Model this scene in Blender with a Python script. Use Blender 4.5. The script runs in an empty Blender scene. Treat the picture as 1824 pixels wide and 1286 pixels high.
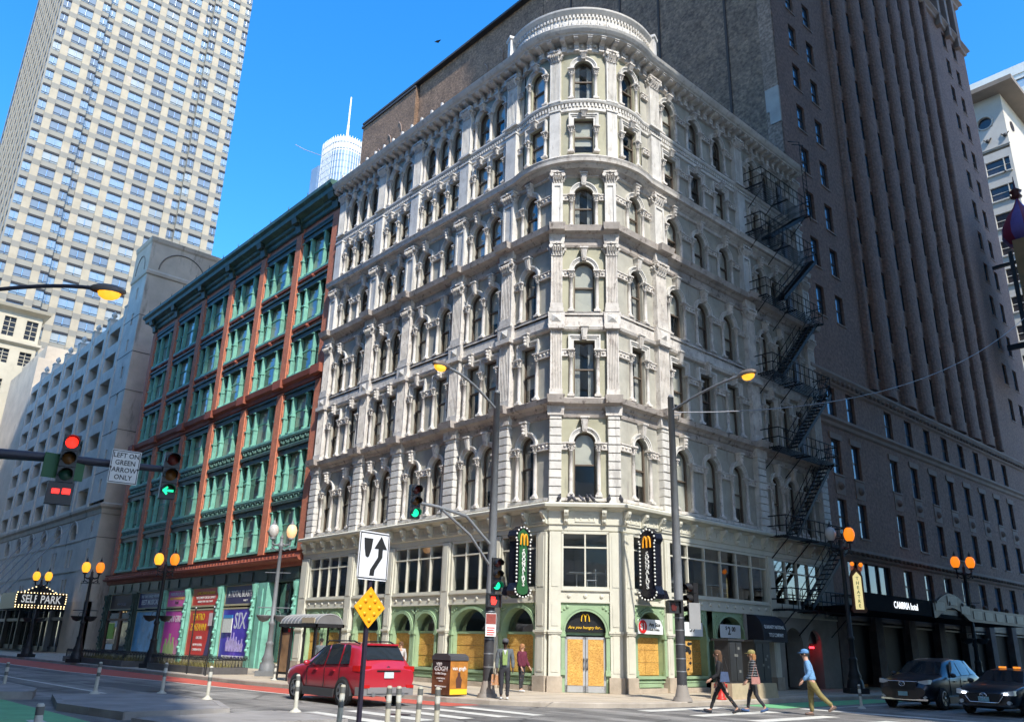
import bpy, math, random
from math import pi, sin, cos, radians, atan2, hypot, sqrt
from mathutils import Matrix, Vector
random.seed(11)
S = bpy.context.scene
COL = S.collection
# ------------------------------------------------------------------ camera
CAMP = Vector((21.33, -23.24, 1.68))
PT, RO, YW = radians(19.28), radians(1.54), radians(138.008)
_f = Vector((cos(YW)*cos(PT), sin(YW)*cos(PT), sin(PT)))
_r0 = Vector((sin(YW), -cos(YW), 0)); _u0 = _r0.cross(_f)
_r = _r0*cos(RO)+_u0*sin(RO); _u = _u0*cos(RO)-_r0*sin(RO)
cam = bpy.data.cameras.new('camera'); camo = bpy.data.objects.new('camera', cam); COL.objects.link(camo)
camo.matrix_world = Matrix(((_r.x, _u.x, -_f.x, CAMP.x), (_r.y, _u.y, -_f.y, CAMP.y), (_r.z, _u.z, -_f.z, CAMP.z), (0, 0, 0, 1)))
cam.sensor_fit = 'HORIZONTAL'; cam.sensor_width = 36; cam.lens = 1455.4/1824*36
cam.clip_start = .1; cam.clip_end = 3000
S.camera = camo
# ------------------------------------------------------------------ sky and sun
SAZ, SEL = radians(20), radians(47)          # sun stands south (+x), a little west (-y)
SD = Vector((cos(SAZ)*cos(SEL), -sin(SAZ)*cos(SEL), sin(SEL)))
w = bpy.data.worlds.new('World'); S.world = w; w.use_nodes = True
nt = w.node_tree; bg = nt.nodes['Background']
sky = nt.nodes.new('ShaderNodeTexSky'); sky.sky_type = 'NISHITA'; sky.sun_disc = False
sky.sun_elevation = SEL; sky.sun_rotation = atan2(SD.x, SD.y); sky.altitude = 200
sky.air_density = 1.0; sky.dust_density = .7; sky.ozone_density = 3.4
hs = nt.nodes.new('ShaderNodeHueSaturation'); hs.inputs['Saturation'].default_value = 1.35; hs.inputs['Hue'].default_value = .501; hs.inputs['Value'].default_value = .92
nt.links.new(sky.outputs[0], hs.inputs['Color']); nt.links.new(hs.outputs[0], bg.inputs[0]); bg.inputs[1].default_value = .15
sun = bpy.data.lights.new('sun', 'SUN'); sun.energy = 2.0; sun.angle = radians(.53); sun.color = (1, .95, .86)
suno = bpy.data.objects.new('sun', sun); COL.objects.link(suno); suno.rotation_euler = SD.to_track_quat('Z', 'Y').to_euler()
S.view_settings.view_transform = 'Standard'; S.view_settings.look = 'None'; S.view_settings.gamma = 1
S.view_settings.exposure = 1.65
S.render.engine = 'CYCLES'
S.cycles.use_denoising = True
S.cycles.max_bounces = 6; S.cycles.diffuse_bounces = 3; S.cycles.glossy_bounces = 3; S.cycles.transparent_max_bounces = 10
S.cycles.transmission_bounces = 3; S.cycles.caustics_reflective = False; S.cycles.caustics_refractive = False
S.cycles.sample_clamp_indirect = 4
S.cycles.adaptive_threshold = .02
# ------------------------------------------------------------------ materials
MATS = {}
def nodes(m):
    m.use_nodes = True; t = m.node_tree
    return t, t.nodes['Principled BSDF'], (lambda n: t.nodes.new('ShaderNode'+n)), t.links.new
def M(name, c, rough=.7, var=.18, sc=1.2, bump=.12, bsc=14, metal=0, spec=.4, stain=None, emit=None, coat=0):
    """weathered paint / stone / metal: base colour, broad and fine mottling, optional patches of a second colour"""
    if name in MATS: return MATS[name]
    m = bpy.data.materials.new(name); MATS[name] = m
    t, p, N, K = nodes(m)
    p.inputs['Roughness'].default_value = rough; p.inputs['Metallic'].default_value = metal
    p.inputs['Specular IOR Level'].default_value = spec
    if coat: p.inputs['Coat Weight'].default_value = coat; p.inputs['Coat Roughness'].default_value = .06
    if emit:
        p.inputs['Emission Color'].default_value = (*emit[0], 1); p.inputs['Emission Strength'].default_value = emit[1]
    if var == 0 and not stain:
        p.inputs['Base Color'].default_value = (*c, 1); return m
    g = N('NewGeometry')
    n1 = N('TexNoise'); n1.inputs['Scale'].default_value = sc; n1.inputs['Detail'].default_value = 6; n1.inputs['Roughness'].default_value = .65
    K(g.outputs['Position'], n1.inputs['Vector'])
    mr = N('MapRange'); mr.inputs[1].default_value = .3; mr.inputs[2].default_value = .7
    mr.inputs[3].default_value = 1-var; mr.inputs[4].default_value = 1+var*.6
    K(n1.outputs[0], mr.inputs[0])
    mx = N('Mix'); mx.data_type = 'RGBA'; mx.blend_type = 'MULTIPLY'; mx.inputs[0].default_value = 1
    mx.inputs[6].default_value = (*c, 1); K(mr.outputs[0], mx.inputs[7])
    out = mx.outputs[2]
    if stain:
        for (col, lo, ssc, zs) in stain:
            mp = N('Mapping'); mp.inputs['Scale'].default_value = (1, 1, zs); K(g.outputs['Position'], mp.inputs['Vector'])
            n2 = N('TexNoise'); n2.inputs['Scale'].default_value = ssc; n2.inputs['Detail'].default_value = 8; n2.inputs['Roughness'].default_value = .7
            K(mp.outputs[0], n2.inputs['Vector'])
            r2 = N('MapRange'); r2.inputs[1].default_value = lo; r2.inputs[2].default_value = lo+.09; r2.inputs[4].default_value = .85
            K(n2.outputs[0], r2.inputs[0])
            m2 = N('Mix'); m2.data_type = 'RGBA'; K(r2.outputs[0], m2.inputs[0]); K(out, m2.inputs[6]); m2.inputs[7].default_value = (*col, 1)
            out = m2.outputs[2]
    K(out, p.inputs['Base Color'])
    if bump:
        n3 = N('TexNoise'); n3.inputs['Scale'].default_value = bsc; n3.inputs['Detail'].default_value = 5
        K(g.outputs['Position'], n3.inputs['Vector'])
        b = N('Bump'); b.inputs['Strength'].default_value = bump; b.inputs['Distance'].default_value = .03
        K(n3.outputs[0], b.inputs['Height']); K(b.outputs[0], p.inputs['Normal'])
    return m
def glass(name, tint=(.88, .9, .9), refl=.2, rough=.015):
    if name in MATS: return MATS[name]
    m = bpy.data.materials.new(name); MATS[name] = m
    t, p, N, K = nodes(m)
    t.nodes.remove(p); o = t.nodes['Material Output']
    tr = N('BsdfTransparent'); tr.inputs[0].default_value = (*tint, 1)
    gl = N('BsdfGlossy'); gl.inputs['Roughness'].default_value = rough
    gi = N('NewGeometry'); dt = N('VectorMath'); dt.operation = 'DOT_PRODUCT'; K(gi.outputs['Normal'], dt.inputs[0]); K(gi.outputs['Incoming'], dt.inputs[1])
    ab = N('Math'); ab.operation = 'ABSOLUTE'; K(dt.outputs['Value'], ab.inputs[0])
    iv = N('Math'); iv.operation = 'SUBTRACT'; iv.inputs[0].default_value = 1; K(ab.outputs[0], iv.inputs[1])
    pw = N('Math'); pw.operation = 'POWER'; pw.inputs[1].default_value = 4; K(iv.outputs[0], pw.inputs[0])
    ma = N('Math'); ma.operation = 'MULTIPLY_ADD'; ma.inputs[1].default_value = 1-refl; ma.inputs[2].default_value = refl; ma.use_clamp = True
    K(pw.outputs[0], ma.inputs[0])
    n = N('TexNoise'); n.inputs['Scale'].default_value = .9; g = N('NewGeometry'); K(g.outputs['Position'], n.inputs['Vector'])
    b = N('Bump'); b.inputs['Strength'].default_value = .06; b.inputs['Distance'].default_value = .05; K(n.outputs[0], b.inputs['Height']); K(b.outputs[0], gl.inputs['Normal'])
    mx = N('MixShader'); K(ma.outputs[0], mx.inputs[0]); K(tr.outputs[0], mx.inputs[1]); K(gl.outputs[0], mx.inputs[2]); K(mx.outputs[0], o.inputs[0])
    return m
def brick(name, c1, c2, mortar, sc=4.2, rough=.85, mot=.38, bump=.4):
    if name in MATS: return MATS[name]
    m = bpy.data.materials.new(name); MATS[name] = m
    t, p, N, K = nodes(m)
    g = N('NewGeometry'); se = N('SeparateXYZ'); K(g.outputs['Position'], se.inputs[0])
    ad = N('Math'); ad.operation = 'ADD'; K(se.outputs[0], ad.inputs[0]); K(se.outputs[1], ad.inputs[1])
    co = N('CombineXYZ'); K(ad.outputs[0], co.inputs[0]); K(se.outputs[2], co.inputs[1])
    b = N('TexBrick'); b.inputs['Color1'].default_value = (*c1, 1); b.inputs['Color2'].default_value = (*c2, 1); b.inputs['Mortar'].default_value = (*mortar, 1)
    b.inputs['Scale'].default_value = sc; b.inputs['Mortar Size'].default_value = .014; b.inputs['Bias'].default_value = -.1
    K(co.outputs[0], b.inputs['Vector'])
    n = N('TexNoise'); n.inputs['Scale'].default_value = .6; n.inputs['Detail'].default_value = 9; n.inputs['Roughness'].default_value = .7; K(g.outputs['Position'], n.inputs['Vector'])
    mr = N('MapRange'); mr.inputs[1].default_value = .3; mr.inputs[2].default_value = .7; mr.inputs[3].default_value = 1-mot*.9; mr.inputs[4].default_value = 1+mot*.7; K(n.outputs[0], mr.inputs[0])
    mx = N('Mix'); mx.data_type = 'RGBA'; mx.blend_type = 'MULTIPLY'; mx.inputs[0].default_value = 1; K(b.outputs[0], mx.inputs[6]); K(mr.outputs[0], mx.inputs[7])
    n9 = N('TexNoise'); n9.inputs['Scale'].default_value = 5; n9.inputs['Detail'].default_value = 4; K(g.outputs['Position'], n9.inputs['Vector'])
    m9 = N('MapRange'); m9.inputs[1].default_value = .35; m9.inputs[2].default_value = .65; m9.inputs[3].default_value = 1-mot; m9.inputs[4].default_value = 1+mot; K(n9.outputs[0], m9.inputs[0])
    x9 = N('Mix'); x9.data_type = 'RGBA'; x9.blend_type = 'MULTIPLY'; x9.inputs[0].default_value = 1; K(mx.outputs[2], x9.inputs[6]); K(m9.outputs[0], x9.inputs[7])
    K(x9.outputs[2], p.inputs['Base Color']); p.inputs['Roughness'].default_value = rough
    bu = N('Bump'); bu.inputs['Strength'].default_value = bump; bu.inputs['Distance'].default_value = .02; K(b.outputs[1], bu.inputs['Height']); bu.invert = True; K(bu.outputs[0], p.inputs['Normal'])
    return m
def osb(name):
    m = bpy.data.materials.new(name); MATS[name] = m
    t, p, N, K = nodes(m); g = N('NewGeometry')
    mp = N('Mapping'); mp.inputs['Scale'].default_value = (15, 15, 26); mp.inputs['Rotation'].default_value = (.4, .5, .6); K(g.outputs['Position'], mp.inputs[0])
    v = N('TexVoronoi'); v.inputs['Scale'].default_value = 1.6; v.inputs['Randomness'].default_value = 1; K(mp.outputs[0], v.inputs['Vector'])
    cr = N('ValToRGB'); e = cr.color_ramp.elements
    e[0].color = (.36, .165, .035, 1); e[1].color = (.72, .44, .13, 1)
    x = cr.color_ramp.elements.new(.5); x.color = (.58, .32, .07, 1)
    K(v.outputs['Color'], cr.inputs[0])
    n = N('TexNoise'); n.inputs['Scale'].default_value = 1.4; n.inputs['Detail'].default_value = 7; K(g.outputs['Position'], n.inputs[0])
    mx = N('Mix'); mx.data_type = 'RGBA'; mx.blend_type = 'OVERLAY'; mx.inputs[0].default_value = .5; K(cr.outputs[0], mx.inputs[6]); K(n.outputs[0], mx.inputs[7])
    K(mx.outputs[2], p.inputs['Base Color']); p.inputs['Roughness'].default_value = .8
    b = N('Bump'); b.inputs['Strength'].default_value = .2; K(v.outputs['Distance'], b.inputs['Height']); K(b.outputs[0], p.inputs['Normal'])
    return m
# ------------------------------------------------------------------ mesh helpers
class MB:
    def __init__(s): s.v = []; s.f = []; s.m = []; s.sm = []; s.cur = 0
    def add(s, vs, fs, smooth=False):
        o = len(s.v); s.v.extend(vs)
        for f in fs: s.f.append([i+o for i in f]); s.m.append(s.cur); s.sm.append(smooth)
        return s
    def box(s, x0, x1, y0, y1, z0, z1):
        return s.add([(x0, y0, z0), (x1, y0, z0), (x1, y1, z0), (x0, y1, z0), (x0, y0, z1), (x1, y0, z1), (x1, y1, z1), (x0, y1, z1)],
                     [(0, 3, 2, 1), (4, 5, 6, 7), (0, 1, 5, 4), (1, 2, 6, 5), (2, 3, 7, 6), (3, 0, 4, 7)])
    def frus(s, x0, x1, y0, y1, z0, X0, X1, Y0, Y1, z1):
        return s.add([(x0, y0, z0), (x1, y0, z0), (x1, y1, z0), (x0, y1, z0), (X0, Y0, z1), (X1, Y0, z1), (X1, Y1, z1), (X0, Y1, z1)],
                     [(0, 3, 2, 1), (4, 5, 6, 7), (0, 1, 5, 4), (1, 2, 6, 5), (2, 3, 7, 6), (3, 0, 4, 7)])
    def prism(s, poly, a, b, ax='y', smooth=False):
        """extrude polygon; ax 'y': poly in (x,z) from y=a to b; 'z': poly (x,y); 'x': poly (y,z)"""
        n = len(poly)
        P = {'y': lambda p, t: (p[0], t, p[1]), 'z': lambda p, t: (p[0], p[1], t), 'x': lambda p, t: (t, p[0], p[1])}[ax]
        vs = [P(p, a) for p in poly]+[P(p, b) for p in poly]
        return s.add(vs, [tuple(range(n)), tuple(range(2*n-1, n-1, -1))]).add(vs, [(i, i+n, (i+1) % n+n, (i+1) % n) for i in range(n)], smooth)
    def cyl(s, p0, p1, r0, r1=None, n=8, smooth=True, caps=True):
        r1 = r0 if r1 is None else r1
        p0 = Vector(p0); p1 = Vector(p1); d = (p1-p0).normalized()
        a = d.cross(Vector((0, 0, 1)) if abs(d.z) < .9 else Vector((1, 0, 0))).normalized(); b = d.cross(a)
        vs = []
        for p, r in ((p0, r0), (p1, r1)):
            for i in range(n):
                t = 2*pi*i/n; vs.append(tuple(p+a*(r*cos(t))+b*(r*sin(t))))
        s.add(vs, [(i, (i+1) % n, (i+1) % n+n, i+n) for i in range(n)], smooth)
        if caps: s.add(vs, [tuple(range(n-1, -1, -1)), tuple(range(n, 2*n))])
        return s
    def tube(s, pts, r, n=6):
        rs = r if isinstance(r, (list, tuple)) else [r]*len(pts)
        P = [Vector(p) for p in pts]; vs = []; up = Vector((0, 0, 1))
        for i, p in enumerate(P):
            d = (P[min(i+1, len(P)-1)]-P[max(i-1, 0)]).normalized()
            a = d.cross(up)
            a = a.normalized() if a.length > 1e-3 else Vector((1, 0, 0)); b = d.cross(a)
            vs += [tuple(p+a*(rs[i]*cos(2*pi*k/n))+b*(rs[i]*sin(2*pi*k/n))) for k in range(n)]
        fs = [(i*n+k, i*n+(k+1) % n, (i+1)*n+(k+1) % n, (i+1)*n+k) for i in range(len(P)-1) for k in range(n)]
        s.add(vs, fs, True); L = len(P)-1
        return s.add(vs, [tuple(range(n-1, -1, -1)), tuple(range(L*n, L*n+n))])
    def lathe(s, prof, cx=0, cy=0, n=10, half=False, smooth=True):
        k = n+1 if half else n; vs = []
        for r, z in prof:
            for i in range(k):
                t = (pi+pi*i/n) if half else 2*pi*i/n
                vs.append((cx+r*cos(t), cy+r*sin(t), z))
        fs = []
        for j in range(len(prof)-1):
            for i in range(n):
                i2 = i+1 if half else (i+1) % n
                fs.append((j*k+i, j*k+i2, (j+1)*k+i2, (j+1)*k+i))
        return s.add(vs, fs, smooth)
    def sweep(s, prof, path, ends=True, smooth=False):
        """profile (w outwards, z) along plan polyline; outwards = to the right of travel"""
        n = len(path); pr = len(prof); vs = []
        for i, (x, y) in enumerate(path):
            if i == 0: d0 = d1 = (path[1][0]-x, path[1][1]-y)
            elif i == n-1: d0 = d1 = (x-path[i-1][0], y-path[i-1][1])
            else: d0 = (x-path[i-1][0], y-path[i-1][1]); d1 = (path[i+1][0]-x, path[i+1][1]-y)
            l0 = hypot(*d0); l1 = hypot(*d1); n0 = (d0[1]/l0, -d0[0]/l0); n1 = (d1[1]/l1, -d1[0]/l1)
            mx, my = n0[0]+n1[0], n0[1]+n1[1]; q = mx*n0[0]+my*n0[1]; mx /= q; my /= q
            vs += [(x+mx*a, y+my*a, z) for a, z in prof]
        fs = [(i*pr+j, (i+1)*pr+j, (i+1)*pr+j+1, i*pr+j+1) for i in range(n-1) for j in range(pr-1)]
        s.add(vs, fs, smooth)
        if ends: s.add(vs, [tuple(range(pr)), tuple(range(n*pr-1, (n-1)*pr-1, -1))])
        return s
    def ball(s, c, r, n=10, m=6, sz=1):
        pr = [(r*sin(pi*j/m), c[2]-r*sz*cos(pi*j/m)) for j in range(m+1)]
        pr[0] = (1e-4, pr[0][1]); pr[-1] = (1e-4, pr[-1][1])
        return s.lathe(pr, c[0], c[1], n)
    def xf(s, fn): s.v = [fn(*p) for p in s.v]; return s
    def mesh(s, name, *mats):
        me = bpy.data.meshes.new(name); me.from_pydata(s.v, [], s.f)
        for m in mats: me.materials.append(m)
        if len(mats) > 1: me.polygons.foreach_set('material_index', s.m)
        if any(s.sm): me.polygons.foreach_set('use_smooth', s.sm)
        me.update(); return me
def ob(name, me, parent=None, loc=(0, 0, 0), rz=0, label=None, cat=None, group=None, kind=None, rot=None, sc=None):
    o = bpy.data.objects.new(name, me); COL.objects.link(o)
    o.location = loc; o.rotation_euler = rot if rot else (0, 0, rz)
    if sc: o.scale = sc
    if parent: o.parent = parent
    if label: o['label'] = label
    if cat: o['category'] = cat
    if group: o['group'] = group
    if kind: o['kind'] = kind
    return o
def text(body, parent, loc, size, mat, rz=0, rx=pi/2, al='CENTER', ex=.004, name='lettering', sx=1, sh=0, sp=1, rot=None):
    c = bpy.data.curves.new(name, 'FONT'); c.body = body; c.size = size; c.align_x = al; c.align_y = 'CENTER'; c.extrude = ex; c.shear = sh
    c.space_character = sp; c.resolution_u = 2; c.offset = size*.012
    c.materials.append(mat)
    t = bpy.data.objects.new('t', c); me = bpy.data.meshes.new_from_object(t); bpy.data.objects.remove(t); bpy.data.curves.remove(c)
    me.materials.clear(); me.materials.append(mat)
    return ob(name, me, parent, loc, rot=rot or (rx, 0, rz), sc=(sx, 1, 1))
def copytree(o, parent=None, loc=None, rz=None):
    c = o.copy(); COL.objects.link(c); c.parent = parent
    if loc is not None: c.location = loc
    if rz is not None: c.rotation_euler.z = rz
    for ch in o.children: copytree(ch, c)
    return c
def arc(cx, cz, r, a0, a1, n): return [(cx+r*cos(a0+(a1-a0)*i/n), cz+r*sin(a0+(a1-a0)*i/n)) for i in range(n+1)]
def wallpanel(b, x0, x1, z0, z1, ops, y=0, dep=.25, n=10):
    """front sheet at y with rectangular / round-headed openings and their reveals; ops (cx, halfwidth, zsill, ztop, arch)"""
    def q(a, c, d, e):
        if c-a > 1e-4 and e-d > 1e-4: b.add([(a, y, d), (c, y, d), (c, y, e), (a, y, e)], [(0, 1, 2, 3)])
    x = x0
    for cx, hw, zs, zt, ar in sorted(ops):
        q(x, cx-hw, z0, z1); q(cx-hw, cx+hw, z0, zs)
        if ar:
            pts = arc(cx, zt-hw*ar, hw, pi, 0, n); pts = [(px, zt-hw*ar+(pz-zt+hw*ar)*ar) for px, pz in pts]
            for (a, za), (c, zc) in zip(pts, pts[1:]): b.add([(a, y, za), (c, y, zc), (c, y, z1), (a, y, z1)], [(0, 1, 2, 3)])
        else:
            pts = [(cx-hw, zt), (cx+hw, zt)]; q(cx-hw, cx+hw, zt, z1)
        ct = [(cx-hw, zs)]+pts+[(cx+hw, zs)]
        for (a, za), (c, zc) in zip(ct, ct[1:]+ct[:1]): b.add([(a, y, za), (a, y+dep, za), (c, y+dep, zc), (c, y, zc)], [(0, 1, 2, 3)])
        x = cx+hw
    q(x, x1, z0, z1)
    return b
MC = {}
def cached(key, fn):
    if key not in MC: MC[key] = fn()
    return MC[key]
# shared materials
white = M('paint_cream_white', (.655, .63, .585), .65, .2, 1.6, .15, 22, stain=[((.43, .40, .36), .56, 3.2, .5), ((.16, .14, .12), .64, 6.5, .4), ((.40, .38, .35), .57, 2.6, .1)])
white2 = M('paint_cream_worn', (.64, .60, .55), .7, .25, 1.5, .3, 20, stain=[((.40, .355, .32), .53, 4.0, .6), ((.12, .10, .085), .60, 6.5, .5), ((.33, .17, .11), .70, 2.3, .8)])
sage = M('paint_sage_panel', (.39, .375, .275), .75, .15, 1.2, .15, 16, stain=[((.29, .275, .21), .58, 2.4, .14), ((.42, .36, .31), .66, 2.6, .5)])
greyp = M('paint_grey_panel', (.42, .405, .35), .75, .22, 1.2, .2, 16, stain=[((.27, .25, .23), .57, 2.6, .14), ((.20, .18, .165), .64, 5, .6), ((.38, .19, .12), .69, 1.9, .7)])
soot = M('stone_sooty', (.45, .40, .36), .8, .35, 1.1, .3, 18, stain=[((.12, .10, .09), .55, 3.2, .9), ((.55, .52, .48), .62, 2.6, 1)])
sash = M('window_sash_brown', (.13, .10, .075), .6, .1, 3)
gl = glass('window_glass')
dglass = glass('window_glass_dark', (.45, .5, .5), .16)
blind = M('window_blind', (.74, .72, .62), .8, .12, 2)
curtain = M('window_curtain_grey', (.5, .5, .47), .85, .3, 3)
inter = M('dark_interior', (.035, .032, .03), .9, .2, .6)
sgreen = M('paint_pale_green', (.30, .42, .25), .55, .14, 1.8, .1, stain=[((.42, .44, .36), .67, 2.4, .5)])
cream = M('storefront_cream', (.62, .60, .50), .6, .1, 1.3, .08, stain=[((.38, .36, .30), .67, 2, .3)])
plinth = M('stone_plinth', (.44, .37, .29), .85, .25, 1.8, .3, 10)
OSB = osb('osb_board')
black = M('black_metal', (.012, .012, .014), .45, .15, 3, .05)
iron = M('cast_iron_black', (.02, .021, .023), .5, .2, 4, .1)
steel = M('galvanised_steel', (.33, .34, .35), .45, .15, 2, .06, metal=.6)
# ================================================================== CORNER BUILDING
CB = ob('corner_building', None, label='ornate cream cast-iron building with rounded corner and boarded-up shopfront', cat='building')
T2 = 1/sqrt(2)
RB = 3.2; OCX = -.975-T2*RB*cos(radians(23)); OCY = .975+T2*RB*cos(radians(23))
def P(fr, u, w, z):
    if fr == 'L': return (u, -w, z), 0
    if fr == 'R': return (w, u, z), pi/2
    if fr == 'C': return (-.975+T2*u+T2*w, .975+T2*u-T2*w, z), pi/4
    th = u/RB; r = RB+w                                   # round corner bay
    a = -pi/4+th
    return (OCX+r*cos(a), OCY+r*sin(a), z), pi/4+th
RARC = [P('O', RB*radians(-62+124*i/36), 0, 0)[0][:2] for i in range(37)]
PATH_R = [(-21.55, 0), (-4.06, 0)]+RARC[1:-1]+[(0, 4.06), (0, 19)]
PATH_C = [(-21.55, 0), (-1.95, 0), (0, 1.95), (0, 19)]
def prt(name, me, fr, u, w, z, parent=None, **k):
    l, r = P(fr, u, w, z); return ob(name, me, parent or CB, l, r, **k)
def win_meshes(hw, h, ar, mats, f=.06):
    key = ('win', round(hw, 3), round(h, 3), ar, mats[0].name)
    def mk():
        b = MB(); zs = h-hw if ar else h
        o = [(-hw, 0), (-hw, zs)]+(arc(0, zs, hw, pi, 0, 10)[1:-1] if ar else [])+[(hw, zs), (hw, 0)]
        i_ = [(-hw+f, f), (-hw+f, zs-(0 if ar else f))]+(arc(0, zs, hw-f, pi, 0, 10)[1:-1] if ar else [])+[(hw-f, zs-(0 if ar else f)), (hw-f, f)]
        n = len(o)
        for y0, y1 in ((-.05, .04),):
            vs = [(x, y0, z) for x, z in o]+[(x, y0, z) for x, z in i_]+[(x, y1, z) for x, z in i_]
            fs = [(k, (k+1) % n, (k+1) % n+n, k+n) for k in range(n)]+[(k+n, (k+1) % n+n, (k+1) % n+2*n, k+2*n) for k in range(n)]
            b.add(vs, fs)
        zm = h*.5; b.box(-hw+f, hw-f, -.06, .03, zm-.03, zm+.035)
        fr_ = b.mesh('window_frame', mats[0])
        lo = MB().add([(-hw+f, .02, f), (hw-f, .02, f), (hw-f, .02, zm), (-hw+f, .02, zm)], [(0, 1, 2, 3)]).mesh('pane', mats[1])
        up = [(-hw+f, zm), (hw-f, zm)]+list(reversed(i_[1:-1]))
        up = MB().add([(x, 0, z) for x, z in up], [tuple(range(len(up)))]).mesh('pane', mats[1])
        bl = []
        for fr0 in (.5, .72, .93, 1.0):
            bl.append(MB().box(-hw, hw, .07, .08, h*(1-fr0), h).mesh('blind', blind))
        cu = MB()
        for sx in (-1, 1):
            nn = 8; pts = [(sx*(hw-.0-.62*hw*t/nn*(1)), .16+.02*(t % 2)) for t in range(nn+1)]
            for (xa, ya), (xb, yb) in zip(pts, pts[1:]): cu.add([(xa, ya, 0), (xb, yb, 0), (xb, yb, h), (xa, ya, h)], [(0, 1, 2, 3)])
        return fr_, lo, up, bl, cu.mesh('curtain', curtain)
    return cached(key, mk)
def window(fr, u, w, z0, h, hw, ar, parent=None, mats=None, p_bl=.74):
    mats = mats or (sash, gl)
    fm, lo, up, bl, cu = win_meshes(hw, h, ar, mats)
    o = prt('window', fm, fr, u, w, z0, parent)
    ob('pane', up, o); ob('pane', lo, o)
    q = random.random()
    if q < p_bl: ob('blind', random.choice(bl), o)
    elif q < p_bl+.18: ob('curtain', cu, o)
    return o
def arch_mesh(hw, wide=.21, mat=None, legs=.0):
    def mk():
        b = MB()
        for r0, r1, y in ((hw, hw+wide*.45, -.07), (hw+wide*.45, hw+wide*.72, -.10), (hw+wide*.72, hw+wide, -.14)):
            pi_ = [(-r0, -legs)]+arc(0, 0, r0, pi, 0, 14)+[(r0, -legs)]; po = [(-r1, -legs)]+arc(0, 0, r1, pi, 0, 14)+[(r1, -legs)]; n = len(pi_)
            vs = [(x, y, z) for x, z in pi_]+[(x, y, z) for x, z in po]+[(x, .02, z) for x, z in pi_]+[(x, .02, z) for x, z in po]
            b.add(vs, [(k, k+1, k+1+n, k+n) for k in range(n-1)]+[(k, k+2*n, k+1+2*n, k+1) for k in range(n-1)]+[(k+n, k+1+n, k+1+3*n, k+3*n) for k in range(n-1)])
        return b.mesh('arch_moulding', mat or white)
    return cached(('arch', round(hw, 3), wide, legs, (mat or white).name), mk)
def rect_mesh(hw, h, mat=None):
    def mk():
        b = MB()
        for a, c, y in ((0, .1, -.07), (.1, .17, -.11), (.17, .24, -.15)):
            b.box(-hw-c, -hw-a, y, .02, -h, c); b.box(hw+a, hw+c, y, .02, -h, c); b.box(-hw-a, hw+a, y, .02, a, c)
        return b.mesh('window_surround', mat or white)
    return cached(('rect', round(hw, 3), round(h, 3)), mk)
def key_mesh(h, fancy):
    def mk():
        b = MB()
        b.frus(-.09, .09, -.17, .02, -h*.5, -.15, .15, -.26, .02, h*.5-.07)
        b.box(-.19, .19, -.30, .02, h*.5-.07, h*.5)
        b.frus(-.055, .055, -.2, -.1, -h*.5+.07, -.1, .1, -.285, -.1, h*.5-.14)
        if fancy:
            for i, (zz, r) in enumerate(((-.05, .1), (.1, .085), (-.2, .09))): b.ball((0, -.22-.03*(i == 1), zz), r, 7, 5)
            for sx in (-1, 1): b.ball((sx*.1, -.2, .12), .06, 6, 4)
        return b.mesh('keystone', white2)
    return cached(('key', round(h, 2), fancy), mk)
def col_mesh(h, r=.085, mat=None):
    def mk():
        b = MB()
        b.box(-r*1.7, r*1.7, -r*1.7, r*1.2, 0, .09)
        b.lathe([(r*1.6, .09), (r*1.6, .13), (r*1.15, .17), (r, .22), (r, h*.5), (r*.9, h-.38), (r*1.15, h-.37), (r*1.15, h-.34), (r*.92, h-.33), (r*1.0, h-.26), (r*1.35, h-.2), (r*1.15, h-.18), (r*1.2, h-.13), (r*1.8, h-.07)], 0, 0, 8)
        for k in range(8):                                # leaves of the capital
            a = 2*pi*k/8; ca, sa = cos(a), sin(a); q = r*1.25
            for zz, rr in ((h-.33, 1.0), (h-.22, 1.25)):
                b.add([(ca*r*rr-sa*.035, sa*r*rr+ca*.035, zz), (ca*r*rr+sa*.035, sa*r*rr-ca*.035, zz), (ca*(r*rr+.05), sa*(r*rr+.05), zz+.12), (ca*(r*rr+.075), sa*(r*rr+.075), zz+.09)], [(0, 1, 2), (1, 3, 2), (0, 2, 3)])
        b.box(-r*1.9, r*1.9, -r*1.9, r*1.5, h-.07, h)
        return b.mesh('column', mat or white2)
    return cached(('col', round(h, 2), round(r, 3), (mat or white2).name), mk)
def impost_mesh(wd):
    def mk():
        b = MB(); b.box(-wd/2, wd/2, -.10, .02, -.28, 0); b.box(-wd/2-.02, wd/2+.02, -.14, .02, -.05, 0); b.box(-wd/2, wd/2, -.13, .02, -.32, -.28)
        n = max(1, int(wd/.2))
        for i in range(n): b.ball((-wd/2+(i+.5)*wd/n, -.1, -.16), .07, 6, 4)
        return b.mesh('impost_band', white2)
    return cached(('imp', round(wd, 2)), mk)
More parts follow.
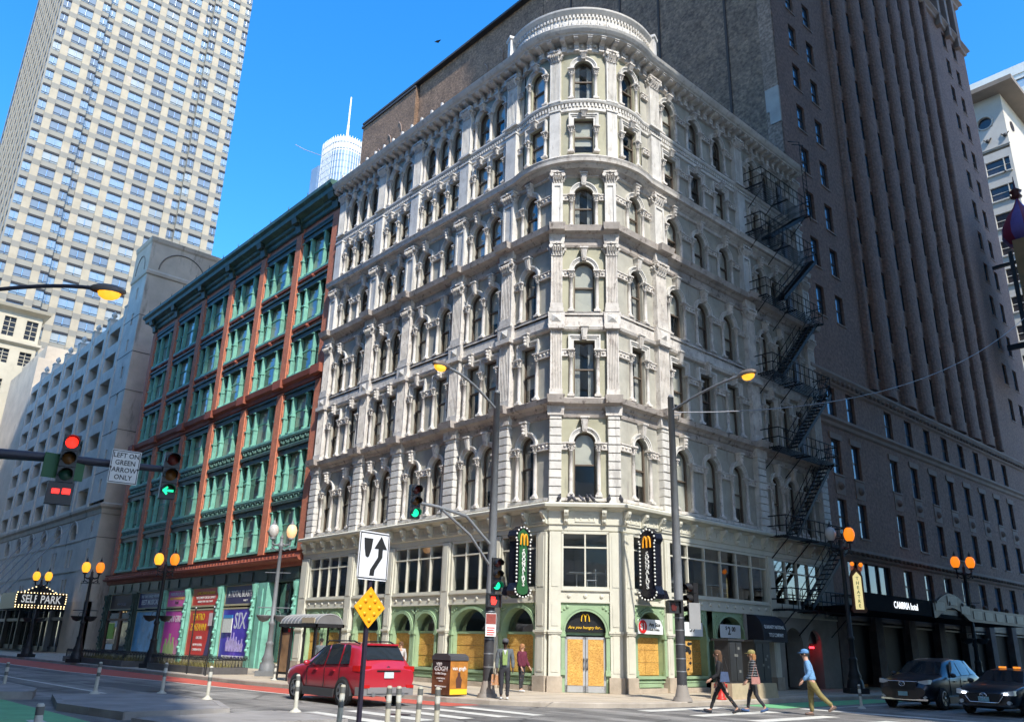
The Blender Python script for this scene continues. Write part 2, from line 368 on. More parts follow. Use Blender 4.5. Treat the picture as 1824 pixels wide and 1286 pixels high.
def corinth(wd, h, pr):
    def mk():
        b = MB(); hw = wd/2
        b.box(-hw*.98, hw*.98, -pr-.03, 0, 0, .06)
        b.frus(-hw*.9, hw*.9, -pr, 0, .06, -hw*1.12, hw*1.12, -pr-.1, 0, h-.1)
        random.seed(5)
        for row, (z, hh, out) in enumerate(((.05, h*.36, .07), (h*.3, h*.36, .11))):
            n = 4+row
            for i in range(n):
                x = -hw*.95+(i+.5)*wd*.95/n; lw = wd/n*.46
                y = -pr-.02-.05*row
                b.add([(x-lw, y, z), (x+lw, y, z), (x+lw*.9, y-out*.6, z+hh*.75), (x, y-out*1.7, z+hh*.8), (x-lw*.9, y-out*.6, z+hh*.75), (x, y-out*.7, z+hh), (x, y-.05, z)], [(0, 6, 3, 4), (6, 1, 2, 3), (4, 3, 5), (3, 2, 5)])
            for sx in (-1, 1):                            # leaves on the returns
                for yy in (-pr*.3, -pr*.85):
                    X = sx*hw*(.95+.1*row)
                    b.add([(X, yy-.07, z), (X, yy+.07, z), (X+sx*out*.6, yy+.06, z+hh*.75), (X+sx*out*1.6, yy, z+hh*.8), (X+sx*out*.6, yy-.06, z+hh*.75), (X+sx*out*.6, yy, z+hh)], [(0, 1, 2, 3), (0, 3, 4), (3, 2, 5), (4, 3, 5)])
        for sx in (-1, 1):
            b.cyl((sx*hw*1.05, -pr-.16, h-.2), (sx*hw*1.05, -pr+.02, h-.2), .1, n=8); b.cyl((sx*hw*.3, -pr-.13, h-.19), (sx*hw*.3, -pr, h-.19), .06, n=6)
        b.ball((0, -pr-.15, h-.07), .07, 6, 4)
        b.box(-hw*1.25, hw*1.25, -pr-.17, 0, h-.1, h)
        return b.mesh('capital', white2)
    return cached(('cor', round(wd, 2), round(h, 2), round(pr, 2)), mk)
def pier(fr, u, typ, z0, z1, wd=.72, pr=.26):
    if typ == 'rust':
        o = prt('pier', cached(('pr', wd, z1-z0, pr), lambda: MB().box(-wd/2+.03, wd/2-.03, -pr+.045, .02, 0, z1-z0).mesh('pier', white)), fr, u, 0, z0)
        n = 11; h = (z1-z0)/n
        me = cached(('blk', wd, round(h, 3), pr), lambda: MB().box(-wd/2, wd/2, -pr, .015, .018, h-.018).box(-wd/2+.02, wd/2-.02, -pr-.02, 0, .03, h-.03).mesh('stone_block', white))
        for i in range(n): ob('stone_block', me, o, (random.uniform(-.004, .004), random.uniform(-.008, .004), i*h))
        return o
    H = z1-z0; cap = {'flute': 0, 'cor': .62, 'corpanel': .62, 'plain': 0, 'flutecap': .6}[typ]
    def mk():
        b = MB(); bh = .42 if typ in ('flute', 'cor') else .14
        b.box(-wd/2-.06, wd/2+.06, -pr-.06, .02, 0, bh*.45); b.box(-wd/2-.03, wd/2+.03, -pr-.03, .02, bh*.45, bh)
        top = H-cap
        if typ in ('flute', 'cor', 'flutecap'):           # fluted shaft: real grooves
            n = 6; e = .05; fwid = (wd-2*e)/n; pts = [(-wd/2, .02), (-wd/2, -pr)]
            for i in range(n):
                x = -wd/2+e+i*fwid
                pts += [(x+fwid*.12, -pr), (x+fwid*.3, -pr+.04), (x+fwid*.7, -pr+.04), (x+fwid*.88, -pr)]
            pts += [(wd/2, -pr), (wd/2, .02)]
            m = len(pts); vs = [(x, y, bh) for x, y in pts]+[(x, y, top) for x, y in pts]
            b.add(vs, [(k, k+m, k+1+m, k+1) for k in range(m-1)])
            b.add(vs, [tuple(range(m, 2*m))])
        else:
            b.box(-wd/2, wd/2, -pr, .02, bh, top)
            if typ == 'corpanel':
                f = .12
                for a in ((-wd/2, -wd/2+f, bh, top), (wd/2-f, wd/2, bh, top), (-wd/2+f, wd/2-f, bh, bh+f), (-wd/2+f, wd/2-f, top-f, top)): b.box(a[0], a[1], -pr-.05, -pr+.01, a[2], a[3])
        if not cap: b.box(-wd/2-.04, wd/2+.04, -pr-.05, .02, H-.09, H)
        return b.mesh('pier', white2 if typ in ('flute', 'cor') else white)
    o = prt('pier', cached(('pier', typ, wd, round(H, 2), pr), mk), fr, u, 0, z0)
    if cap: ob('capital', corinth(wd, cap, pr), o, (0, 0, H-cap))
    return o
# ---- storeys: (z0, z1, sill, top of opening, arched, pier kind)
FL = {2: (7.12, 10.95, 7.42, 10.12, 1, 'rust'), 3: (11.5, 14.66, 11.62, 14.15, 0, 'flute'), 4: (15.4, 18.72, 15.45, 17.89, 1, 'cor'),
      5: (19.45, 22.36, 19.55, 21.7, 1, 'corpanel'), 6: (23.02, 25.75, 23.36, 25.2, 0, 'plain'), 7: (26.18, 29.12, 26.28, 28.5, 1, 'flutecap')}
LP = [-20.95, -16.38, -12.77, -8.37, -4.72]; LB = [(-20.55, -16.78), (-15.98, -13.17), (-12.37, -8.77), (-7.97, -5.12), (-4.32, -2.1)]
RP = [4.9, 12.42, 18.62]; RBY = [(2.1, 4.5), (5.3, 12.0), (12.85, 18.25)]
def winset(fr, c, offs, fl, hw, mat, x0, x1, wall=True, colr=.085, wide=None):
    z0, z1, sl, tp, ar, _ = FL[fl]
    if wall and fr != 'O':
        b = wallpanel(MB(), x0, x1, z0-.05, z1+.1, [(c+o, hw, sl, tp, ar) for o in offs], 0, .34)
        prt('wall', b.mesh('wall', mat), fr, 0, 0, 0)
    sp = tp-hw if ar else tp-.42
    for k, o in enumerate(offs):
        u = c+o
        window(fr, u, -.2, sl, tp-sl, hw, ar)
        if ar: prt('arch_moulding', arch_mesh(hw), fr, u, 0, sp)
        else: prt('window_surround', rect_mesh(hw, .42), fr, u, 0, tp)
        hk = (.62 if fl < 6 else .36)
        prt('keystone', key_mesh(hk, fl < 6 and fr != 'C' and random.random() < .55), fr, u, .05, tp+.30-.12*(fl > 5))
    # colonnettes: outer pair, shared ones between close windows
    xs = []
    g = hw+.115
    for k, o in enumerate(offs):
        if k == 0: xs.append(o-g)
        if k+1 < len(offs):
            d = offs[k+1]-o
            if d < 2*g+.18: xs.append((o+offs[k+1])/2)
            else: xs += [o+g, offs[k+1]-g]
        else: xs.append(o+g)
    for o in xs: prt('column', col_mesh(sp-sl, colr), fr, c+o, .06, sl)
    if fr == 'O': return
    ed = [x0-c]+[xx for k in range(len(xs)-1) if xs[k+1]-xs[k] < 1.3 and not any(abs((xs[k]+xs[k+1])/2-o) < .12 for o in offs) for xx in ()]+[x1-c]
    for a, bb in ((x0+.03, c+xs[0]-.14), (c+xs[-1]+.14, x1-.03)):
        if bb-a > .12: prt('impost_band', impost_mesh(bb-a), fr, (a+bb)/2, 0, sp)
    for k in range(len(xs)-1):
        m = (xs[k]+xs[k+1])/2
        if not any(abs(m-o) < .2 for o in offs) and xs[k+1]-xs[k] > .45:
            prt('impost_band', impost_mesh(xs[k+1]-xs[k]-.24), fr, c+m, 0, sp)
    prt('sill', cached(('sill', round(x1-x0, 2)), lambda: MB().box(-(x1-x0)/2, (x1-x0)/2, -.16, .03, -.16, -.03).box(-(x1-x0)/2, (x1-x0)/2, -.1, .03, -.24, -.16).mesh('sill', white2)), fr, (x0+x1)/2, 0, sl)
for fl in range(2, 8):
    z0, z1, sl, tp, ar, pk = FL[fl]
    up = fl >= 6
    for i, (a, b_) in enumerate(LB):
        c = (a+b_)/2
        if i == 4:
            if not up: winset('L', -3.36, [0], fl, .44, greyp, -4.4, -1.95)
            continue
        wide_ = i in (0, 2)
        offs = ([-1.17, 0, 1.17] if up else [-.97, .97]) if wide_ else [-.63, .63]
        winset('L', c, offs, fl, .42 if up and wide_ else .44, greyp, a-.4, -4.06 if up and i == 3 else b_+.4)
    for u in LP: pier('L', u, pk, z0, z1)
    if not up: winset('C', 0, [0], fl, .45, sage, -1.38, 1.38); winset('R', 3.36, [0], fl, .44, greyp, 1.95, 4.5)
    winset('R', 8.45, [-2.2, 0, 2.2] if True else 0, fl, .5, greyp, 4.06 if up else 4.5, 12.4)
    winset('R', 15.55, [-1.5, 0, 1.5], fl, .42, greyp, 12.4, 19.0)
    for u in RP: pier('R', u, pk, z0, z1)
    if not up:
        for s_ in (-1, 1): pier('C', s_*1.2, pk, z0, z1, .5, .2)
    else:
        for s_ in (-1, 1):
            pier('O', s_*RB*radians(23.8), pk, z0, z1, .52, .16)
        ops = [(RB*radians(t), .46 if t == 0 else .45, sl, tp, ar) for t in (-43.5, 0, 43.5)]
        b = wallpanel(MB(), -RB*radians(62), RB*radians(62), z0-.05, z1+.1, ops, 0, .34)
        fine = MB()                                         # subdivide across so that it bends smoothly
        for f in b.f:
            q = [b.v[i] for i in f]
            w_ = max(p[0] for p in q)-min(p[0] for p in q)
            if w_ < .18: fine.add(q, [(0, 1, 2, 3)]); continue
            n = int(w_/.16)+1
            ia, ib = (0, 1) if abs(q[0][0]-q[1][0]) > 1e-6 else (1, 2)
            e0 = (Vector(q[ia]), Vector(q[ib])); e1 = (Vector(q[(ia-1) % 4]), Vector(q[(ib+1) % 4]))
            for k in range(n):
                fine.add([tuple(e0[0].lerp(e0[1], k/n)), tuple(e0[0].lerp(e0[1], (k+1)/n)), tuple(e1[0].lerp(e1[1], (k+1)/n)), tuple(e1[0].lerp(e1[1], k/n))], [(0, 1, 2, 3)])
        fine.xf(lambda x, y, z: P('O', x, -y, z)[0])
        ob('wall', fine.mesh('wall', sage), CB)
        for t in (-43.5, 0, 43.5):
            winset('O', RB*radians(t), [0], fl, .46 if t == 0 else .45, sage, 0, 0)
# ---- cornices and bands (profile: outwards, height)
def cornice(name, prof, path, mat): return ob(name, MB().sweep(prof, path).mesh(name, mat), CB)
cornice('cornice', [(0, 6.05), (.1, 6.1), (.1, 6.3), (.16, 6.33), (.16, 6.85), (.24, 6.88), (.3, 6.95), (.52, 6.98), (.55, 7.08), (.5, 7.14), (0, 7.2)], PATH_C, cream)
cornice('cornice', [(0, 10.72), (.06, 10.74), (.1, 10.86), (.1, 11.02), (.18, 11.06), (.24, 11.16), (.42, 11.24), (.45, 11.34), (.48, 11.44), (0, 11.56)], PATH_C, soot)
cornice('band', [(0, 14.58), (.16, 14.62), (.2, 14.74), (.1, 14.8), (.1, 15.33), (.16, 15.36), (.16, 15.43), (0, 15.46)], PATH_C, white2)
cornice('cornice', [(0, 18.55), (.08, 18.57), (.12, 18.66), (.12, 18.98), (.2, 19.02), (.28, 19.12), (.48, 19.2), (.52, 19.38), (.54, 19.46), (0, 19.54)], PATH_C, soot)
def dilate(path, k): return path
cornice('cornice', [(0, 22.16), (.1, 22.2), (.1, 22.34), (.2, 22.44)], PATH_C, white2)
cornice('cornice', [(-.6, 22.4), (.22, 22.44), (.34, 22.54), (.36, 22.6), (.52, 22.62), (.55, 22.76), (.6, 22.86), (.5, 22.96), (-.3, 23.1)], PATH_R, white2)
cornice('band', [(0, 25.6), (.1, 25.64), (.1, 25.8), (.06, 25.82), (.06, 26.03), (.16, 26.06), (.2, 26.14), (.2, 26.22), (0, 26.28)], PATH_R, white)
cornice('frieze', [(0, 28.96), (.12, 28.98), (.12, 29.08), (.06, 29.1), (.06, 29.6), (.3, 29.62)], PATH_R, white2)
cornice('top_cornice', [(0, 29.52), (.62, 29.56), (.66, 29.62), (.74, 29.66), (.84, 29.78), (.9, 29.9), (.86, 29.95), (-.2, 30.05), (-.2, 29.5)], PATH_R, white)
# breaks of the lower cornices over the piers
for (z0, z1, pr, m) in ((11.24, 11.56, .72, soot), (10.78, 11.22, .33, white2), (14.6, 14.8, .42, white2), (14.82, 15.4, .3, white2), (19.2, 19.5, .78, soot), (18.76, 19.18, .34, white2)):
    for fr, us, wd in (('L', LP, .9), ('R', RP, .9), ('C', (-1.2, 1.2), .66)):
        me = cached(('brk', z0, wd), lambda: MB().frus(-wd/2, wd/2, -pr+.08*(pr > .5), 0, 0, -wd/2-.04, wd/2+.04, -pr, 0, z1-z0).mesh('cornice_block', m))
        for u in us: prt('cornice_block', me, fr, u, 0 if fr != 'C' else -.06, z0)
for fr, us in (('L', LP), ('R', RP), ('C', (-1.2, 1.2))):        # pyramidal bosses on the band
    me = cached('boss', lambda: MB().add([(-.2, 0, -.17), (.2, 0, -.17), (.2, 0, .17), (-.2, 0, .17), (0, -.12, 0)], [(0, 1, 4), (1, 2, 4), (2, 3, 4), (3, 0, 4)]).mesh('boss', white))
    for u in us: prt('boss', me, fr, u, .31 if fr != 'C' else .25, 15.1)
# dentils of the upper band: small blocks in one course
def along(path, step):
    out = []; acc = 0
    for (x0, y0), (x1, y1) in zip(path, path[1:]):
        l = hypot(x1-x0, y1-y0); a = atan2(y1-y0, x1-x0)
        while acc < l: out.append((x0+(x1-x0)*acc/l, y0+(y1-y0)*acc/l, a)); acc += step
        acc -= l
    return out
db = MB()
for x, y, a in along(PATH_R, .17):
    c_, s_ = cos(a), sin(a)
    def loc(p, q, z): return (x+c_*p+s_*q, y+s_*p-c_*q, z)
    db.add([loc(-.045, .05, 25.83), loc(.045, .05, 25.83), loc(.045, .15, 25.83), loc(-.045, .15, 25.83), loc(-.045, .05, 26.01), loc(.045, .05, 26.01), loc(.045, .15, 26.01), loc(-.045, .15, 26.01)],
           [(0, 1, 2, 3), (7, 6, 5, 4), (3, 2, 6, 7), (0, 3, 7, 4), (1, 5, 6, 2)])
ob('dentil_course', db.mesh('dentil_course', white), CB, kind='stuff')
# console brackets under the top cornice, one by one
brm = MB()
brm.prism([(-.02, 0), (-.14, .02), (-.2, .2), (-.17, .38), (-.28, .5), (-.5, .56), (-.56, .66), (-.55, .8), (-.02, .8)], -.115, .115, 'x')
brm.box(-.14, .14, -.6, 0, .78, .84); brm.box(-.13, .13, -.18, 0, -.1, .02)
brm = brm.mesh('bracket', white2)
ros = MB().lathe([(.01, .06), (.09, .05), (.11, .02), (.1, 0)], 0, 0, 8).xf(lambda x, y, z: (x, -z, y)).mesh('rosette', white)
for k, (x, y, a) in enumerate(along(PATH_R, .575)):
    n_ = (sin(a), -cos(a))
    ob('bracket', brm, CB, (x+n_[0]*.05, y+n_[1]*.05, 29.05), a, sc=(1, 1, .62))
    ob('rosette', ros, CB, (x+cos(a)*.287+n_[0]*.06, y+sin(a)*.287+n_[1]*.06, 29.34), a)
# curved parapet of the corner
par = [P('O', RB*radians(-66+132*i/44), 0, 0)[0][:2] for i in range(45)]
pp = ob('parapet', MB().sweep([(.52, 29.98), (.52, 30.78), (.6, 30.83), (.74, 31.0), (.76, 31.09), (.3, 31.14), (.25, 29.98)], par).mesh('parapet', white), CB)
pb = MB().box(-.045, .045, -.08, 0, 0, .16).mesh('parapet_dentil', white)
for i in range(46):
    t = RB*radians(-64+128*i/45); l, r = P('O', t, .53, 30.63); ob('dentil', pb, pp, l, r)
pr2 = MB().lathe([(.01, .05), (.06, .045), (.12, .06), (.15, .03), (.15, 0)], 0, 0, 10).xf(lambda x, y, z: (x, -z, y)).mesh('rosette', white)
bar = MB().box(-.02, .02, -.05, 0, -.2, .2).mesh('rib', white)
for i in range(17):
    t = RB*radians(-56+7*i); l, r = P('O', t, .53, 30.31); ob('rosette', pr2, pp, l, r); l, r = P('O', t+RB*radians(3.5), .53, 30.31); ob('rib', bar, pp, l, r)
for s_ in (-1, 1): l, r = P('O', s_*RB*radians(67), .5, 29.93); ob('end_block', MB().box(-.2, .2, -.35, .25, 0, 1.2).box(-.26, .26, -.42, .3, 1.2, 1.35).mesh('end_block', white), pp, l, r)
# lunette soffits over the chamfered storeys (carved shell between chamfer and round)
def soffit():
    b = MB(); n = 24
    for i in range(n):
        t0 = -60+120*i/n; t1 = -60+120*(i+1)/n
        def outer(t): return P('O', RB*radians(t), .2, 22.46)[0]
        def inner(t):
            x, y, z = P('O', RB*radians(t), .2, 22.2)[0]
            d = T2*(x+.975)-T2*(y-.975); e = min(d, .06) if abs(t) < 26 else None
            if abs(t) < 26: return (x-T2*(d-.06), y+T2*(d-.06), 22.2)
            return (x, .0, 22.2) if t < 0 else (0., y, 22.2)
        b.add([outer(t0), outer(t1), inner(t1), inner(t0)], [(0, 1, 2, 3)], True)
    return b.mesh('soffit', soot)
ob('soffit', soffit(), CB)
# roof, party walls and dark rooms behind the windows
ob('roof', MB().prism([(-21.5, .2), (-4, .2), (-1.3, .6), (-.4, 1.6), (-.2, 4), (-.2, 19), (-21.5, 19)], 29.6, 29.8, 'z').mesh('roof', M('roof_tar', (.08, .08, .08), .9)), CB)
ob('interior', MB().prism([(-20.9, 1.1), (-3, 1.1), (-1.1, 3), (-1.1, 18.5), (-20.9, 18.5)], 7.0, 29.4, 'z').mesh('interior', inter), CB)
for i, z in enumerate((7.05, 11.3, 15.1, 19.3, 22.8, 26.0)):
    ob('floor_slab', MB().sweep([(-.4, z-.1), (-.4, z+.1), (-1.2, z+.1), (-1.2, z-.1)], PATH_C).mesh('floor_slab', inter), CB)
ob('party_wall', MB().box(-21.5, -21.4, .05, 19, .15, 29.6).mesh('party_wall', brick('party_brick', (.25, .16, .11), (.2, .13, .1), (.3, .28, .25))), CB)
ob('party_wall', MB().box(-21.4, -.05, 18.9, 19, .15, 29.6).mesh('party_wall', MATS['party_brick']), CB)
# ---- frieze over the shop: paired brackets and sunk panels
fb = MB().prism([(0, 0), (-.1, .02), (-.13, .2), (-.24, .3), (-.3, .42), (-.3, .52), (0, .52)], -.09, .09, 'x')
fb.ball((0, -.24, .44), .085, 7, 5); fb.ball((0, -.13, .1), .07, 6, 4)
fb = fb.mesh('bracket', cream)
fp = MB()
for a in ((-.4, -.34, .06, .42), (.34, .4, .06, .42), (-.34, .34, .06, .12), (-.34, .34, .36, .42)): fp.box(a[0], a[1], -.035, .01, a[2], a[3])
fp.lathe([(.01, .03), (.05, .03), (.09, .06), (.11, 0)], 0, .24, 8); fp.box(-.2, -.14, -.03, 0, .14, .34); fp.box(.14, .2, -.03, 0, .14, .34)
fp = fp.xf(lambda x, y, z: (x, y, z)).mesh('frieze_panel', cream)
def friezerun(fr, u0, u1, n):
    for i in range(n+1):
        u = u0+(u1-u0)*i/n; prt('bracket', fb, fr, u, .15, 6.34)
        if i < n: prt('frieze_panel', fp, fr, u+(u1-u0)/n/2, .155, 6.36)
friezerun('L', -21.3, -2.05, 18); friezerun('C', -.75, .75, 1); friezerun('R', 2.05, 18.8, 15)
# ---- shopfront ------------------------------------------------------------
def mezz(fr, x0, x1, n):
    """upper shop window: frame, mullions, transom; every pane its own piece"""
    z0, zt, z1 = 3.92, 5.45, 6.02; b = MB()
    b.box(x0, x0+.08, -.08, .1, z0, z1); b.box(x1-.08, x1, -.08, .1, z0, z1); b.box(x0, x1, -.1, .1, z0-.06, z0+.04); b.box(x0, x1, -.08, .1, z1-.05, z1+.05)
    w_ = (x1-x0-.16)/n
    for i in range(1, n): b.box(x0+.08+i*w_-.03, x0+.08+i*w_+.03, -.07, .06, z0+.04, z1-.05)
    b.box(x0+.08, x1-.08, -.06, .05, zt-.03, zt+.03)
    o = prt('shop_window', b.mesh('shop_window', cream), fr, 0, 0, 0)
    for i in range(n):
        for a, c in ((z0, zt), (zt, z1)):
            ob('pane', MB().add([(x0+.08+i*w_, .02, a), (x0+.08+(i+1)*w_, .02, a), (x0+.08+(i+1)*w_, .02, c), (x0+.08+i*w_, .02, c)], [(0, 1, 2, 3)]).mesh('pane', gl), o)
    return o
def fascia(fr, x0, x1):
    o = prt('fascia', MB().box(x0, x1, -.06, .2, 3.4, 3.82).box(x0, x1, -.13, .2, 3.8, 3.87).box(x0, x1, -.1, .2, 3.36, 3.42).mesh('fascia', cream), fr, 0, 0, 0)
    n = max(2, int((x1-x0)/.62))
    for i in range(n): ob('rosette', cached('fros', lambda: MB().lathe([(.01, .05), (.05, .05), (.075, .02), (.085, 0)], 0, 0, 8).xf(lambda x, y, z: (x, -z, y)).mesh('rosette', cream)), o, (x0+(i+.5)*(x1-x0)/n, -.06, 3.6))
def shoparch(fr, cx, hw, boards=3, sign=None, door=False, seams=2):
    """pale green iron arch, lunette, boarded opening in sheets, bulkhead"""
    zs = 2.28; ar = min(1, (3.18-zs)/hw); zt = zs+hw*ar
    b = wallpanel(MB(), cx-hw-.2, cx+hw+.2, .15 if door else .75, 3.36, [(cx, hw, .15 if door else .75, zt, ar)], -.02, .5, 14)
    o = prt('shop_arch', b.mesh('shop_arch', sgreen), fr, 0, 0, 0)
    m = MB(); n = 16
    for r, wd, y in ((hw, .07, -.09), (hw+.09, .05, -.07)):
        p0 = [(cx+r*cos(t), zs+r*ar*sin(t)) for t in [pi-pi*i/n for i in range(n+1)]]; p1 = [(cx+(r+wd)*cos(t), zs+(r*ar+wd)*sin(t)) for t in [pi-pi*i/n for i in range(n+1)]]
        k = n+1; vs = [(x, y, z) for x, z in p0]+[(x, y, z) for x, z in p1]+[(x, 0, z) for x, z in p0]+[(x, 0, z) for x, z in p1]
        m.add(vs, [(i, i+1, i+1+k, i+k) for i in range(n)]+[(i, i+2*k, i+1+2*k, i+1) for i in range(n)]+[(i+k, i+1+k, i+1+3*k, i+3*k) for i in range(n)])
    for sx in (-1, 1):
        x = cx+sx*(hw+.07); m.box(x-.07, x+.07, -.1, 0, .75, 2.12); m.box(x-.11, x+.11, -.14, 0, 2.12, 2.2); m.box(x-.09, x+.09, -.12, 0, 2.2, 2.3); m.box(x-.1, x+.1, -.12, 0, .75, .95)
        for k in range(3): m.lathe([(.01, .03), (.06-.012*k, .03), (.075-.012*k, 0)], 0, 0, 7).v[-21:] ; m.v[-21:] = [(cx+sx*(hw*.86+.02-.0*k)+p[0]+sx*.11*k, -.02-p[2], 3.2-.08*k+p[1]) for p in m.v[-21:]]
    ob('arch_trim', m.mesh('arch_trim', sgreen), o)
    yb = .3
    ob('lunette', MB().add([(cx-hw, yb, zs)]+[(cx+hw*cos(t), yb, zs+hw*ar*sin(t)) for t in [pi-pi*i/14 for i in range(15)]]+[(cx+hw, yb, zs)], [tuple(range(17))]).mesh('lunette', dglass), o)
    ob('transom', MB().box(cx-hw, cx+hw, yb-.1, yb+.05, zs-.1, zs).mesh('transom', sgreen), o)
    if not door:
        h = (zs-.1-.78)/boards
        for i in range(boards):
            for j in range(seams):
                a = cx-hw+2*hw*j/seams+.006; c = cx-hw+2*hw*(j+1)/seams-.006
                ob('board', MB().box(a, c, yb-.06-random.uniform(0, .02), yb, .78+i*h+.006, .78+(i+1)*h-.006).mesh('board', OSB), o)
        q = MB().box(cx-hw-.05, cx+hw+.05, -.1, .2, .66, .76).box(cx-hw, cx+hw, .02, .2, .3, .66).box(cx-hw-.03, cx+hw+.03, -.05, .2, .52, .58).box(cx-hw+.15, cx+hw-.15, -.03, .1, .36, .5)
        ob('bulkhead', q.mesh('bulkhead', sgreen), o)
        ob('plinth', MB().box(cx-hw-.1, cx+hw+.1, -.12, .2, .15, .32).mesh('plinth', plinth), o)
    return o
def shoppier(fr, u, wd, pr=.16):
    o = prt('shop_pier', MB().box(u-wd/2, u+wd/2, -pr, .3, .7, 6.05).box(u-wd/2+.1, u+wd/2-.1, -pr-.02, 0, .85, 2.2).box(u-wd/2+.1, u+wd/2-.1, -pr-.02, 0, 2.5, 3.3).box(u-wd/2+.1, u+wd/2-.1, -pr-.02, 0, 3.95, 5.9).mesh('shop_pier', cream), fr, 0, 0, 0)
    ob('collar', MB().box(u-wd/2-.05, u+wd/2+.05, -pr-.08, .1, 2.26, 2.34).box(u-wd/2-.03, u+wd/2+.03, -pr-.05, .1, 2.2, 2.26).mesh('collar', cream), o)
    ob('base', MB().box(u-wd/2-.06, u+wd/2+.06, -pr-.08, .3, .15, .7).mesh('base', plinth), o)
for u, wd in ((-21.15, .75), (-16.38, .55), (-12.77, .5), (-8.4, .5), (-4.95, .35)): shoppier('L', u, wd)
shoppier('L', -2.3, .52); shoppier('R', 2.3, .52)
for u, wd in ((4.75, .35), (12.75, .5)): shoppier('R', u, wd)
for s_ in (-1, 1): shoppier('C', s_*1.17, .46, .12)
mezz('L', -20.7, -16.68, 4); mezz('L', -16.08, -13.05, 3); mezz('L', -12.5, -8.68, 4); mezz('L', -8.1, -5.15, 3); mezz('L', -4.75, -2.6, 2)
mezz('C', -.93, .93, 2); mezz('R', 2.6, 4.55, 2); mezz('R', 4.95, 12.48, 6); mezz('R', 13.02, 17.6, 4)
for a in ((-20.75, -16.65), (-16.1, -13.02), (-12.5, -8.65), (-8.13, -5.12), (-4.77, -2.56)): fascia('L', *a)
fascia('C', -.94, .94); fascia('R', 2.56, 4.57); fascia('R', 4.93, 12.5); fascia('R', 13.0, 18.9)
shoparch('L', -19.7, .78); shoparch('L', -17.75, .78); shoparch('L', -14.6, 1.1); shoparch('L', -11.62, .76); shoparch('L', -9.78, .76)
shoparch('L', -6.62, 1.18); shoparch('L', -3.66, .94)
shoparch('R', 3.6, .84); shoparch('R', 6.3, 1.0); shoparch('R', 9.15, 1.05)
ENT = shoparch('C', 0, .78, door=True)
# entrance: aluminium doors with boarded leaves, chained
alu = M('aluminium_frame', (.52, .52, .52), .4, .1, 3, metal=.5)
for s_ in (-1, 1):
    a, c = (-.77, -.01) if s_ < 0 else (.01, .77)
    d = prt('door', MB().box(a, a+.09, .02, .12, .16, 2.12).box(c-.09, c, .02, .12, .16, 2.12).box(a, c, .02, .12, 2.03, 2.12).box(a, c, .02, .12, .16, .4).mesh('door', alu), 'C', 0, 0, 0)
    ob('board', MB().box(a+.09, c-.09, 0, .1, .4, 2.03).mesh('board', OSB), d)
    ob('handle', MB().tube([(c-.05 if s_ < 0 else a+.05, .02, .95), (c-.05 if s_ < 0 else a+.05, -.07, 1.0), (c-.05 if s_ < 0 else a+.05, -.07, 1.3), (c-.05 if s_ < 0 else a+.05, .02, 1.35)], .02).mesh('handle', black), d)
ob('chain', MB().tube([(-.08, -.09, 1.2), (0, -.13, 1.1), (.08, -.09, 1.2), (.02, -.14, 1.28), (-.08, -.1, 1.15), (0, -.14, .98)], .03).box(-.07, .07, -.2, -.1, .98, 1.2).mesh('chain', alu), ENT, *P('C', 0, 0, 0))
# lettering in the lunette above the door
ylw = M('sign_yellow', (.80, .48, .03), .5, 0)
bd = prt('sign_board', MB().add([(-.77, .1, 2.29)]+[(.77*cos(t), .1, 2.29+.85*sin(t)) for t in [pi-pi*i/16 for i in range(17)]]+[(.77, .1, 2.29)], [tuple(range(19))]).mesh('sign_board', black), 'C', 0, 0, 0)
def golden(parent, cx, y, z, s, mat):
    for sx in (-1, 1):
        pts = [(cx+sx*s*.5-s*.5*cos(t), y, z+s*1.75*sin(t)**.8 if sin(t) > 0 else z) for t in [pi*i/12 for i in range(13)]]
        ob('arch_mark', MB().tube(pts, [s*.15]*13, 6).mesh('arch_mark', mat), parent)
golden(bd, 0, .06, 2.68, .15, ylw)
text('Are you hungry for...', bd, (0, .07, 2.46), .155, ylw, sh=.25)
# rooms behind the shop windows
rm = M('shop_wall', (.42, .38, .30), .8, .2, .7)
ob('room', MB().prism([(-21, 4.2), (-4.6, 4.2), (-4.2, 4.6), (-4.2, 18), (-4.4, 18), (-4.4, 4.8), (-4.8, 4.4), (-21, 4.4)], .15, 6.9, 'z').mesh('room', rm), CB)
ob('ceiling', MB().sweep([(-.25, 6.12), (-4.2, 6.12), (-4.2, 6.25), (-.25, 6.25)], PATH_C).mesh('ceiling', M('shop_ceiling', (.66, .62, .5), .9, .1)), CB)
ob('upper_floor', MB().sweep([(-.25, 3.5), (-4.2, 3.5), (-4.2, 3.8), (-.25, 3.8)], PATH_C).mesh('upper_floor', M('shop_floor', (.16, .13, .11), .8, .2)), CB)
ob('ground_floor', MB().sweep([(-.25, .14), (-4.2, .14), (-4.2, .2), (-.25, .2)], PATH_C).mesh('ground_floor', MATS['shop_floor']), CB)
for u0, fr in ((-18.2, 'L'), (-12.9, 'L'), (-10.2, 'L'), (-7, 'L'), (6.2, 'R'), (7.8, 'R'), (10.4, 'R'), (14.4, 'R')):
    prt('column_box', MB().box(-.3, .3, 0, .6, 3.8, 6.12).mesh('column_box', rm), fr, u0, -1.6-random.random(), 0)
tb = MB(); tb.cyl((0, 0, 0), (0, 0, .74), .03).box(-.35, .35, -.35, .35, .74, .78).box(-.2, .2, -.2, .2, 0, .02)
tb = tb.mesh('table', M('table_white', (.7, .7, .66), .5, .05))
ch = MB()
for x in (-.18, .18):
    for y in (-.18, .18): ch.tube([(x, y, 0), (x*.9, y*.9, .45)]+([(x*.9, y, .9)] if y > 0 else []), .015, 5)
ch.box(-.2, .2, -.2, .2, .45, .48).box(-.18, .18, .16, .19, .65, .9)
ch = ch.mesh('chair', alu)
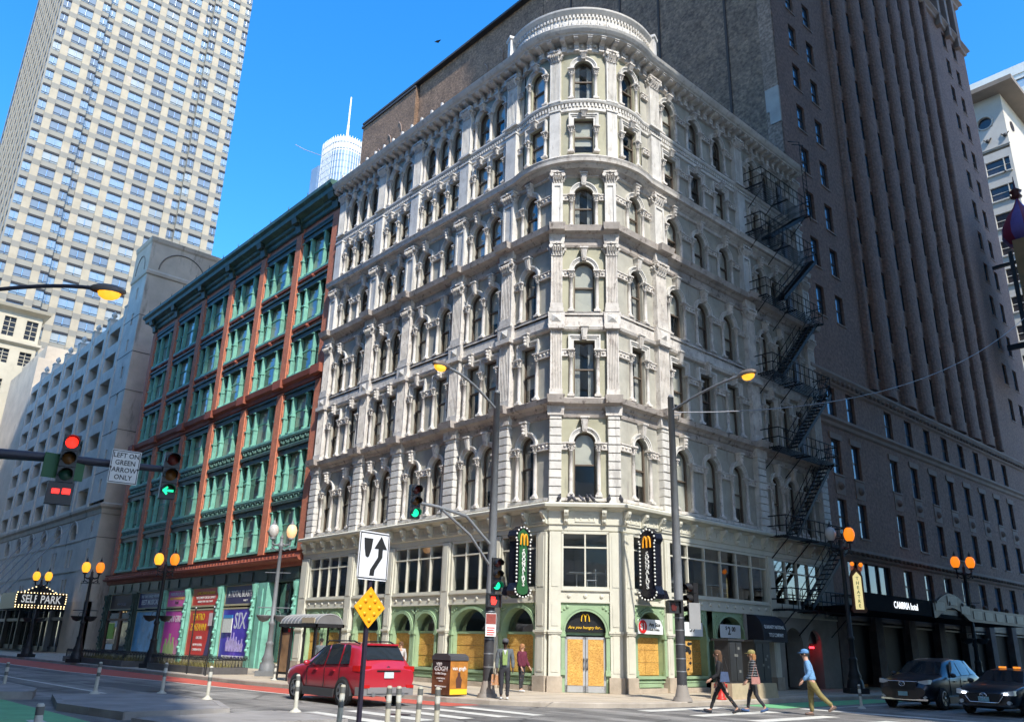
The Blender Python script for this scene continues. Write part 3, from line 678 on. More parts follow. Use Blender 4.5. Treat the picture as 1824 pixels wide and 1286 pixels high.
for fr, u, wh_ in (('C', -.3, 'left half of the corner window above the door'), ('C', .5, 'right half of the corner window above the door'), ('R', 9.6, 'upper shop windows above the two-dollar banner'), ('R', 5.6, 'upper shop windows right of the black bulb sign')):
    ob('cafe_table', tb, None, P(fr, u, -1.1, 3.8)[0], random.random(), label='pale square table inside the '+wh_, cat='table', group='tables upstairs in the shop')
    ob('cafe_chair', ch, None, P(fr, u+.55, -.9, 3.8)[0], random.uniform(0, 6), label='metal chair inside the '+wh_, cat='chair', group='chairs upstairs in the shop')
# ================================================================== GROUND
def asphalt(name, c, streak=.5):
    m = bpy.data.materials.new(name); MATS[name] = m
    t, p, N, K = nodes(m); g = N('NewGeometry')
    n1 = N('TexNoise'); n1.inputs['Scale'].default_value = .5; n1.inputs['Detail'].default_value = 10; n1.inputs['Roughness'].default_value = .7; K(g.outputs[0], n1.inputs[0])
    mp = N('Mapping'); mp.inputs['Scale'].default_value = (.12, 1.3, 1); K(g.outputs[0], mp.inputs[0])
    n2 = N('TexNoise'); n2.inputs['Scale'].default_value = .8; n2.inputs['Detail'].default_value = 6; K(mp.outputs[0], n2.inputs[0])
    ad = N('Math'); ad.operation = 'ADD'; K(n1.outputs[0], ad.inputs[0]); K(n2.outputs[0], ad.inputs[1])
    n3 = N('TexNoise'); n3.inputs['Scale'].default_value = 60; n3.inputs['Detail'].default_value = 3; K(g.outputs[0], n3.inputs[0])
    mr = N('MapRange'); mr.inputs[1].default_value = .7; mr.inputs[2].default_value = 1.3; mr.inputs[3].default_value = 1-streak; mr.inputs[4].default_value = 1+streak; K(ad.outputs[0], mr.inputs[0])
    v = N('TexVoronoi'); v.feature = 'DISTANCE_TO_EDGE'; v.inputs['Scale'].default_value = .45
    wv = N('TexNoise'); wv.inputs['Scale'].default_value = 1.2; K(g.outputs[0], wv.inputs[0])
    mxv = N('Mix'); mxv.data_type = 'RGBA'; mxv.inputs[0].default_value = .35; K(g.outputs[0], mxv.inputs[6]); K(wv.outputs[1], mxv.inputs[7]); K(mxv.outputs[2], v.inputs['Vector'])
    cr = N('MapRange'); cr.inputs[1].default_value = .0; cr.inputs[2].default_value = .02; cr.inputs[3].default_value = .45; cr.inputs[4].default_value = 1; K(v.outputs['Distance'], cr.inputs[0])
    mu = N('Math'); mu.operation = 'MULTIPLY'; K(mr.outputs[0], mu.inputs[0]); K(cr.outputs[0], mu.inputs[1])
    gr = N('MapRange'); gr.inputs[1].default_value = .3; gr.inputs[2].default_value = .7; gr.inputs[3].default_value = .62; gr.inputs[4].default_value = 1.38; K(n3.outputs[0], gr.inputs[0])
    m2 = N('Math'); m2.operation = 'MULTIPLY'; K(mu.outputs[0], m2.inputs[0]); K(gr.outputs[0], m2.inputs[1])
    mx = N('Mix'); mx.data_type = 'RGBA'; mx.blend_type = 'MULTIPLY'; mx.inputs[0].default_value = 1; mx.inputs[6].default_value = (*c, 1); K(m2.outputs[0], mx.inputs[7])
    K(mx.outputs[2], p.inputs['Base Color']); p.inputs['Roughness'].default_value = .82
    b = N('Bump'); b.inputs['Strength'].default_value = .35; b.inputs['Distance'].default_value = .01; K(n3.outputs[0], b.inputs['Height']); K(b.outputs[0], p.inputs['Normal'])
    return m
asp = asphalt('asphalt', (.185, .173, .155), .8)
def worn(name, c, under=(.11, .10, .095), lo=.56):
    return M(name, c, .8, .2, 1.5, .2, 40, stain=[(under, lo, 3.5, 1), (tuple(.6*k for k in c), .62, .9, 1)])
walk = M('sidewalk_concrete', (.50, .42, .315), .85, .16, .6, .2, 40, stain=[((.30, .26, .21), .63, 1.1, 1)])
kerbm = M('kerb_stone', (.40, .35, .29), .85, .25, 1.2, .2, 30)
def sheet(name, poly, z, mat, kind='structure', parent=None):
    return ob(name, MB().add([(x, y, z) for x, y in poly], [tuple(range(len(poly)))]).mesh(name, mat), parent, kind=kind)
ob('ground', MB().add([(-900, -900, -.3), (900, -900, -.3), (900, 900, -.3), (-900, 900, -.3)], [(0, 1, 2, 3)]).mesh('ground', M('far_ground', (.32, .30, .26), .9, .2, .05)), kind='structure')
sheet('road', [(-400, -60), (60, -60), (60, 300), (-400, 300)], 0, asp)
KP = [(-250, -7.3), (-12, -7.3), (-9, -7.0), (-4, -6.3), (-.6, -5.9), (.9, -5.4), (2.2, -4.5), (3.2, -3.2), (3.8, -1.6), (4.0, .4), (4.0, 140)]
ob('sidewalk', MB().prism([(x-.12 if i > 6 else x, y+.14 if i < 8 else y) for i, (x, y) in enumerate(KP)]+[(-250, 140)], 0, .146, 'z').mesh('sidewalk', walk), kind='structure')
kb = ob('kerb', MB().sweep([(0, -.02), (0, .12), (-.02, .15), (-.16, .15), (-.16, -.02)], KP).mesh('kerb', kerbm), kind='structure')
# sidewalk joints: saw cuts as thin recessed-looking strips
jm = M('joint_dark', (.20, .165, .13), .95, .2, 3)
jb = MB()
for x in [4-.12-1.45*i for i in range(1, 70)]:
    jb.box(x-.008, x+.008, -7.1 if x < -12 else -5.2, -.25, .146, .1485)
for y in (-1.9, -3.5, -5.1): jb.box(-95, -1.5, y-.008, y+.008, .146, .1485)
for y in [1.5*i for i in range(0, 60)]: jb.box(.2, 3.85, y-.008, y+.008, .146, .1485)
for x in (1.6, 2.9): jb.box(x-.008, x+.008, -2.5, 90, .146, .1485)
ob('sidewalk_joints', jb.mesh('sidewalk_joints', jm), kind='structure')
redl = worn('bus_lane_red', (.50, .10, .065), lo=.60); grn = worn('bike_lane_green', (.16, .44, .20), lo=.62); wht = worn('road_paint_white', (.62, .60, .53), lo=.60)
sheet('bus_lane', [(-90, -10.6), (-25, -10.3), (-12, -9.1), (-4, -8.6), (.9, -7.0), (.9, -5.75), (-.6, -6.1), (-4, -6.5), (-9, -7.2), (-12, -7.5), (-90, -7.5)], .004, redl)
sheet('bike_lane', [(-80, -21.5), (3.2, -20.8), (2.4, -17.2), (-80, -17.6)], .004, grn)
sheet('bike_lane', [(4.3, 3.2), (5.9, 3.0), (5.6, 13), (4.2, 13)], .004, grn)
sheet('lane_line', [(-90, -14.75), (-4.4, -14.05), (-4.4, -13.9), (-90, -14.6)], .004, wht)
sheet('lane_line', [(-90, -10.8), (-25, -10.5), (-12, -9.3), (-4, -8.8), (-4, -8.65), (-12, -9.15), (-25, -10.35), (-90, -10.65)], .008, wht)
for k in range(8):
    y = -6.9-1.22*k
    sheet('crosswalk_bar', [(1.3, y-.26), (4.6, y-.2), (4.6, y+.26), (1.3, y+.2)], .008, wht)
for k in range(8):
    x = 4.75+1.86*k
    sheet('crosswalk_bar', [(x-.3, -2.7), (x+.24, -2.7), (x+.3, 1.3), (x-.24, 1.3)], .008, wht)
sheet('stop_line', [(6.2, 3.5), (18, 3.5), (18, 3.95), (6.2, 3.95)], .004, wht)
sheet('lane_line', [(6.3, 4.1), (6.45, 4.1), (6.3, 60), (6.15, 60)], .004, wht)
sheet('crosswalk_line', [(3.9, -16), (4.9, -3.2), (5.05, -3.2), (4.05, -16)], .0085, wht) if False else None
asp2 = asphalt('asphalt_patch', (.115, .108, .10), .3); asp3 = asphalt('asphalt_pale', (.21, .195, .17), .35)
for q, m in (([(-14, -12.9), (-6.5, -12.6), (-6.4, -11.2), (-14, -11.4)], asp2), ([(5.2, -9.5), (9.5, -9.2), (9.4, -7.6), (5.3, -7.8)], asp2), ([(-30, -12.5), (-18, -12.2), (-18, -11.4), (-30, -11.5)], asp3), ([(8.9, -5.6), (11.8, -5.6), (11.8, -3.4), (8.8, -3.5)], asp3), ([(5.6, -14.5), (6.9, -14.5), (6.9, -10.2), (5.5, -10.2)], asp3), ([(10.5, -13), (13, -13), (13, -9), (10.5, -9)], asp2)): sheet('road_patch', q, .002, m)
# bike symbol strokes on the green lane
for q in ([(-2.6, -18.4), (-1.2, -18.5), (-1.2, -18.35), (-2.6, -18.25)], [(-1.5, -19.1), (.2, -19.2), (.2, -19.05), (-1.5, -18.95)], [(-3.4, -19.2), (-2.5, -18.5), (-2.3, -18.6), (-3.2, -19.3)], [(1.0, -18.2), (2.2, -18.3), (2.2, -18.0), (1.0, -17.9)]):
    sheet('bike_symbol', q, .008, wht)
mh = MB().lathe([(.34, 0), (.34, .006), (.30, .008), (.01, .008)], 0, 0, 16).mesh('manhole_cover', iron)
for i, (x, y) in enumerate(((2.9, -10.2), (-8.4, -12.1), (9.9, -6.5))): ob('manhole_cover', mh, None, (x, y, .003), label=('manhole cover in the crosswalk beyond the red car', 'manhole cover in the middle of the left street', 'manhole cover in the junction near the camera')[i], cat='manhole')
# concrete traffic islands
isl = M('island_concrete', (.30, .28, .26), .85, .3, .9, .25, 30); isk = M('island_kerb', (.30, .28, .26), .85, .25, 1.5, .2, 30)
def island(poly, h, label):
    o = ob('traffic_island', MB().prism(poly, 0, h, 'z').mesh('traffic_island', isl), label=label, cat='traffic island', group='concrete islands in the street')
    c = Vector((sum(p[0] for p in poly)/len(poly), sum(p[1] for p in poly)/len(poly)))
    for a, b in zip(poly, poly[1:]+poly[:1]):
        d = Vector((b[0]-a[0], b[1]-a[1])); n = Vector((d.y, -d.x)).normalized(); m = (Vector(a)+Vector(b))/2
        if n.dot(m-c) < 0: n = -n
        k = max(1, int(d.length/1.1))
        for i in range(k):
            p = Vector(a)+d*(i/k)+d.normalized()*.012; q = Vector(a)+d*((i+1)/k)-d.normalized()*.012
            ob('kerb_stone', MB().prism([tuple(p+n*.012), tuple(q+n*.012), tuple(q-n*.15), tuple(p-n*.15)], 0, h+.006, 'z').mesh('kerb_stone', isk), o)
    return o
island([(-1.35, -17.0), (1.75, -16.5), (1.55, -14.05), (-.9, -13.25), (-4.5, -13.4), (-4.9, -16.2)], .16, 'large raised concrete island with flexible posts, left foreground')
island([(2.5, -16.6), (4.6, -16.2), (4.4, -12.6), (2.7, -12.55), (1.75, -13.0)], .1, 'low concrete island end nearest the camera, bottom of the picture')
island([(-5.5, -17.35), (-5.3, -16.6), (-7, -16.1), (-16, -16.0), (-16, -17.5)], .2, 'rounded concrete island end at the left edge beside the green lane')
# ================================================================== BUILDINGS BEYOND THE FRAME THAT SHADE THE STREET OR FILL REFLECTIONS
offm = M('office_concrete', (.58, .55, .50), .6, .15, .3)  # paled so these unseen facades bounce light into the street
offg = M('office_glass', (.22, .26, .25), .08, .1, .2, 0, spec=1)
def slabtower(name, x0, x1, y0, y1, h, step, label):
    o = ob(name, None, None, ((x0+x1)/2, (y0+y1)/2, 0), label=label, cat='building')
    L_ = (-(x0+x1)/2, -(y0+y1)/2, 0)
    ob('facade_glass', MB().box(x0, x1, y0, y1, .1, h).mesh('facade_glass', offg), o, L_)
    b = MB(); z = 4
    while z < h: b.box(x0-.25, x1+.25, y0-.25, y1+.25, z, z+2.2); z += step
    ob('floor_bands', b.mesh('floor_bands', offm), o, L_)
    return o
slabtower('office_tower', 27.2, 75, -3.2, 60, 125, 4, 'tall glass tower across the right-hand street, outside the picture, shading the hotel')
slabtower('office_tower', 26, 60.2, -85, -36.5, 180, 4.2, 'steel and glass tower behind the camera, outside the picture, shading the car park')
slabtower('reflection_block', -150, 12, -70, -27.5, 38, 3.8, 'long office block facing the shops across the left-hand street, outside the picture, added for window reflections')  # unseen block added so the left windows mirror a facade
# ================================================================== RED BRICK BUILDING
RBK = ob('brick_building', None, label='red brick building with green window frames next to the cream corner building', cat='building')
rbr = brick('red_brick', (.60, .205, .11), (.51, .165, .088), (.45, .23, .155), 4.5, bump=.3, mot=.1)
terra = M('terracotta', (.30, .085, .05), .7, .2, 2, .2, 15)
grnp = M('paint_green', (.19, .45, .355), .55, .28, 1.6, .08); grnd = M('paint_green_dark', (.045, .07, .055), .5, .25, 2, .1, stain=[((.10, .16, .13), .6, 2, .6)])
shade = M('window_shade_tan', (.58, .52, .40), .85, .1, 2)
RX = [-54.55, -49.25, -43.3, -37.85, -32.4, -27.0, -22.05]
RF = [(24.9, 28.1), (21.35, 24.35), (17.85, 20.75), (13.85, 16.75), (10.15, 13.05), (6.75, 9.55)]
for x in RX:
    wd = .95
    ob('pier', cached('rpier', lambda: MB().box(-wd/2, wd/2, -.02, .6, 6.5, 29.6).box(-wd/2+.1, wd/2-.1, -.1, .05, 6.6, 16.9).box(-wd/2+.1, wd/2-.1, -.1, .05, 17.9, 28.6).mesh('pier', rbr)), RBK, (x, 0, 0))
def rwin(bw, h):
    """three-light bay: frame with deep mullions; panes and shades hang below it"""
    b = MB(); hw = bw/2
    b.cur = 1; b.box(-hw, hw, .05, .5, h-.34, h+.16); b.box(-hw, hw, -.05, .3, h+.02, h+.16)
    b.cur = 0; b.box(-hw, hw, -.06, .5, 0, .14)
    for x in (-hw+.1, -hw*.45, hw*.45, hw-.1):
        b.box(x-.07, x+.07, .06, .36, .14, h-.3); b.box(x-.11, x+.11, -.03, .3, h*.45, h*.45+.07); b.box(x-.11, x+.11, -.03, .3, h-.45, h-.38); b.box(x-.1, x+.1, -.03, .3, .14, .3)
    b.box(-hw, hw, .3, .42, h*.56, h*.56+.07)
    return b.mesh('window', grnp, grnd)
for bi in range(6):
    x0 = RX[bi]+.47; x1 = RX[bi+1]-.47; bw = x1-x0; cx = (x0+x1)/2
    for fi, (sl, hd) in enumerate(RF):
        h = hd-sl
        o = ob('window', cached(('rw', round(bw, 2), round(h, 2)), lambda: rwin(bw, h)), RBK, (cx, 0, sl))
        hw = bw/2
        for k, (a, c) in enumerate(((-hw+.17, -hw*.45-.07), (-hw*.45+.07, hw*.45-.07), (hw*.45+.07, hw-.17))):
            ob('pane', cached(('rp', round(a, 2), round(c, 2), round(h, 2)), lambda: MB().add([(a, .36, .14), (c, .36, .14), (c, .36, h-.3), (a, .36, h-.3)], [(0, 1, 2, 3)]).mesh('pane', gl)), o)
            q = random.choice((.4, .6, .8, .95)) if (k == 1 or random.random() < .65) else 0
            if bi < 3 and k == 1: q = random.choice((.8, .95, 1))
            if q: ob('shade', cached(('rs', round(a, 2), round(c, 2), round(h, 2), q), lambda: MB().box(a, c, .40, .41, .14+(h-.44)*(1-q), h-.3).mesh('shade', shade)), o)
        # spandrel below the window
        zb = RF[fi+1][1]+.16 if fi < 5 else 6.5
        if fi == 2: zb = 17.75
        m_ = rbr if fi < 3 else grnd
        b = MB().box(x0, x1, .08, .5, zb, sl); s_ = ob('spandrel', b.mesh('spandrel', m_), RBK)
        if fi in (3, 4):
            q = MB(); z = (zb+sl)/2; n = 12
            for i in range(n):
                xx = x0+.3+(x1-x0-.6)*i/(n-1); q.ball((xx, .07, z+.06*(-1)**i), .13, 6, 4); q.tube([(xx-.12, .04, z-.1), (xx, .0, z+.12), (xx+.12, .04, z-.08)], .03, 4)
            q.box(x0, x1, -.04, .1, zb+.02, zb+.09); q.box(x0, x1, -.04, .1, sl-.1, sl-.02)
            ob('ornament', q.mesh('ornament', M('green_ornament', (.14, .25, .2), .6, .3, 4)), s_)
        elif fi in (0, 1): ob('ornament', MB().box(cx-.25, cx+.25, -.02, .1, (zb+sl)/2-.2, (zb+sl)/2+.2).box(x0, x1, -.04, .12, sl-.14, sl).ball((cx, -.03, (zb+sl)/2), .14, 7, 4).mesh('ornament', terra), s_)
    ob('frieze_panel', MB().box(x0, x1, .08, .5, 28.26, 29.7).box(x0, x1, 0, .2, 28.26, 28.6).mesh('frieze_panel', rbr), RBK)
    ob('lintel', MB().box(x0, x1, -.03, .3, 28.28, 28.5).box(x0+.1, x1-.1, -.06, .2, 28.36, 28.42).mesh('lintel', grnd), RBK)
RPATH = [(-55.05, 2), (-55.05, 0), (-21.62, 0)]
ob('belt_course', MB().sweep([(0, 16.95), (.1, 17.0), (.12, 17.25), (.3, 17.4), (.34, 17.62), (.36, 17.72), (0, 17.8)], RPATH).mesh('belt_course', terra), RBK)
for x in RX: ob('belt_block', MB().box(x-.55, x+.55, -.46, 0, 17.2, 17.76).mesh('belt_block', terra), RBK)
ob('cornice', MB().sweep([(0, 28.9), (.1, 29.0), (.12, 29.25), (.3, 29.35), (.34, 29.55), (.75, 29.7), (.8, 29.98), (1.0, 30.15), (1.02, 30.38), (0, 30.5)], RPATH).mesh('cornice', M('cornice_green', (.055, .12, .10), .5, .35, 1.3, .1, stain=[((.14, .30, .22), .58, 1.2, .5)])), RBK)
for x in RX: ob('bracket', MB().prism([(0, 28.6), (-.25, 28.7), (-.35, 29.3), (-.62, 29.3), (-.75, 29.75), (0, 29.75)], -.34+x, .34+x, 'x').mesh('bracket', grnd), RBK)
for i in range(13): ob('finial', cached('fin', lambda: MB().cyl((0, 0, 0), (0, 0, .35), .05, .01, 5).mesh('finial', grnd)), RBK, (-54.5+2.7*i, -.95, 30.38))
ob('shop_cornice', MB().sweep([(0, 5.75), (.12, 5.8), (.16, 6.0), (.42, 6.1), (.45, 6.22), (.34, 6.28), (.3, 6.5), (.36, 6.56), (0, 6.62)], RPATH).mesh('shop_cornice', terra), RBK)
cb = MB().box(-.09, .09, -.4, -.1, 5.98, 6.14).mesh('bracket', terra)
for i in range(70): ob('bracket', cb, RBK, (-54.8+.47*i, 0, .26))
ob('body', MB().box(-55, -21.6, .62, 18, .15, 30.2).mesh('body', inter), RBK)
ob('side_wall', MB().box(-55.05, -54.9, .02, 18, .15, 30.3).mesh('side_wall', rbr), RBK)
# shopfront with posters
ob('shop_frieze', MB().box(-55, -21.7, .02, .5, 4.95, 5.78).mesh('shop_frieze', grnd), RBK)
for i in range(17): ob('frieze_panel', MB().box(-54.6+1.95*i, -53.2+1.95*i, -.03, .1, 5.08, 5.65).mesh('frieze_panel', black if i % 2 else grnd), RBK)
SX = [-54.6, -48.0, -41.85, -37.45, -32.05, -27.1, -22.0]
def shopcol(x, m):
    b = MB().box(x-.25, x+.25, -.06, .5, .15, 5.0); b.box(x-.32, x+.32, -.14, .3, .15, .8)
    b.lathe([(.13, .8), (.13, 2.2), (.17, 2.25), (.13, 2.35), (.12, 4.4), (.2, 4.6), (.22, 4.9)], x, -.1, 8)
    for z in (1.1, 1.6, 2.1, 2.9, 3.4, 3.9): b.ball((x, -.2, z), .12, 7, 4); b.ball((x-.12, -.15, z+.2), .07, 5, 4); b.ball((x+.12, -.15, z+.2), .07, 5, 4)
    ob('shop_column', b.mesh('shop_column', m), RBK)
for i, x in enumerate(SX): shopcol(x, grnd if i < 2 else grnp)
ob('shop_column', MB().box(-26.6, -25.5, -.12, .5, .15, 4.95).box(-26.5, -25.9, -.2, .1, .15, 4.6).mesh('shop_column', grnp), RBK)
trim = M('trim_tan', (.42, .38, .24), .6, .1)
def poster(x0, x1, z0, z1, col, lines, nm='poster'):
    fr_ = ob('display_window', MB().box(x0-.1, x1+.1, .1, .2, z0-.12, z0).box(x0-.1, x1+.1, .1, .2, z1, z1+.1).box(x0-.1, x0, .1, .2, z0, z1).box(x1, x1+.1, .1, .2, z0, z1).mesh('display_window', trim), RBK)
    ob(nm, MB().box(x0, x1, .12, .16, z0, z1).mesh(nm, col), fr_)
    for (tx, dx, z, s, m, k) in lines: text(tx, fr_, ((x0+x1)/2+dx, .11, z), s, m, sx=k)
    return fr_
pk = M('poster_magenta', (.72, .07, .40), .4, .1, 2); rd = M('poster_red', (.60, .04, .03), .4, .15, 1.2); pu = M('poster_purple', (.07, .04, .45), .35, .4, .5, stain=[((.24, .13, .66), .55, .6, 1)])
bl_ = M('poster_blue', (.14, .42, .62), .4, .5, .6, stain=[((.35, .5, .55), .58, 1.1, 1), ((.04, .12, .2), .6, .8, 1)]); nv = M('poster_navy', (.05, .04, .12), .4, .1)
tw = M('print_white', (.75, .75, .72), .5, 0); ty = M('print_yellow', (.80, .55, .03), .5, 0); tk = M('print_black', (.02, .02, .02), .5, 0); lg = M('print_green', (.48, .6, .22), .5, .1)
f_ = poster(-47.4, -42.6, .62, 3.5, bl_, [])
f_ = poster(-47.4, -42.6, 3.82, 4.9, nv, [('THE TONY AWARD WINNING', 0, 4.62, .3, tw, .95), ('BEST MUSICAL', 0, 4.2, .52, tw, 1.05)], 'banner')
f_ = poster(-41.4, -37.95, .62, 3.5, pk, [('MEAN GIRLS', 0, 2.95, .62, tw, .85)])
for i, (dx, hh, m) in enumerate(((-1, 1.0, lg), (-.35, 1.35, lg), (.3, 1.1, lg), (.95, .9, M('print_pink', (.7, .3, .42), .5, .1)))):
    ob('printed_figure', MB().prism([(dx-.32, .64), (dx+.32, .64), (dx+.3, .64+hh*.5), (dx+.13, .64+hh*.72), (dx+.16, .64+hh), (dx-.16, .64+hh), (dx-.13, .64+hh*.72), (dx-.3, .64+hh*.5)], .105, .115, 'y').mesh('printed_figure', m), f_, (-39.67, 0, 0))
poster(-41.4, -37.95, 3.82, 4.9, M('poster_pink', (.8, .12, .42), .4, .08), [('FABULOUS, SPLASHY', 0, 4.65, .3, tw, 1), ('AND WONDERFULLY', 0, 4.35, .28, ty, 1), ('FUN!', 0, 4.05, .28, tk, 1)], 'banner')
f_ = poster(-36.9, -32.6, .62, 3.5, rd, [('TEATRO', -.7, 3.05, .62, ty, .85), ('ZINZANNI', -.55, 2.4, .62, ty, .85), ('ENCORE', -.2, 1.75, .24, tw, 1), ('NOW PLAYING', -.3, 1.3, .22, tw, 1), ('CAMBRIA HOTEL', -.3, 1.0, .2, tw, 1)])
ob('printed_figure', MB().prism([(-33.9, .64), (-32.65, .64), (-32.75, 2.2), (-33.0, 3.0), (-33.3, 3.3), (-33.5, 2.6), (-33.6, 1.6)], .105, .115, 'y').mesh('printed_figure', nv), f_)
ob('notice', MB().box(-33.6, -32.5, .03, .08, 2.5, 3.3).mesh('notice', M('notice_pink', (.68, .55, .55), .6, .15, 6)), f_)
poster(-36.9, -32.6, 3.82, 4.9, rd, [('LOVE, CHAOS & DINNER', 0, 4.6, .26, ty, 1), ('THE COMEDY CIRCUS CABARET', 0, 4.3, .22, tw, 1), ('RESERVE YOUR TABLE TODAY', 0, 4.05, .18, tw, 1)], 'banner')
f_ = poster(-31.6, -27.55, .5, 3.5, pu, [('SIX', .5, 2.75, 1.35, M('print_silver', (.62, .66, .75), .35, .2, 3), .85), ('BROADWAY IN CHICAGO', 0, .66, .26, tw, 1)])
for i in range(6):
    dx = -1.0+.4*i; hh = .9+.25*sin(i*1.1)
    ob('printed_figure', MB().prism([(dx-.15, 1.0), (dx+.15, 1.0), (dx+.22, 1.0+hh*.55), (dx+.07, 1.0+hh*.75), (dx+.08, 1.0+hh), (dx-.08, 1.0+hh), (dx-.07, 1.0+hh*.75), (dx-.22, 1.0+hh*.55)], .105, .115, 'y').mesh('printed_figure', M('print_lilac', (.5, .42, .75), .5, .35, 4)), f_, (-29.5, 0, 0))
n_ = ob('notice', MB().box(-31.3, -30.0, .02, .07, 2.1, 2.95).mesh('notice', M('notice_white', (.68, .7, .66), .6, .15, 8)), f_); ob('notice_head', MB().box(-31.3, -30.0, .01, .05, 2.95, 3.15).mesh('notice_head', M('notice_blue', (.05, .25, .6), .6, 0)), n_)
poster(-31.6, -27.55, 3.82, 4.9, nv, [('A TOTAL BLAST!', 0, 4.4, .56, tw, .8), ('VARIETY', .9, 4.0, .16, tw, 1)], 'banner')
poster(-54.0, -48.6, 3.82, 4.9, M('poster_brown', (.05, .035, .03), .5, .2), [('NOW ON SALE', 0, 4.15, .3, M('print_grey', (.3, .3, .3), .5, 0), 1)], 'banner')
d_ = ob('entrance', MB().box(-54.0, -53.9, .0, .2, .3, 3.7).box(-51.2, -51.0, .0, .2, .3, 3.7).box(-48.7, -48.5, .0, .2, .3, 3.7).box(-54, -48.5, .0, .2, 2.9, 3.05).box(-51, -50.6, .0, .3, .3, 2.9).mesh('entrance', M('bronze_door', (.12, .06, .04), .5, .2)), RBK)
ob('pane', MB().box(-54, -48.6, .1, .12, .3, 3.6).mesh('pane', dglass), d_)
for (a, c, z0, z1, m) in ((-53.4, -52.0, 1.5, 2.7, M('flyer_lime', (.35, .55, .08), .6, .3, 3)), (-53.3, -51.7, .5, 1.1, MATS['notice_white']), (-51.9, -50.9, 2.4, 3.0, MATS['notice_white'])): ob('flyer', MB().box(a, c, .05, .08, z0, z1).mesh('flyer', m), d_)
ob('sill_base', MB().box(-55, -21.8, -.02, .4, .15, .5).mesh('sill_base', trim), RBK)
d_ = ob('entrance', MB().box(-25.3, -25.1, .4, .6, .15, 4.9).box(-23.7, -23.5, .4, .6, .15, 4.9).box(-22.4, -22.2, .4, .6, .15, 4.9).box(-25.3, -22.2, .4, .6, 3.0, 3.2).mesh('entrance', M('teal_steel', (.06, .12, .12), .5, .2)), RBK)
ob('pane', MB().box(-25.2, -22.2, .5, .52, .15, 4.9).mesh('pane', dglass), d_)
ob('handle', MB().cyl((-23.9, .3, .3), (-23.9, .3, 3.0), .07, n=6).mesh('handle', M('brass', (.6, .38, .08), .35, .1, metal=.7)), d_)
# ================================================================== CAR PARK
GP = ob('car_park', None, None, (-60.8, 0, 0), label='grey stone multi-storey car park with rows of open bays beyond the brick building', cat='building')
GO = (60.8, 0, 0)
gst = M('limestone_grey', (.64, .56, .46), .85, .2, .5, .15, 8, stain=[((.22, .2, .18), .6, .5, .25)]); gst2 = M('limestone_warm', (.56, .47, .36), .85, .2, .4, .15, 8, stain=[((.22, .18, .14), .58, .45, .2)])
def gp(name, b, m, parent=None, **k): return ob(name, b.mesh(name, m), parent or GP, GO if not parent else (0, 0, 0), **k)
XB = [-68.3-5.45*i for i in range(7)]; ZR = [14.6+2.86*i for i in range(7)]
b = MB()
for k, z in enumerate(ZR): wallpanel(b, -103.2, -65.2, z-1.43, z+1.43, [(x, 1.72, z-.78, z+.92, 0) for x in XB], 0, .9)
b.box(-103.2, -65.2, 0, .9, 33.2, 33.75)
gp('wall', b, gst)
for x in XB:
    gp('pilaster', MB().box(x+2.72-.3, x+2.72+.3, -.14, .1, 13.4, 33.2), gst)
    o = gp('pinnacle', MB().box(x-.0+2.72-.45, x+2.72+.45, -.1, .8, 33.2, 34.6).box(x+2.72-.5, x+2.72+.5, -.15, .85, 34.6, 34.75), gst)
    ob('urn', MB().lathe([(.12, 34.75), (.1, 34.9), (.3, 35.15), (.3, 35.35), (.15, 35.6), (.01, 35.75)], x+2.72, .35, 8).mesh('urn', gst), o)
dk = MB()
for z in ZR: dk.box(-103, -65.4, .9, 16, z-1.5, z-1.2); dk.box(-103, -65.4, .7, .95, z-.8, z-.4)
for x in XB: dk.box(x-2.95, x-2.5, 3, 3.5, 13.4, 33)
gp('parking_decks', dk, M('deck_concrete', (.16, .15, .14), .9, .2))
gp('back_wall', MB().box(-103, -65.4, 15.5, 16, 13, 33.5), inter)
# corner pavilion with slit windows, and its sunny end wall
sl = MB(); PZ = [15.2+2.86*i for i in range(8)]
for z in PZ: wallpanel(sl, -65.4, -60.8, z-1.43, z+1.43, [(-62.9, .22, z-.6, z+.7, 0)], -.05, .35)
sl.add([(-65.4, -.05, 36.6), (-60.8, -.05, 36.6), (-60.8, -.05, 41.1), (-65.4, -.05, 41.1)], [(0, 1, 2, 3)])
gp('pavilion_front', sl, gst)
for z in PZ: gp('slit_window', MB().box(-63.12, -62.68, .2, .25, z-.6, z+.7), inter)
side = MB().add([(-60.8, -.05, .15), (-60.8, 18, .15), (-60.8, 18, 41.1), (-60.8, -.05, 41.1)], [(0, 1, 2, 3)])
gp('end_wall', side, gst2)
for z in (10.3, 16.6, 20.5, 24.5, 28.5, 32.4): gp('string_joint', MB().box(-65.4, -60.77, -.075, 0, z-.03, z+.03).box(-60.8, -60.775, -.05, 18, z-.03, z+.03), M('joint_brown', (.14, .125, .11), .9, .1))  # dark brown string joints round the pavilion
gp('pavilion_cornice', MB().sweep([(0, 36.9), (.12, 37), (.15, 37.3), (.05, 37.5), (.05, 40.5), (.15, 40.7), (.2, 41.1), (0, 41.2)], [(-65.4, -.05), (-60.8, -.05), (-60.8, 18)]), gst2)
gp('blind_arch', MB().tube([(-60.74, 3.4-2.4*cos(t), 37.7+2.3*sin(t)) for t in [pi*i/16 for i in range(17)]], .07, 5), M('arch_brown', (.2, .17, .14), .9, .1))  # dark brown tube outlining the blind arch
gp('blind_arch', MB().tube([(-63.1-1.3*cos(t), -.1, 37.7+1.9*sin(t)) for t in [pi*i/16 for i in range(17)]], .07, 5), MATS['arch_brown'])
gp('roof', MB().box(-103, -61, .1, 18, 33, 33.3).box(-65.4, -60.9, 0, 18, 40.6, 41.0), MATS['roof_tar'])
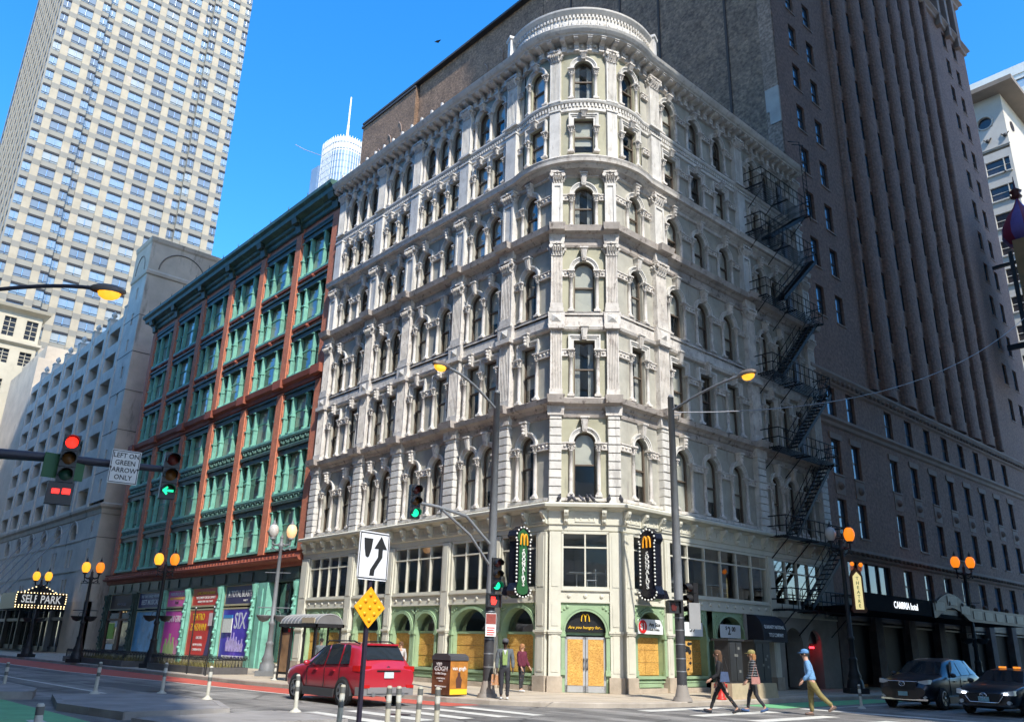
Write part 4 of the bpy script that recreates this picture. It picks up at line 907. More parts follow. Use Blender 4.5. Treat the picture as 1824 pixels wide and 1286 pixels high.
gp('pavilion', MB().box(-119, -103.2, -.05, 14, .15, 38.2).box(-118.6, -104.5, 1, 13, 38.2, 40.5), gst2)
gp('stair_head', MB().box(-101, -92, 7, 15, 33.3, 38.3), M('white_plant_room', (.55, .56, .57), .7, .1))
gp('ledge', MB().sweep([(0, 12.4), (.1, 12.5), (.15, 12.9), (.35, 13.1), (.38, 13.35), (0, 13.5)], [(-103.2, 0), (-60.8, 0), (-60.8, 18)]), gst2)
ar = MB(); XA = [-68.8-5.42*i for i in range(6)]
wallpanel(ar, -103.2, -65.4, 10.3, 12.5, [(x, .95, 10.55, 12.05, 1) for x in XA], 0, .5)
wallpanel(ar, -103.2, -65.4, 7.4, 10.3, [(x+dx, .27, 7.9, 9.6, 0) for x in XA for dx in (-.55, .55)], 0, .4)
wallpanel(ar, -103.2, -65.4, 4.6, 7.4, [(x+dx, .27, 5.2, 6.8, 0) for x in XA for dx in (-.55, .55)], 0, .4)
for z0, z1, s0, s1 in ((10.3, 12.5, 10.9, 12.0), (7.4, 10.3, 8.3, 9.4), (4.6, 7.4, 5.4, 6.5)): wallpanel(ar, -65.4, -60.8, z0, z1, [(-62.9, .25, s0, s1, 0)], -.05, .3)
gp('lower_wall', ar, gst)
for x in XA:
    gp('arched_window', MB().add([(x-.95, .45, 10.55)]+[(x+.95*cos(t), .45, 11.1+.95*sin(t)) for t in [pi-pi*i/10 for i in range(11)]]+[(x+.95, .45, 10.55)], [tuple(range(13))]), inter)
    gp('arch_frame', MB().tube([(x+1.25*cos(t), -.03, 11.1+1.25*sin(t)) for t in [pi-pi*i/10 for i in range(11)]], .08, 5), gst)
    for dx in (-.55, .55):
        for z in (7.9, 5.2): gp('slit_window', MB().box(x+dx-.27, x+dx+.27, .3, .35, z, z+1.7), inter)
for z in (10.3, 7.45): gp('string_joint', MB().box(-103.2, -60.8, -.07, 0, z-.035, z+.035), gst2)
gp('base_wall', MB().box(-103.2, -96.5, 0, .6, .15, 4.6).box(-66.5, -60.8, -.05, .6, .15, 4.6).box(-103.2, -60.8, 0, .6, 4.2, 4.6), gst2)
for i in range(5):
    x = -95+6*i; gp('shop_bay', MB().box(x-.6, x-.2, -.05, .5, .15, 4.2).box(x-.2, x+5.4, .3, .4, .15, .6).box(x+2.5, x+2.7, .2, .45, .15, 4.2).box(x-.2, x+5.4, .1, .45, 3.0, 3.3), M('shop_grey_steel', (.13, .135, .14), .5, .2))
gp('shop_glass', MB().box(-96.5, -66.5, .4, .42, .15, 4.2), dglass)
gp('shop_interior', MB().box(-96.5, -66.5, 3, 3.1, .15, 4.2), inter)
for i in range(3): gp('signboard', MB().box(-100.5+i*2, -98.9+i*2, -.1, 0, .8, 2.6), M('shop_panel_pale', (.35, .36, .38), .5, .2))
# projecting marquee
MQ = ob('marquee_sign', None, None, (-64.5, -.1, 0), label='black marquee edged with light bulbs reading SELF PARK', cat='sign')
b = MB(); b.box(-6, 0, -4.6, -.6, 3.85, 5.25)
ob('marquee_body', b.mesh('marquee_body', black), MQ)
ob('marquee_face', MB().box(0, .1, -4.7, -.5, 3.9, 5.3).prism([(-4.0, 5.3), (-1.6, 5.3), (-2.2, 5.65), (-2.8, 6.0), (-3.4, 5.65)], 0, .1, 'x').mesh('marquee_face', black), MQ)
text('SELF PARK', MQ, (.13, -2.6, 4.66), .95, M('letters_bright', (.8, .78, .72), .5, 0, emit=((1, .95, .85), .12)), rz=pi/2, sx=.74)
bulb = M('bulb_lit', (1, .8, .5), .5, 0, emit=((1, .72, .35), 1.3)); bm = MB().ball((0, 0, 0), .05, 6, 4).mesh('bulb', bulb)
for i in range(16):
    y = -4.6+i*4.0/15
    for z in (3.96, 4.14, 5.22): ob('bulb', bm, MQ, (.12, y, z))
for i in range(5):
    for s_ in (-1, 1): ob('bulb', bm, MQ, (.12, -2.8+s_*(.15+.28*i), 5.9-.14*i))
for z in (4.4, 4.6, 4.8, 5.0):
    for y in (-4.65, -.55): ob('bulb', bm, MQ, (.12, y, z))
ob('awning', MB().prism([(-4.4, 4.2), (-4.0, 4.9), (-3.0, 5.4), (-1, 5.6), (-.2, 5.6), (-.2, 4.2)], -26, -6, 'x').mesh('awning', M('awning_steel', (.3, .31, .33), .35, .2, .7, metal=.5)), MQ)
for i in range(5): ob('stay_rod', MB().cyl((-6-4*i, -.1, 11.8), (-7-4*i, -4.2, 5.4), .05, n=5).mesh('stay_rod', steel), MQ)
# ================================================================== CREAM OFFICE BLOCK AT THE LEFT EDGE
CO = ob('office_building', None, None, (-125, -3, 0), label='cream classical office block with small-paned windows above the car park, left edge', cat='building')
ccr = M('limestone_cream', (.52, .46, .34), .8, .14, .3, .1, stain=[((.36, .32, .25), .62, .35, .4)])
b = MB(); YW_ = [-7.5, -4.3, -1.1, 2.1]
Z_ = [(47.0, 50.2), (42.5, 44.8), (37.5, 39.8), (32.5, 34.8), (27.5, 29.8)]
lastz = 0.15
for (s0, s1) in reversed(Z_): wallpanel(b, -9.6, 3.5, lastz, s1+.6, [(y-.0, .85, s0, s1, 0) for y in YW_], 0, .5); lastz = s1+.6
b.add([(-9.6, 0, lastz), (3.5, 0, lastz), (3.5, 0, 51.4), (-9.6, 0, 51.4)], [(0, 1, 2, 3)])
b.box(3.45, 3.5, 0, 14, .15, 51.4)
ob('wall', b.mesh('wall', ccr), CO, (0, 3, 0), pi/2)
for (s0, s1) in Z_:
    for y in YW_:
        q = MB().box(-.85, .85, .38, .42, 0, s1-s0); q.mesh
        o = ob('window', MB().box(-.85, .85, .3, .34, 0, s1-s0).mesh('window', M('window_dark', (.03, .035, .045), .1, 0, spec=.8)), CO, (0, y+3, s0), pi/2)
        g_ = MB().box(-.05, .05, .22, .32, 0, s1-s0)
        for k in range(1, 4): g_.box(-.85, .85, .22, .32, (s1-s0)*k/4-.04, (s1-s0)*k/4+.04)
        ob('glazing_bars', g_.mesh('glazing_bars', ccr), o)
ob('cornice', MB().sweep([(0, 51.0), (.2, 51.2), (.9, 51.6), (1.1, 52.1), (0, 52.3)], [(0, -9.6), (0, 3.5), (-14, 3.5)]).mesh('cornice', ccr), CO, (0, 3, 0))
ob('cornice', MB().sweep([(0, 45.6), (.2, 45.7), (.5, 46.0), (.5, 46.4), (0, 46.5)], [(0, -9.6), (0, 3.5), (-14, 3.5)]).mesh('cornice', ccr), CO, (0, 3, 0))
# ================================================================== CHEQUERED SKYSCRAPER
TW = ob('skyscraper', None, None, (-165.3, 21.8, 0), label='tall chequered cream and grey stone skyscraper filling the upper left', cat='building')
TO = (165.3, -21.8, 0)
tcream = M('granite_cream', (.42, .355, .25), .7, .14, .5, .05, 4, stain=[((.5, .40, .33), .6, .2, 1)]); tgrey = M('granite_grey', (.25, .23, .185), .7, .12, .15, .05, 4); tspan = M('granite_spandrel', (.28, .26, .21), .7, .1, .12, .05, 4)
tgl = M('tower_glass', (.19, .225, .25), .06, .25, .08, 0, spec=1.0); tdark = M('tower_shadow_gap', (.02, .02, .022), .6, 0); tsteel = M('tower_steel', (.75, .77, .8), .2, 0, metal=1)
PW = 43.4/9; FH = 4.0; Y0 = .1
def colx(i): return Y0+PW*(i-.5) if i else Y0
def rec(y): return 0 if (y < Y0+PW*2 or y > Y0+PW*7) else -1.0
b = MB()
for (ya, yb) in ((Y0, Y0+2*PW), (Y0+2*PW, Y0+7*PW), (Y0+7*PW, Y0+9*PW)):
    r = -165.3+(rec((ya+yb)/2)); b.box(-215, r, ya, yb, 0, 196)
ob('body', b.mesh('body', tspan), TW, TO)
ROW0 = 11; NR = 34                                        # storeys z = 4*row; lower ones are hidden behind nearer buildings
glz = MB()
def twin(w2):
    m = MB(); m.box(0, .05, -w2, w2, 0, 2.15); m.cur = 1; m.box(.0, .24, -w2, w2, 2.15, 2.62); m.cur = 2; m.cyl((.2, 0, .25), (.2, 0, 1.9), .09, n=6); m.cur = 1; m.box(.1, .16, -w2, w2, .34, .4); m.box(.1, .17, -.03, .03, 0, 2.15)
    return m.mesh('window', tgl, tdark, tsteel)
tgl2 = M('tower_glass_pale', (.25, .33, .39), .1, .3, .1, 0, spec=1.0); tgl3 = M('tower_glass_blind', (.36, .39, .38), .25, .3, .1, 0, spec=.6)
TG = [tgl]; wf = []; wh = []
for tgl in (TG[0], tgl2, tgl3): wf.append(twin((PW-1.62)/2)); wh.append(twin((PW-1.62)/4))
tgl = TG[0]
def tpick(): return random.choice((0, 0, 0, 1, 1, 1, 2))
W2 = (PW-1.62)/2
pm = MB().box(0, .3, -.81, .81, 0, 1.35).mesh('stone_panel', tgrey)
for i in range(1, 10):
    y = Y0+PW*(i-.5)
    ob('pier', MB().box(0, .28, -.8, .8, 36, 196).mesh('pier', tcream), TW, (rec(y), y-21.8, 0))
    for r in range(ROW0, ROW0+NR): ob('stone_panel', pm, TW, (rec(y), y-21.8, 4*r-1.3))
for r in range(ROW0, ROW0+NR):
    z = 4*r+.55
    for i in range(10):
        yc = Y0+PW*i
        if i in (2, 7):
            for s_ in (-1, 1):
                yy = yc+s_*(PW-1.62)/4; ob('window', wh[tpick()], TW, (rec(yy)+.02, yy-21.8, z))
        elif i in (0, 9): yy = yc+(1 if i == 0 else -1)*W2*.5; ob('window', wh[tpick()], TW, (.02, yy-21.8, z))
        else: ob('window', wf[tpick()], TW, (rec(yc)+.02, yc-21.8, z))
sg = MB(); sg.cur = 1; sg.box(-213, -166.5, Y0-.06, Y0+.1, 0, 195.5)   # the foreshortened western side
for r in range(ROW0-2, ROW0+NR+2):
    z = 4*r+.55
    for k in range(11):
        x = -167.5-4.2*k; sg.cur = 0; sg.box(x-1.35, x+1.35, Y0-.1, Y0+.1, z, z+2.15); sg.cur = 1; sg.box(x-1.4, x+1.4, Y0-.14, Y0, z+2.1, z+2.4)
        sg.cur = 2; sg.box(x+1.5, x+2.2, Y0-.3, Y0, z-1.8, z+2.2); sg.box(x-1.35, x+1.35, Y0-.16, Y0, z-.9, z-.1)
ob('side_windows', sg.mesh('side_windows', tgl, tdark, tspan), TW, TO, kind='stuff')
# ================================================================== GLASS TOWER WITH SPIRE
GT = ob('glass_tower', None, None, (-356, 178.5, 0), label='distant silvery glass tower with rounded corner and white spire', cat='building')
gsil = M('glass_silver', (.30, .37, .43), .12, .15, .06, 0, spec=1, metal=.3); fins = M('fin_white', (.75, .74, .70), .5, .05); mech = M('louvre_cream', (.60, .55, .45), .6, .1)
def round_plan(hx, hy, r, n=8):
    out = []
    for cx, cy, a0 in ((hx-r, hy-r, 0), (-hx+r, hy-r, pi/2), (-hx+r, -hy+r, pi), (hx-r, -hy+r, 1.5*pi)): out += [(cx+r*cos(a0+pi/2*i/n), cy+r*sin(a0+pi/2*i/n)) for i in range(n+1)]
    return out
pl = round_plan(13, 10.5, 9); az = radians(4)
ob('curtain_wall', MB().prism(pl, 0, 268, 'z', True).mesh('curtain_wall', gsil), GT, rz=az)
ob('crown', MB().prism([(x*.995, y*.995) for x, y in pl], 268, 277, 'z', True).mesh('crown', mech), GT, rz=az)
fb_ = MB(); 
for i, (x, y) in enumerate(pl):
    x2, y2 = pl[(i+1) % len(pl)]; n = max(1, int(hypot(x2-x, y2-y)/1.3))
    for k in range(n): xx = x+(x2-x)*k/n; yy = y+(y2-y)*k/n; fb_.box(xx-.16, xx+.16, yy-.16, yy+.16, 180, 278)
ob('fins', fb_.mesh('fins', fins), GT, rz=az, kind='stuff')
fl_ = MB()
for k in range(22): fl_.prism([(x*1.008, y*1.008) for x, y in pl], 185+4.2*k, 185.6+4.2*k, 'z', True)
ob('floor_lines', fl_.mesh('floor_lines', M('floor_blue', (.18, .25, .33), .3, .1)), GT, rz=az, kind='stuff')
ob('wing', MB().prism(round_plan(5, 7, 2), 0, 266, 'z').mesh('wing', gsil), GT, (-15, -3, 0), az)
ob('spire', MB().cyl((2, 0, 276), (2, 0, 292), .9, .75, 8).cyl((2, 0, 292), (2, 0, 312), .6, .45, 8).mesh('spire', fins), GT)
ob('crane', MB().tube([(0, 0, 0), (-8, -8, 4.5), (-12, -12, 8)], .2, 5).mesh('crane', steel), GT, (-9, -9, 272))
# ================================================================== DARK BRICK HOTEL
HT = ob('hotel_tower', None, None, (0, 39, 0), label='tall dark brown brick hotel tower behind and right of the cream building', cat='building')
HO = (0, -39, 0)
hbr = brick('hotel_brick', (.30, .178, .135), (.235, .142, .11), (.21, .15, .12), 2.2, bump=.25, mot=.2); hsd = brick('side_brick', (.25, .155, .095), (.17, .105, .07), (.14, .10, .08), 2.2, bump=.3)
hst = M('hotel_stone', (.33, .25, .21), .85, .2, 1, .2); hgl = M('hotel_glass', (.10, .17, .26), .05, .3, .2, 0, spec=1); hfr = M('hotel_sash', (.05, .045, .045), .6, 0)
def hp(name, b, *m, parent=None, **k): return ob(name, b.mesh(name, *m), parent or HT, HO if not parent else (0, 0, 0), **k)
def R90(b): b.v = [(-y, x, z) for x, y, z in b.v]; return b     # facade coordinates (u, -out, z) to the plane x = 0
FZ = [22.1+3.26*i for i in range(16)]
b = MB(); 
for z in FZ:
    for u0, u1, us in ((18.5, 26.4, (21.1, 23.5)), (49.6, 60, (54.2, 56.8))): wallpanel(b, u0, u1, z-1.63, z+1.63, [(u, .5, z-1.0, z+.95, 0) for u in us], 0, .3)
for u0, u1, us in ((18.5, 60, [21.0, 23.4]+[28.5+2.98*i for i in range(8)]+[55, 57.5]),):
    wallpanel(b, u0, u1, 14.4, 17.3, [(u, .52, 14.75, 16.5, 0) for u in us], 0, .3)
    wallpanel(b, u0, u1, 10.7, 14.4, [(u, .52, 11.35, 13.35, 0) for u in us], 0, .3)
    wallpanel(b, u0, u1, 7.2, 10.7, [(u, .52, 8.0, 9.95, 0) for u in us], 0, .3)
wallpanel(b, 18.5, 60, 4.7, 7.2, [(23.5, 2.6, 4.8, 6.6, 0)]+[(28.5+2.98*i, .6, 4.8, 6.6, 0) for i in range(8)], 0, .3)
for z0, z1 in ((17.3, 20.47), (FZ[-1]+1.63, 80)): 
    for u0, u1 in ((18.5, 26.4), (49.6, 60)): b.add([(u0, 0, z0), (u1, 0, z0), (u1, 0, z1), (u0, 0, z1)], [(0, 1, 2, 3)])
hp('front_wall', R90(b), hbr)
def hwin(w2, h):
    m = MB(); m.box(-w2, w2, .2, .25, 0, h); m.cur = 1
    m.box(-w2, w2, .15, .22, h*.5-.04, h*.5+.04); m.box(-w2, -w2+.06, .15, .22, 0, h); m.box(w2-.06, w2, .15, .22, 0, h); m.box(-w2, w2, .15, .22, h-.06, h); m.cur = 2; m.box(-w2-.1, w2+.1, -.06, .2, -.1, 0)
    return m.mesh('window', hgl, hfr, hst)
hw1 = hwin(.5, 1.95)
for z in FZ:
    for u in (21.1, 23.5, 54.2, 56.8): ob('window', hw1, HT, (0, u-39, z-1.0), pi/2)
for z, h in ((14.75, 1.75), (11.35, 2.0), (8.0, 1.95)):
    me = hwin(.52, h)
    for u in [21.0, 23.4]+[28.5+2.98*i for i in range(8)]+[55, 57.5]:
        ob('window', me, HT, (0, u-39, z), pi/2)
        if z == 11.35:
            ob('spandrel_panel', cached('hsp', lambda: MB().box(-.55, .55, -.03, .05, -1.15, -.15).ball((0, -.03, -.65), .25, 8, 5).mesh('spandrel_panel', hst)), HT, (0, u-39, z), pi/2)
            ob('lintel', cached('hli', lambda: MB().box(-.7, .7, -.06, .05, 2.0, 2.35).mesh('lintel', hst)), HT, (0, u-39, z), pi/2)
for i in range(8): ob('window', cached('hw2', lambda: hwin(.6, 1.8)), HT, (0, 28.5+2.98*i-39, 4.8), pi/2)
o = ob('shop_window', R90(MB().box(20.9, 26.1, .2, .25, 4.8, 6.6)).mesh('shop_window', hgl), HT, HO)
for k in range(5): ob('mullion', R90(MB().box(20.9+1.3*k-.05, 20.9+1.3*k+.05, .1, .22, 4.8, 6.6)).mesh('mullion', hfr), o)
# ribbed centre: rounded piers with recessed bays
SL = [27.85+2.93*i for i in range(8)]
slw = MB(); slw.box(-.55, .55, 0, .05, 0, 1.95); slw.cur = 1; slw.box(-.55, .55, -.06, .02, .93, 1.01); slw.box(-.55, -.48, -.06, .02, 0, 1.95); slw.box(.48, .55, -.06, .02, 0, 1.95); slw.cur = 2; slw.box(-.55, .55, -.12, .05, -.14, 0)
slw = slw.mesh('window', hgl, hfr, hst); spn = MB().box(-.55, .55, -.08, .1, -1.2, -.14).mesh('spandrel', hbr)
def ribbed(u0, u1):
    w_ = u1-u0; n = 8; pts = [(u0, .7)]+[(u0+w_*(.5-.5*cos(pi*k/n)), .12-.42*sin(pi*k/n)**.6) for k in range(n+1)]+[(u1, .7)]
    b = MB(); b.prism(pts, 17.6, 76, 'z', False); return b
edges = [26.4]+[x for s in SL for x in (s-.53, s+.53)]+[49.6]
for k in range(0, len(edges), 2): hp('rib', R90(ribbed(edges[k], edges[k+1])), hbr)
hp('recess_back', R90(MB().box(26.4, 49.6, .62, .7, 17.3, 80)), hbr)
for s in SL:
    for z in [18.7+3.26*i for i in range(17)]:
        ob('window', slw, HT, (-.2, s-39, z), pi/2); ob('spandrel', spn, HT, (-.18, s-39, z), pi/2)
for z0, z1, pr in ((16.6, 17.35, .3), (14.05, 14.6, .28), (6.75, 7.25, .35), (62.6, 63.4, .5), (68.8, 69.6, .6)):
    hp('belt_course', MB().sweep([(0, z0), (pr*.4, z0+.1), (pr*.5, z0+(z1-z0)*.5), (pr, z1-.15), (pr, z1), (0, z1+.05)], [(0, 18.5), (0, 60), (-12, 60)]), hst)
    q = MB()
    if z0 in (16.6, 6.75):
        for k in range(70): q.ball((pr*.75, 18.9+.58*k, z0+.3), .13, 5, 4)
        hp('belt_ornament', q, hst, kind='stuff')
for k in range(3): hp('bay_arch', MB().box(-.1, .5, 52.3+2.4*k, 52.9+2.4*k, 62, 70), hst)
# blank west side wall in patched panels, roof parts
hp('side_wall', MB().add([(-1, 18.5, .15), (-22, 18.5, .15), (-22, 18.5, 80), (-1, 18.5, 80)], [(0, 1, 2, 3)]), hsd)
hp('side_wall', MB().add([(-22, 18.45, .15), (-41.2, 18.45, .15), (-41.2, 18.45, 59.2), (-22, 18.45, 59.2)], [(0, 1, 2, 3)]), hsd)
hp('rear_wing', MB().box(-51.7, -41.2, 18.0, 40, .15, 58.7), hsd)
hp('coping', MB().box(-51.8, -22, 17.9, 18.8, 59.2, 59.45).box(-51.85, -41.2, 17.85, 19, 58.7, 58.95), M('coping_dark', (.05, .05, .055), .7, .1))
hp('corner_strip', MB().box(-1.0, -.02, 18.42, 18.6, .15, 80), brick('corner_brick', (.30, .19, .13), (.26, .165, .115), (.2, .15, .12), 3.2)); 
hp('patch', MB().box(-.95, .0, 18.36, 18.5, 34.6, 36.3).box(-.75, .0, 18.36, 18.5, 33.6, 34.6), M('patch_pale', (.42, .36, .31), .9, .15))
pm_ = M('brick_scar', (.07, .055, .05), .95, .1)
for x in (-3.5, -9.2, -13, -18.5): hp('wall_strip', MB().box(x-.09, x+.09, 18.43, 18.5, 30, 78), pm_)
for (x, z, r) in ((-30.5, 54.4, .9), (-28.3, 54.9, .9), (-46.5, 53.5, 1.2), (-44.6, 54.2, 1.2), (-48.3, 52.8, 1.0)): hp('curved_mark', MB().tube([(x+r*cos(t), 18.4 if x > -41 else 17.95, z+1.4*r*sin(t)) for t in [-.5+.2*k for k in range(9)]], .06, 4), hst)  # stone-coloured curved tubes near the top of the side wall
hp('body', MB().box(-22, -.9, 18.7, 59.9, 4, 79.8).box(-41, -22, 18.7, 55, .15, 59), inter)
hp('east_wall', MB().box(-22, -.02, 59.9, 60, .15, 80), hbr)
# ---- theatre storefronts under the hotel
dkp = M('dark_stone', (.035, .028, .03), .5, .3, 1.5)
hp('ground_wall', MB().box(-.5, -.2, 18.5, 60, 3.4, 4.7).box(-3, -2.8, 18.5, 60, .15, 4.7).box(-3, -.2, 18.5, 60, 3.3, 3.5), dkp)
for k in range(10): hp('ground_pier', MB().box(-.6, .05, 19+4.3*k, 19.9+4.3*k, .15, 4.7).box(-.7, .12, 18.9+4.3*k, 20+4.3*k, .15, .7), M('pier_dark', (.13, .095, .085), .8, .35, 2))
for k in range(9): hp('ground_window', MB().box(-.42, -.4, 19.9+4.3*k, 23.3+4.3*k, .3, 3.4), M('shop_dark_glass', (.012, .01, .012), .5, .3, 1.5, spec=.06))
lit = M('lit_shop', (.8, .75, .5), .5, 0, emit=((1, .9, .55), 1.1)); litp = M('lit_red', (.8, .1, .05), .5, 0, emit=((1, .12, .05), 1.2))
for k, (y, z, w_, h, m) in enumerate(((34.5, 1.6, .7, 1.5, lit), (35.6, 1.9, .25, 1.1, lit), (26.0, 2.75, .7, .16, lit), (30.3, 2.9, 1.1, .18, lit), (32.4, 3.0, .9, .2, lit), (28.5, 1.8, .5, .2, litp), (24.7, 1.7, .25, .9, lit))): hp('lit_display', MB().box(-.62, -.55, y-w_/2, y+w_/2, z-h/2, z+h/2), m)
CN = ob('hotel_canopy', None, None, (0, 16.5, 0), label='black hotel canopy with curved panelled marquee over the right sidewalk', cat='canopy')
ob('canopy_deck', MB().box(0, 3.0, -.9, 23, 3.75, 3.95).mesh('canopy_deck', M('canopy_black', (.006, .006, .008), .85, 0, spec=.08)), CN)
ob('signboard', MB().box(2.95, 3.1, -.7, 7.0, 3.75, 4.55).mesh('signboard', M('canopy_black', (.006, .006, .008), .85, 0, spec=.08)), CN)
text('CAMBRIA hotel', CN, (3.13, 3.7, 4.12), .46, M('sign_letters_lit', (.8, .82, .85), .5, 0, emit=((.9, .95, 1), .5)), rz=pi/2, sx=.92)
mqm = M('marquee_bronze', (.13, .085, .06), .5, .3, 2); mqp = M('marquee_panel', (.27, .23, .18), .5, .25, 2)
cp = [(2.9, y, 3.7+(.62*max(0, cos((y-9.6)/2.3*pi/2)) if abs(y-9.6) < 2.3 else 0)) for y in [7+.4*k for k in range(41)]]
b = MB()
for p, q in zip(cp, cp[1:]): b.add([(3.0, p[1], p[2]), (3.0, q[1], q[2]), (3.0, q[1], q[2]+.75), (3.0, p[1], p[2]+.75), (3.15, p[1], p[2]), (3.15, q[1], q[2]), (3.15, q[1], q[2]+.75), (3.15, p[1], p[2]+.75)], [(4, 5, 6, 7), (0, 1, 5, 4), (3, 2, 6, 7), (0, 1, 2, 3)])
ob('fascia', b.mesh('fascia', mqm), CN)
for k in range(9):
    y = 7.9+1.75*k; z = 3.7+(.62*max(0, cos((y-9.6)/2.3*pi/2)) if abs(y-9.6) < 2.3 else 0)
    ob('panel', MB().box(3.14, 3.18, y-.65, y+.6, z+.15, z+.6).mesh('panel', mqp), CN)
for k in range(9): ob('trim_ball', MB().ball((3.1, 7.4+1.8*k, 4.55), .14, 7, 5).mesh('trim_ball', mqm), CN)
# ================================================================== RIGHT-HAND BACKGROUND
WB = ob('white_building', None, None, (-12, 101, 0), label='pale stone building with round window and broad overhanging roof, far right', cat='building')
WO = (12, -101, 0)
wst = M('stone_pale', (.52, .50, .45), .8, .12, .4, .08); wdk = M('window_bronze', (.035, .032, .035), .15, .1, spec=.7)
def wp(name, b, m, parent=None): return ob(name, b.mesh(name, m), parent or WB, WO if not parent else (0, 0, 0))
b = MB(); zz = [(70.2-.0, 0)]
ZW = [66.6-4.2*k for k in range(9)]
wallpanel(b, -30, -5.4, 71, 79.6, [(-8.0, .95, 74.8, 76.7, 1)], 95, .4)
for z in ZW: wallpanel(b, -30, -5.4, z-.2, z+4.0 if z > 66 else z+4.0, [(-7.75, 1.15, z+.5, z+2.7, 0), (-9.65, .4, z+.5, z+2.7, 0), (-6.15, .35, z+.5, z+2.7, 0), (-13.4, 1.15, z+.5, z+2.7, 0)], 95, .4)
b.add([(-30, 95, .1), (-5.4, 95, .1), (-5.4, 95, ZW[-1]-.2), (-30, 95, ZW[-1]-.2)], [(0, 1, 2, 3)])
wp('west_wall', b, wst)
wp('south_wall', MB().box(-5.45, -5.4, 95.05, 140, .1, 79.6), M('stone_sunny', (.58, .52, .42), .8, .1, .4))  # sunlit warmth of the south face put into its stone colour
for z in ZW:
    for cx, hw in ((-7.75, 1.15), (-9.65, .4), (-6.15, .35), (-13.4, 1.15)):
        o = wp('window', MB().box(cx-hw, cx+hw, 95.3, 95.35, z+.5, z+2.7), wdk)
        ob('sill', MB().box(cx-hw-.15, cx+hw+.15, 94.75, 95.1, z+.28, z+.48).mesh('sill', wst), o)
        ob('sash_bar', MB().box(cx-hw, cx+hw, 95.2, 95.28, z+1.6, z+1.68).mesh('sash_bar', wst), o)
wp('round_window', MB().cyl((-8, 95.36, 75.75), (-8, 95.4, 75.75), 1.0, n=20), wdk)
wp('round_frame', MB().tube([(-8+1.05*cos(t), 94.95, 75.75+1.05*sin(t)) for t in [2*pi*k/20 for k in range(21)]], .12, 5), wst)
wp('round_window', MB().cyl((-5.38, 98, 75.4), (-5.3, 98, 75.4), .8, n=16), wdk)
for x in (-8, -5.7): wp('ornament', MB().ball((x, 94.85, 72.6), .3, 7, 5).tube([(x-.5, 94.9, 73), (x, 94.8, 72.4), (x+.5, 94.9, 73)], .09, 5), M('bronze_dark', (.06, .055, .05), .6, .1))
wp('roof_slab', MB().box(-32, -3.0, 92.4, 142, 79.6, 80.3), M('soffit_tan', (.23, .19, .15), .8, .15, .6))
wp('string_course', MB().box(-30, -5.3, 94.85, 95.05, 71.2, 71.35), wst)
GB = ob('glass_block', None, None, (-30, 160, 0), label='pale glass and white panel tower top behind the overhanging roof', cat='building')
ob('glass_wall', MB().box(-22, 30, -10, 30, 0, 117).mesh('glass_wall', M('glass_pale', (.35, .47, .55), .1, .2, .1, 0, spec=1)), GB)
pw_ = MB()
for k in range(4): pw_.box(-22.2, 30.2, -10.2, 30, 106.5+3.6*k, 107.9+3.6*k)
for k in range(14): pw_.box(-22+4*k-.2, -22+4*k+.2, -10.3, -10, 90, 118)
ob('white_panels', pw_.mesh('white_panels', M('panel_white', (.62, .62, .56), .5, .08)), GB)
ob('parapet', MB().box(-14, 30.4, -10.4, 30, 118.4, 120.6).mesh('parapet', MATS['panel_white']), GB)
TS = ob('theatre_sign', None, None, (3.2, 55.5, 31), label='tall theatre sign crowned by a purple and red striped onion dome, right edge', cat='sign')
on = [(.5, 6.2), (1.3, 6.5), (1.75, 7.2), (1.65, 8.2), (1.15, 9.2), (.45, 10.2), (.15, 10.9), (.05, 11.2)]
for k in range(10):
    a0 = 2*pi*k/10; bb = MB(); vs = []
    for r, z in on: vs += [(r*cos(a0+.1*pi*j), r*sin(a0+.1*pi*j), z) for j in range(3)]
    bb.add(vs, [(3*i+j, 3*i+j+1, 3*i+j+4, 3*i+j+3) for i in range(len(on)-1) for j in range(2)], True)
    ob('stripe', bb.mesh('stripe', M('stripe_purple', (.16, .10, .32), .5, .2) if k % 2 else M('stripe_crimson', (.26, .03, .07), .5, .2)), TS)
ob('finial', MB().lathe([(.05, 11.0), (.5, 11.2), (.3, 11.6), (.55, 11.8), (.1, 12.2), (.03, 13.4)], 0, 0, 8).mesh('finial', M('finial_red', (.10, .02, .02), .5, .1)), TS)
ob('sign_panel', MB().box(-.45, .45, -1.7, 1.7, -6, 6.2).mesh('sign_panel', M('panel_green', (.05, .13, .09), .5, .3, .8)), TS)
ob('gilt_edge', MB().box(-.55, .55, -2.0, -1.7, -6, 6.2).box(-.55, .55, 1.7, 2.0, -6, 6.2).box(-.55, .55, -1.7, 1.7, -6.3, -6).mesh('gilt_edge', M('gilt_orange', (.36, .19, .07), .5, .2)), TS)
for z in (-4, -1, 2): ob('letter_panel', MB().box(-.5, .5, -1.0, .9, z, z+1.6).mesh('letter_panel', M('panel_whitish', (.45, .47, .48), .5, .1)), TS)
ob('strut', MB().box(-3.0, -.4, -.12, .12, 4.8, 5.1).box(-3.0, -.4, -.12, .12, -3.2, -2.7).box(-.9, -.6, -2.6, -2.3, -3, 5).mesh('strut', black), TS)
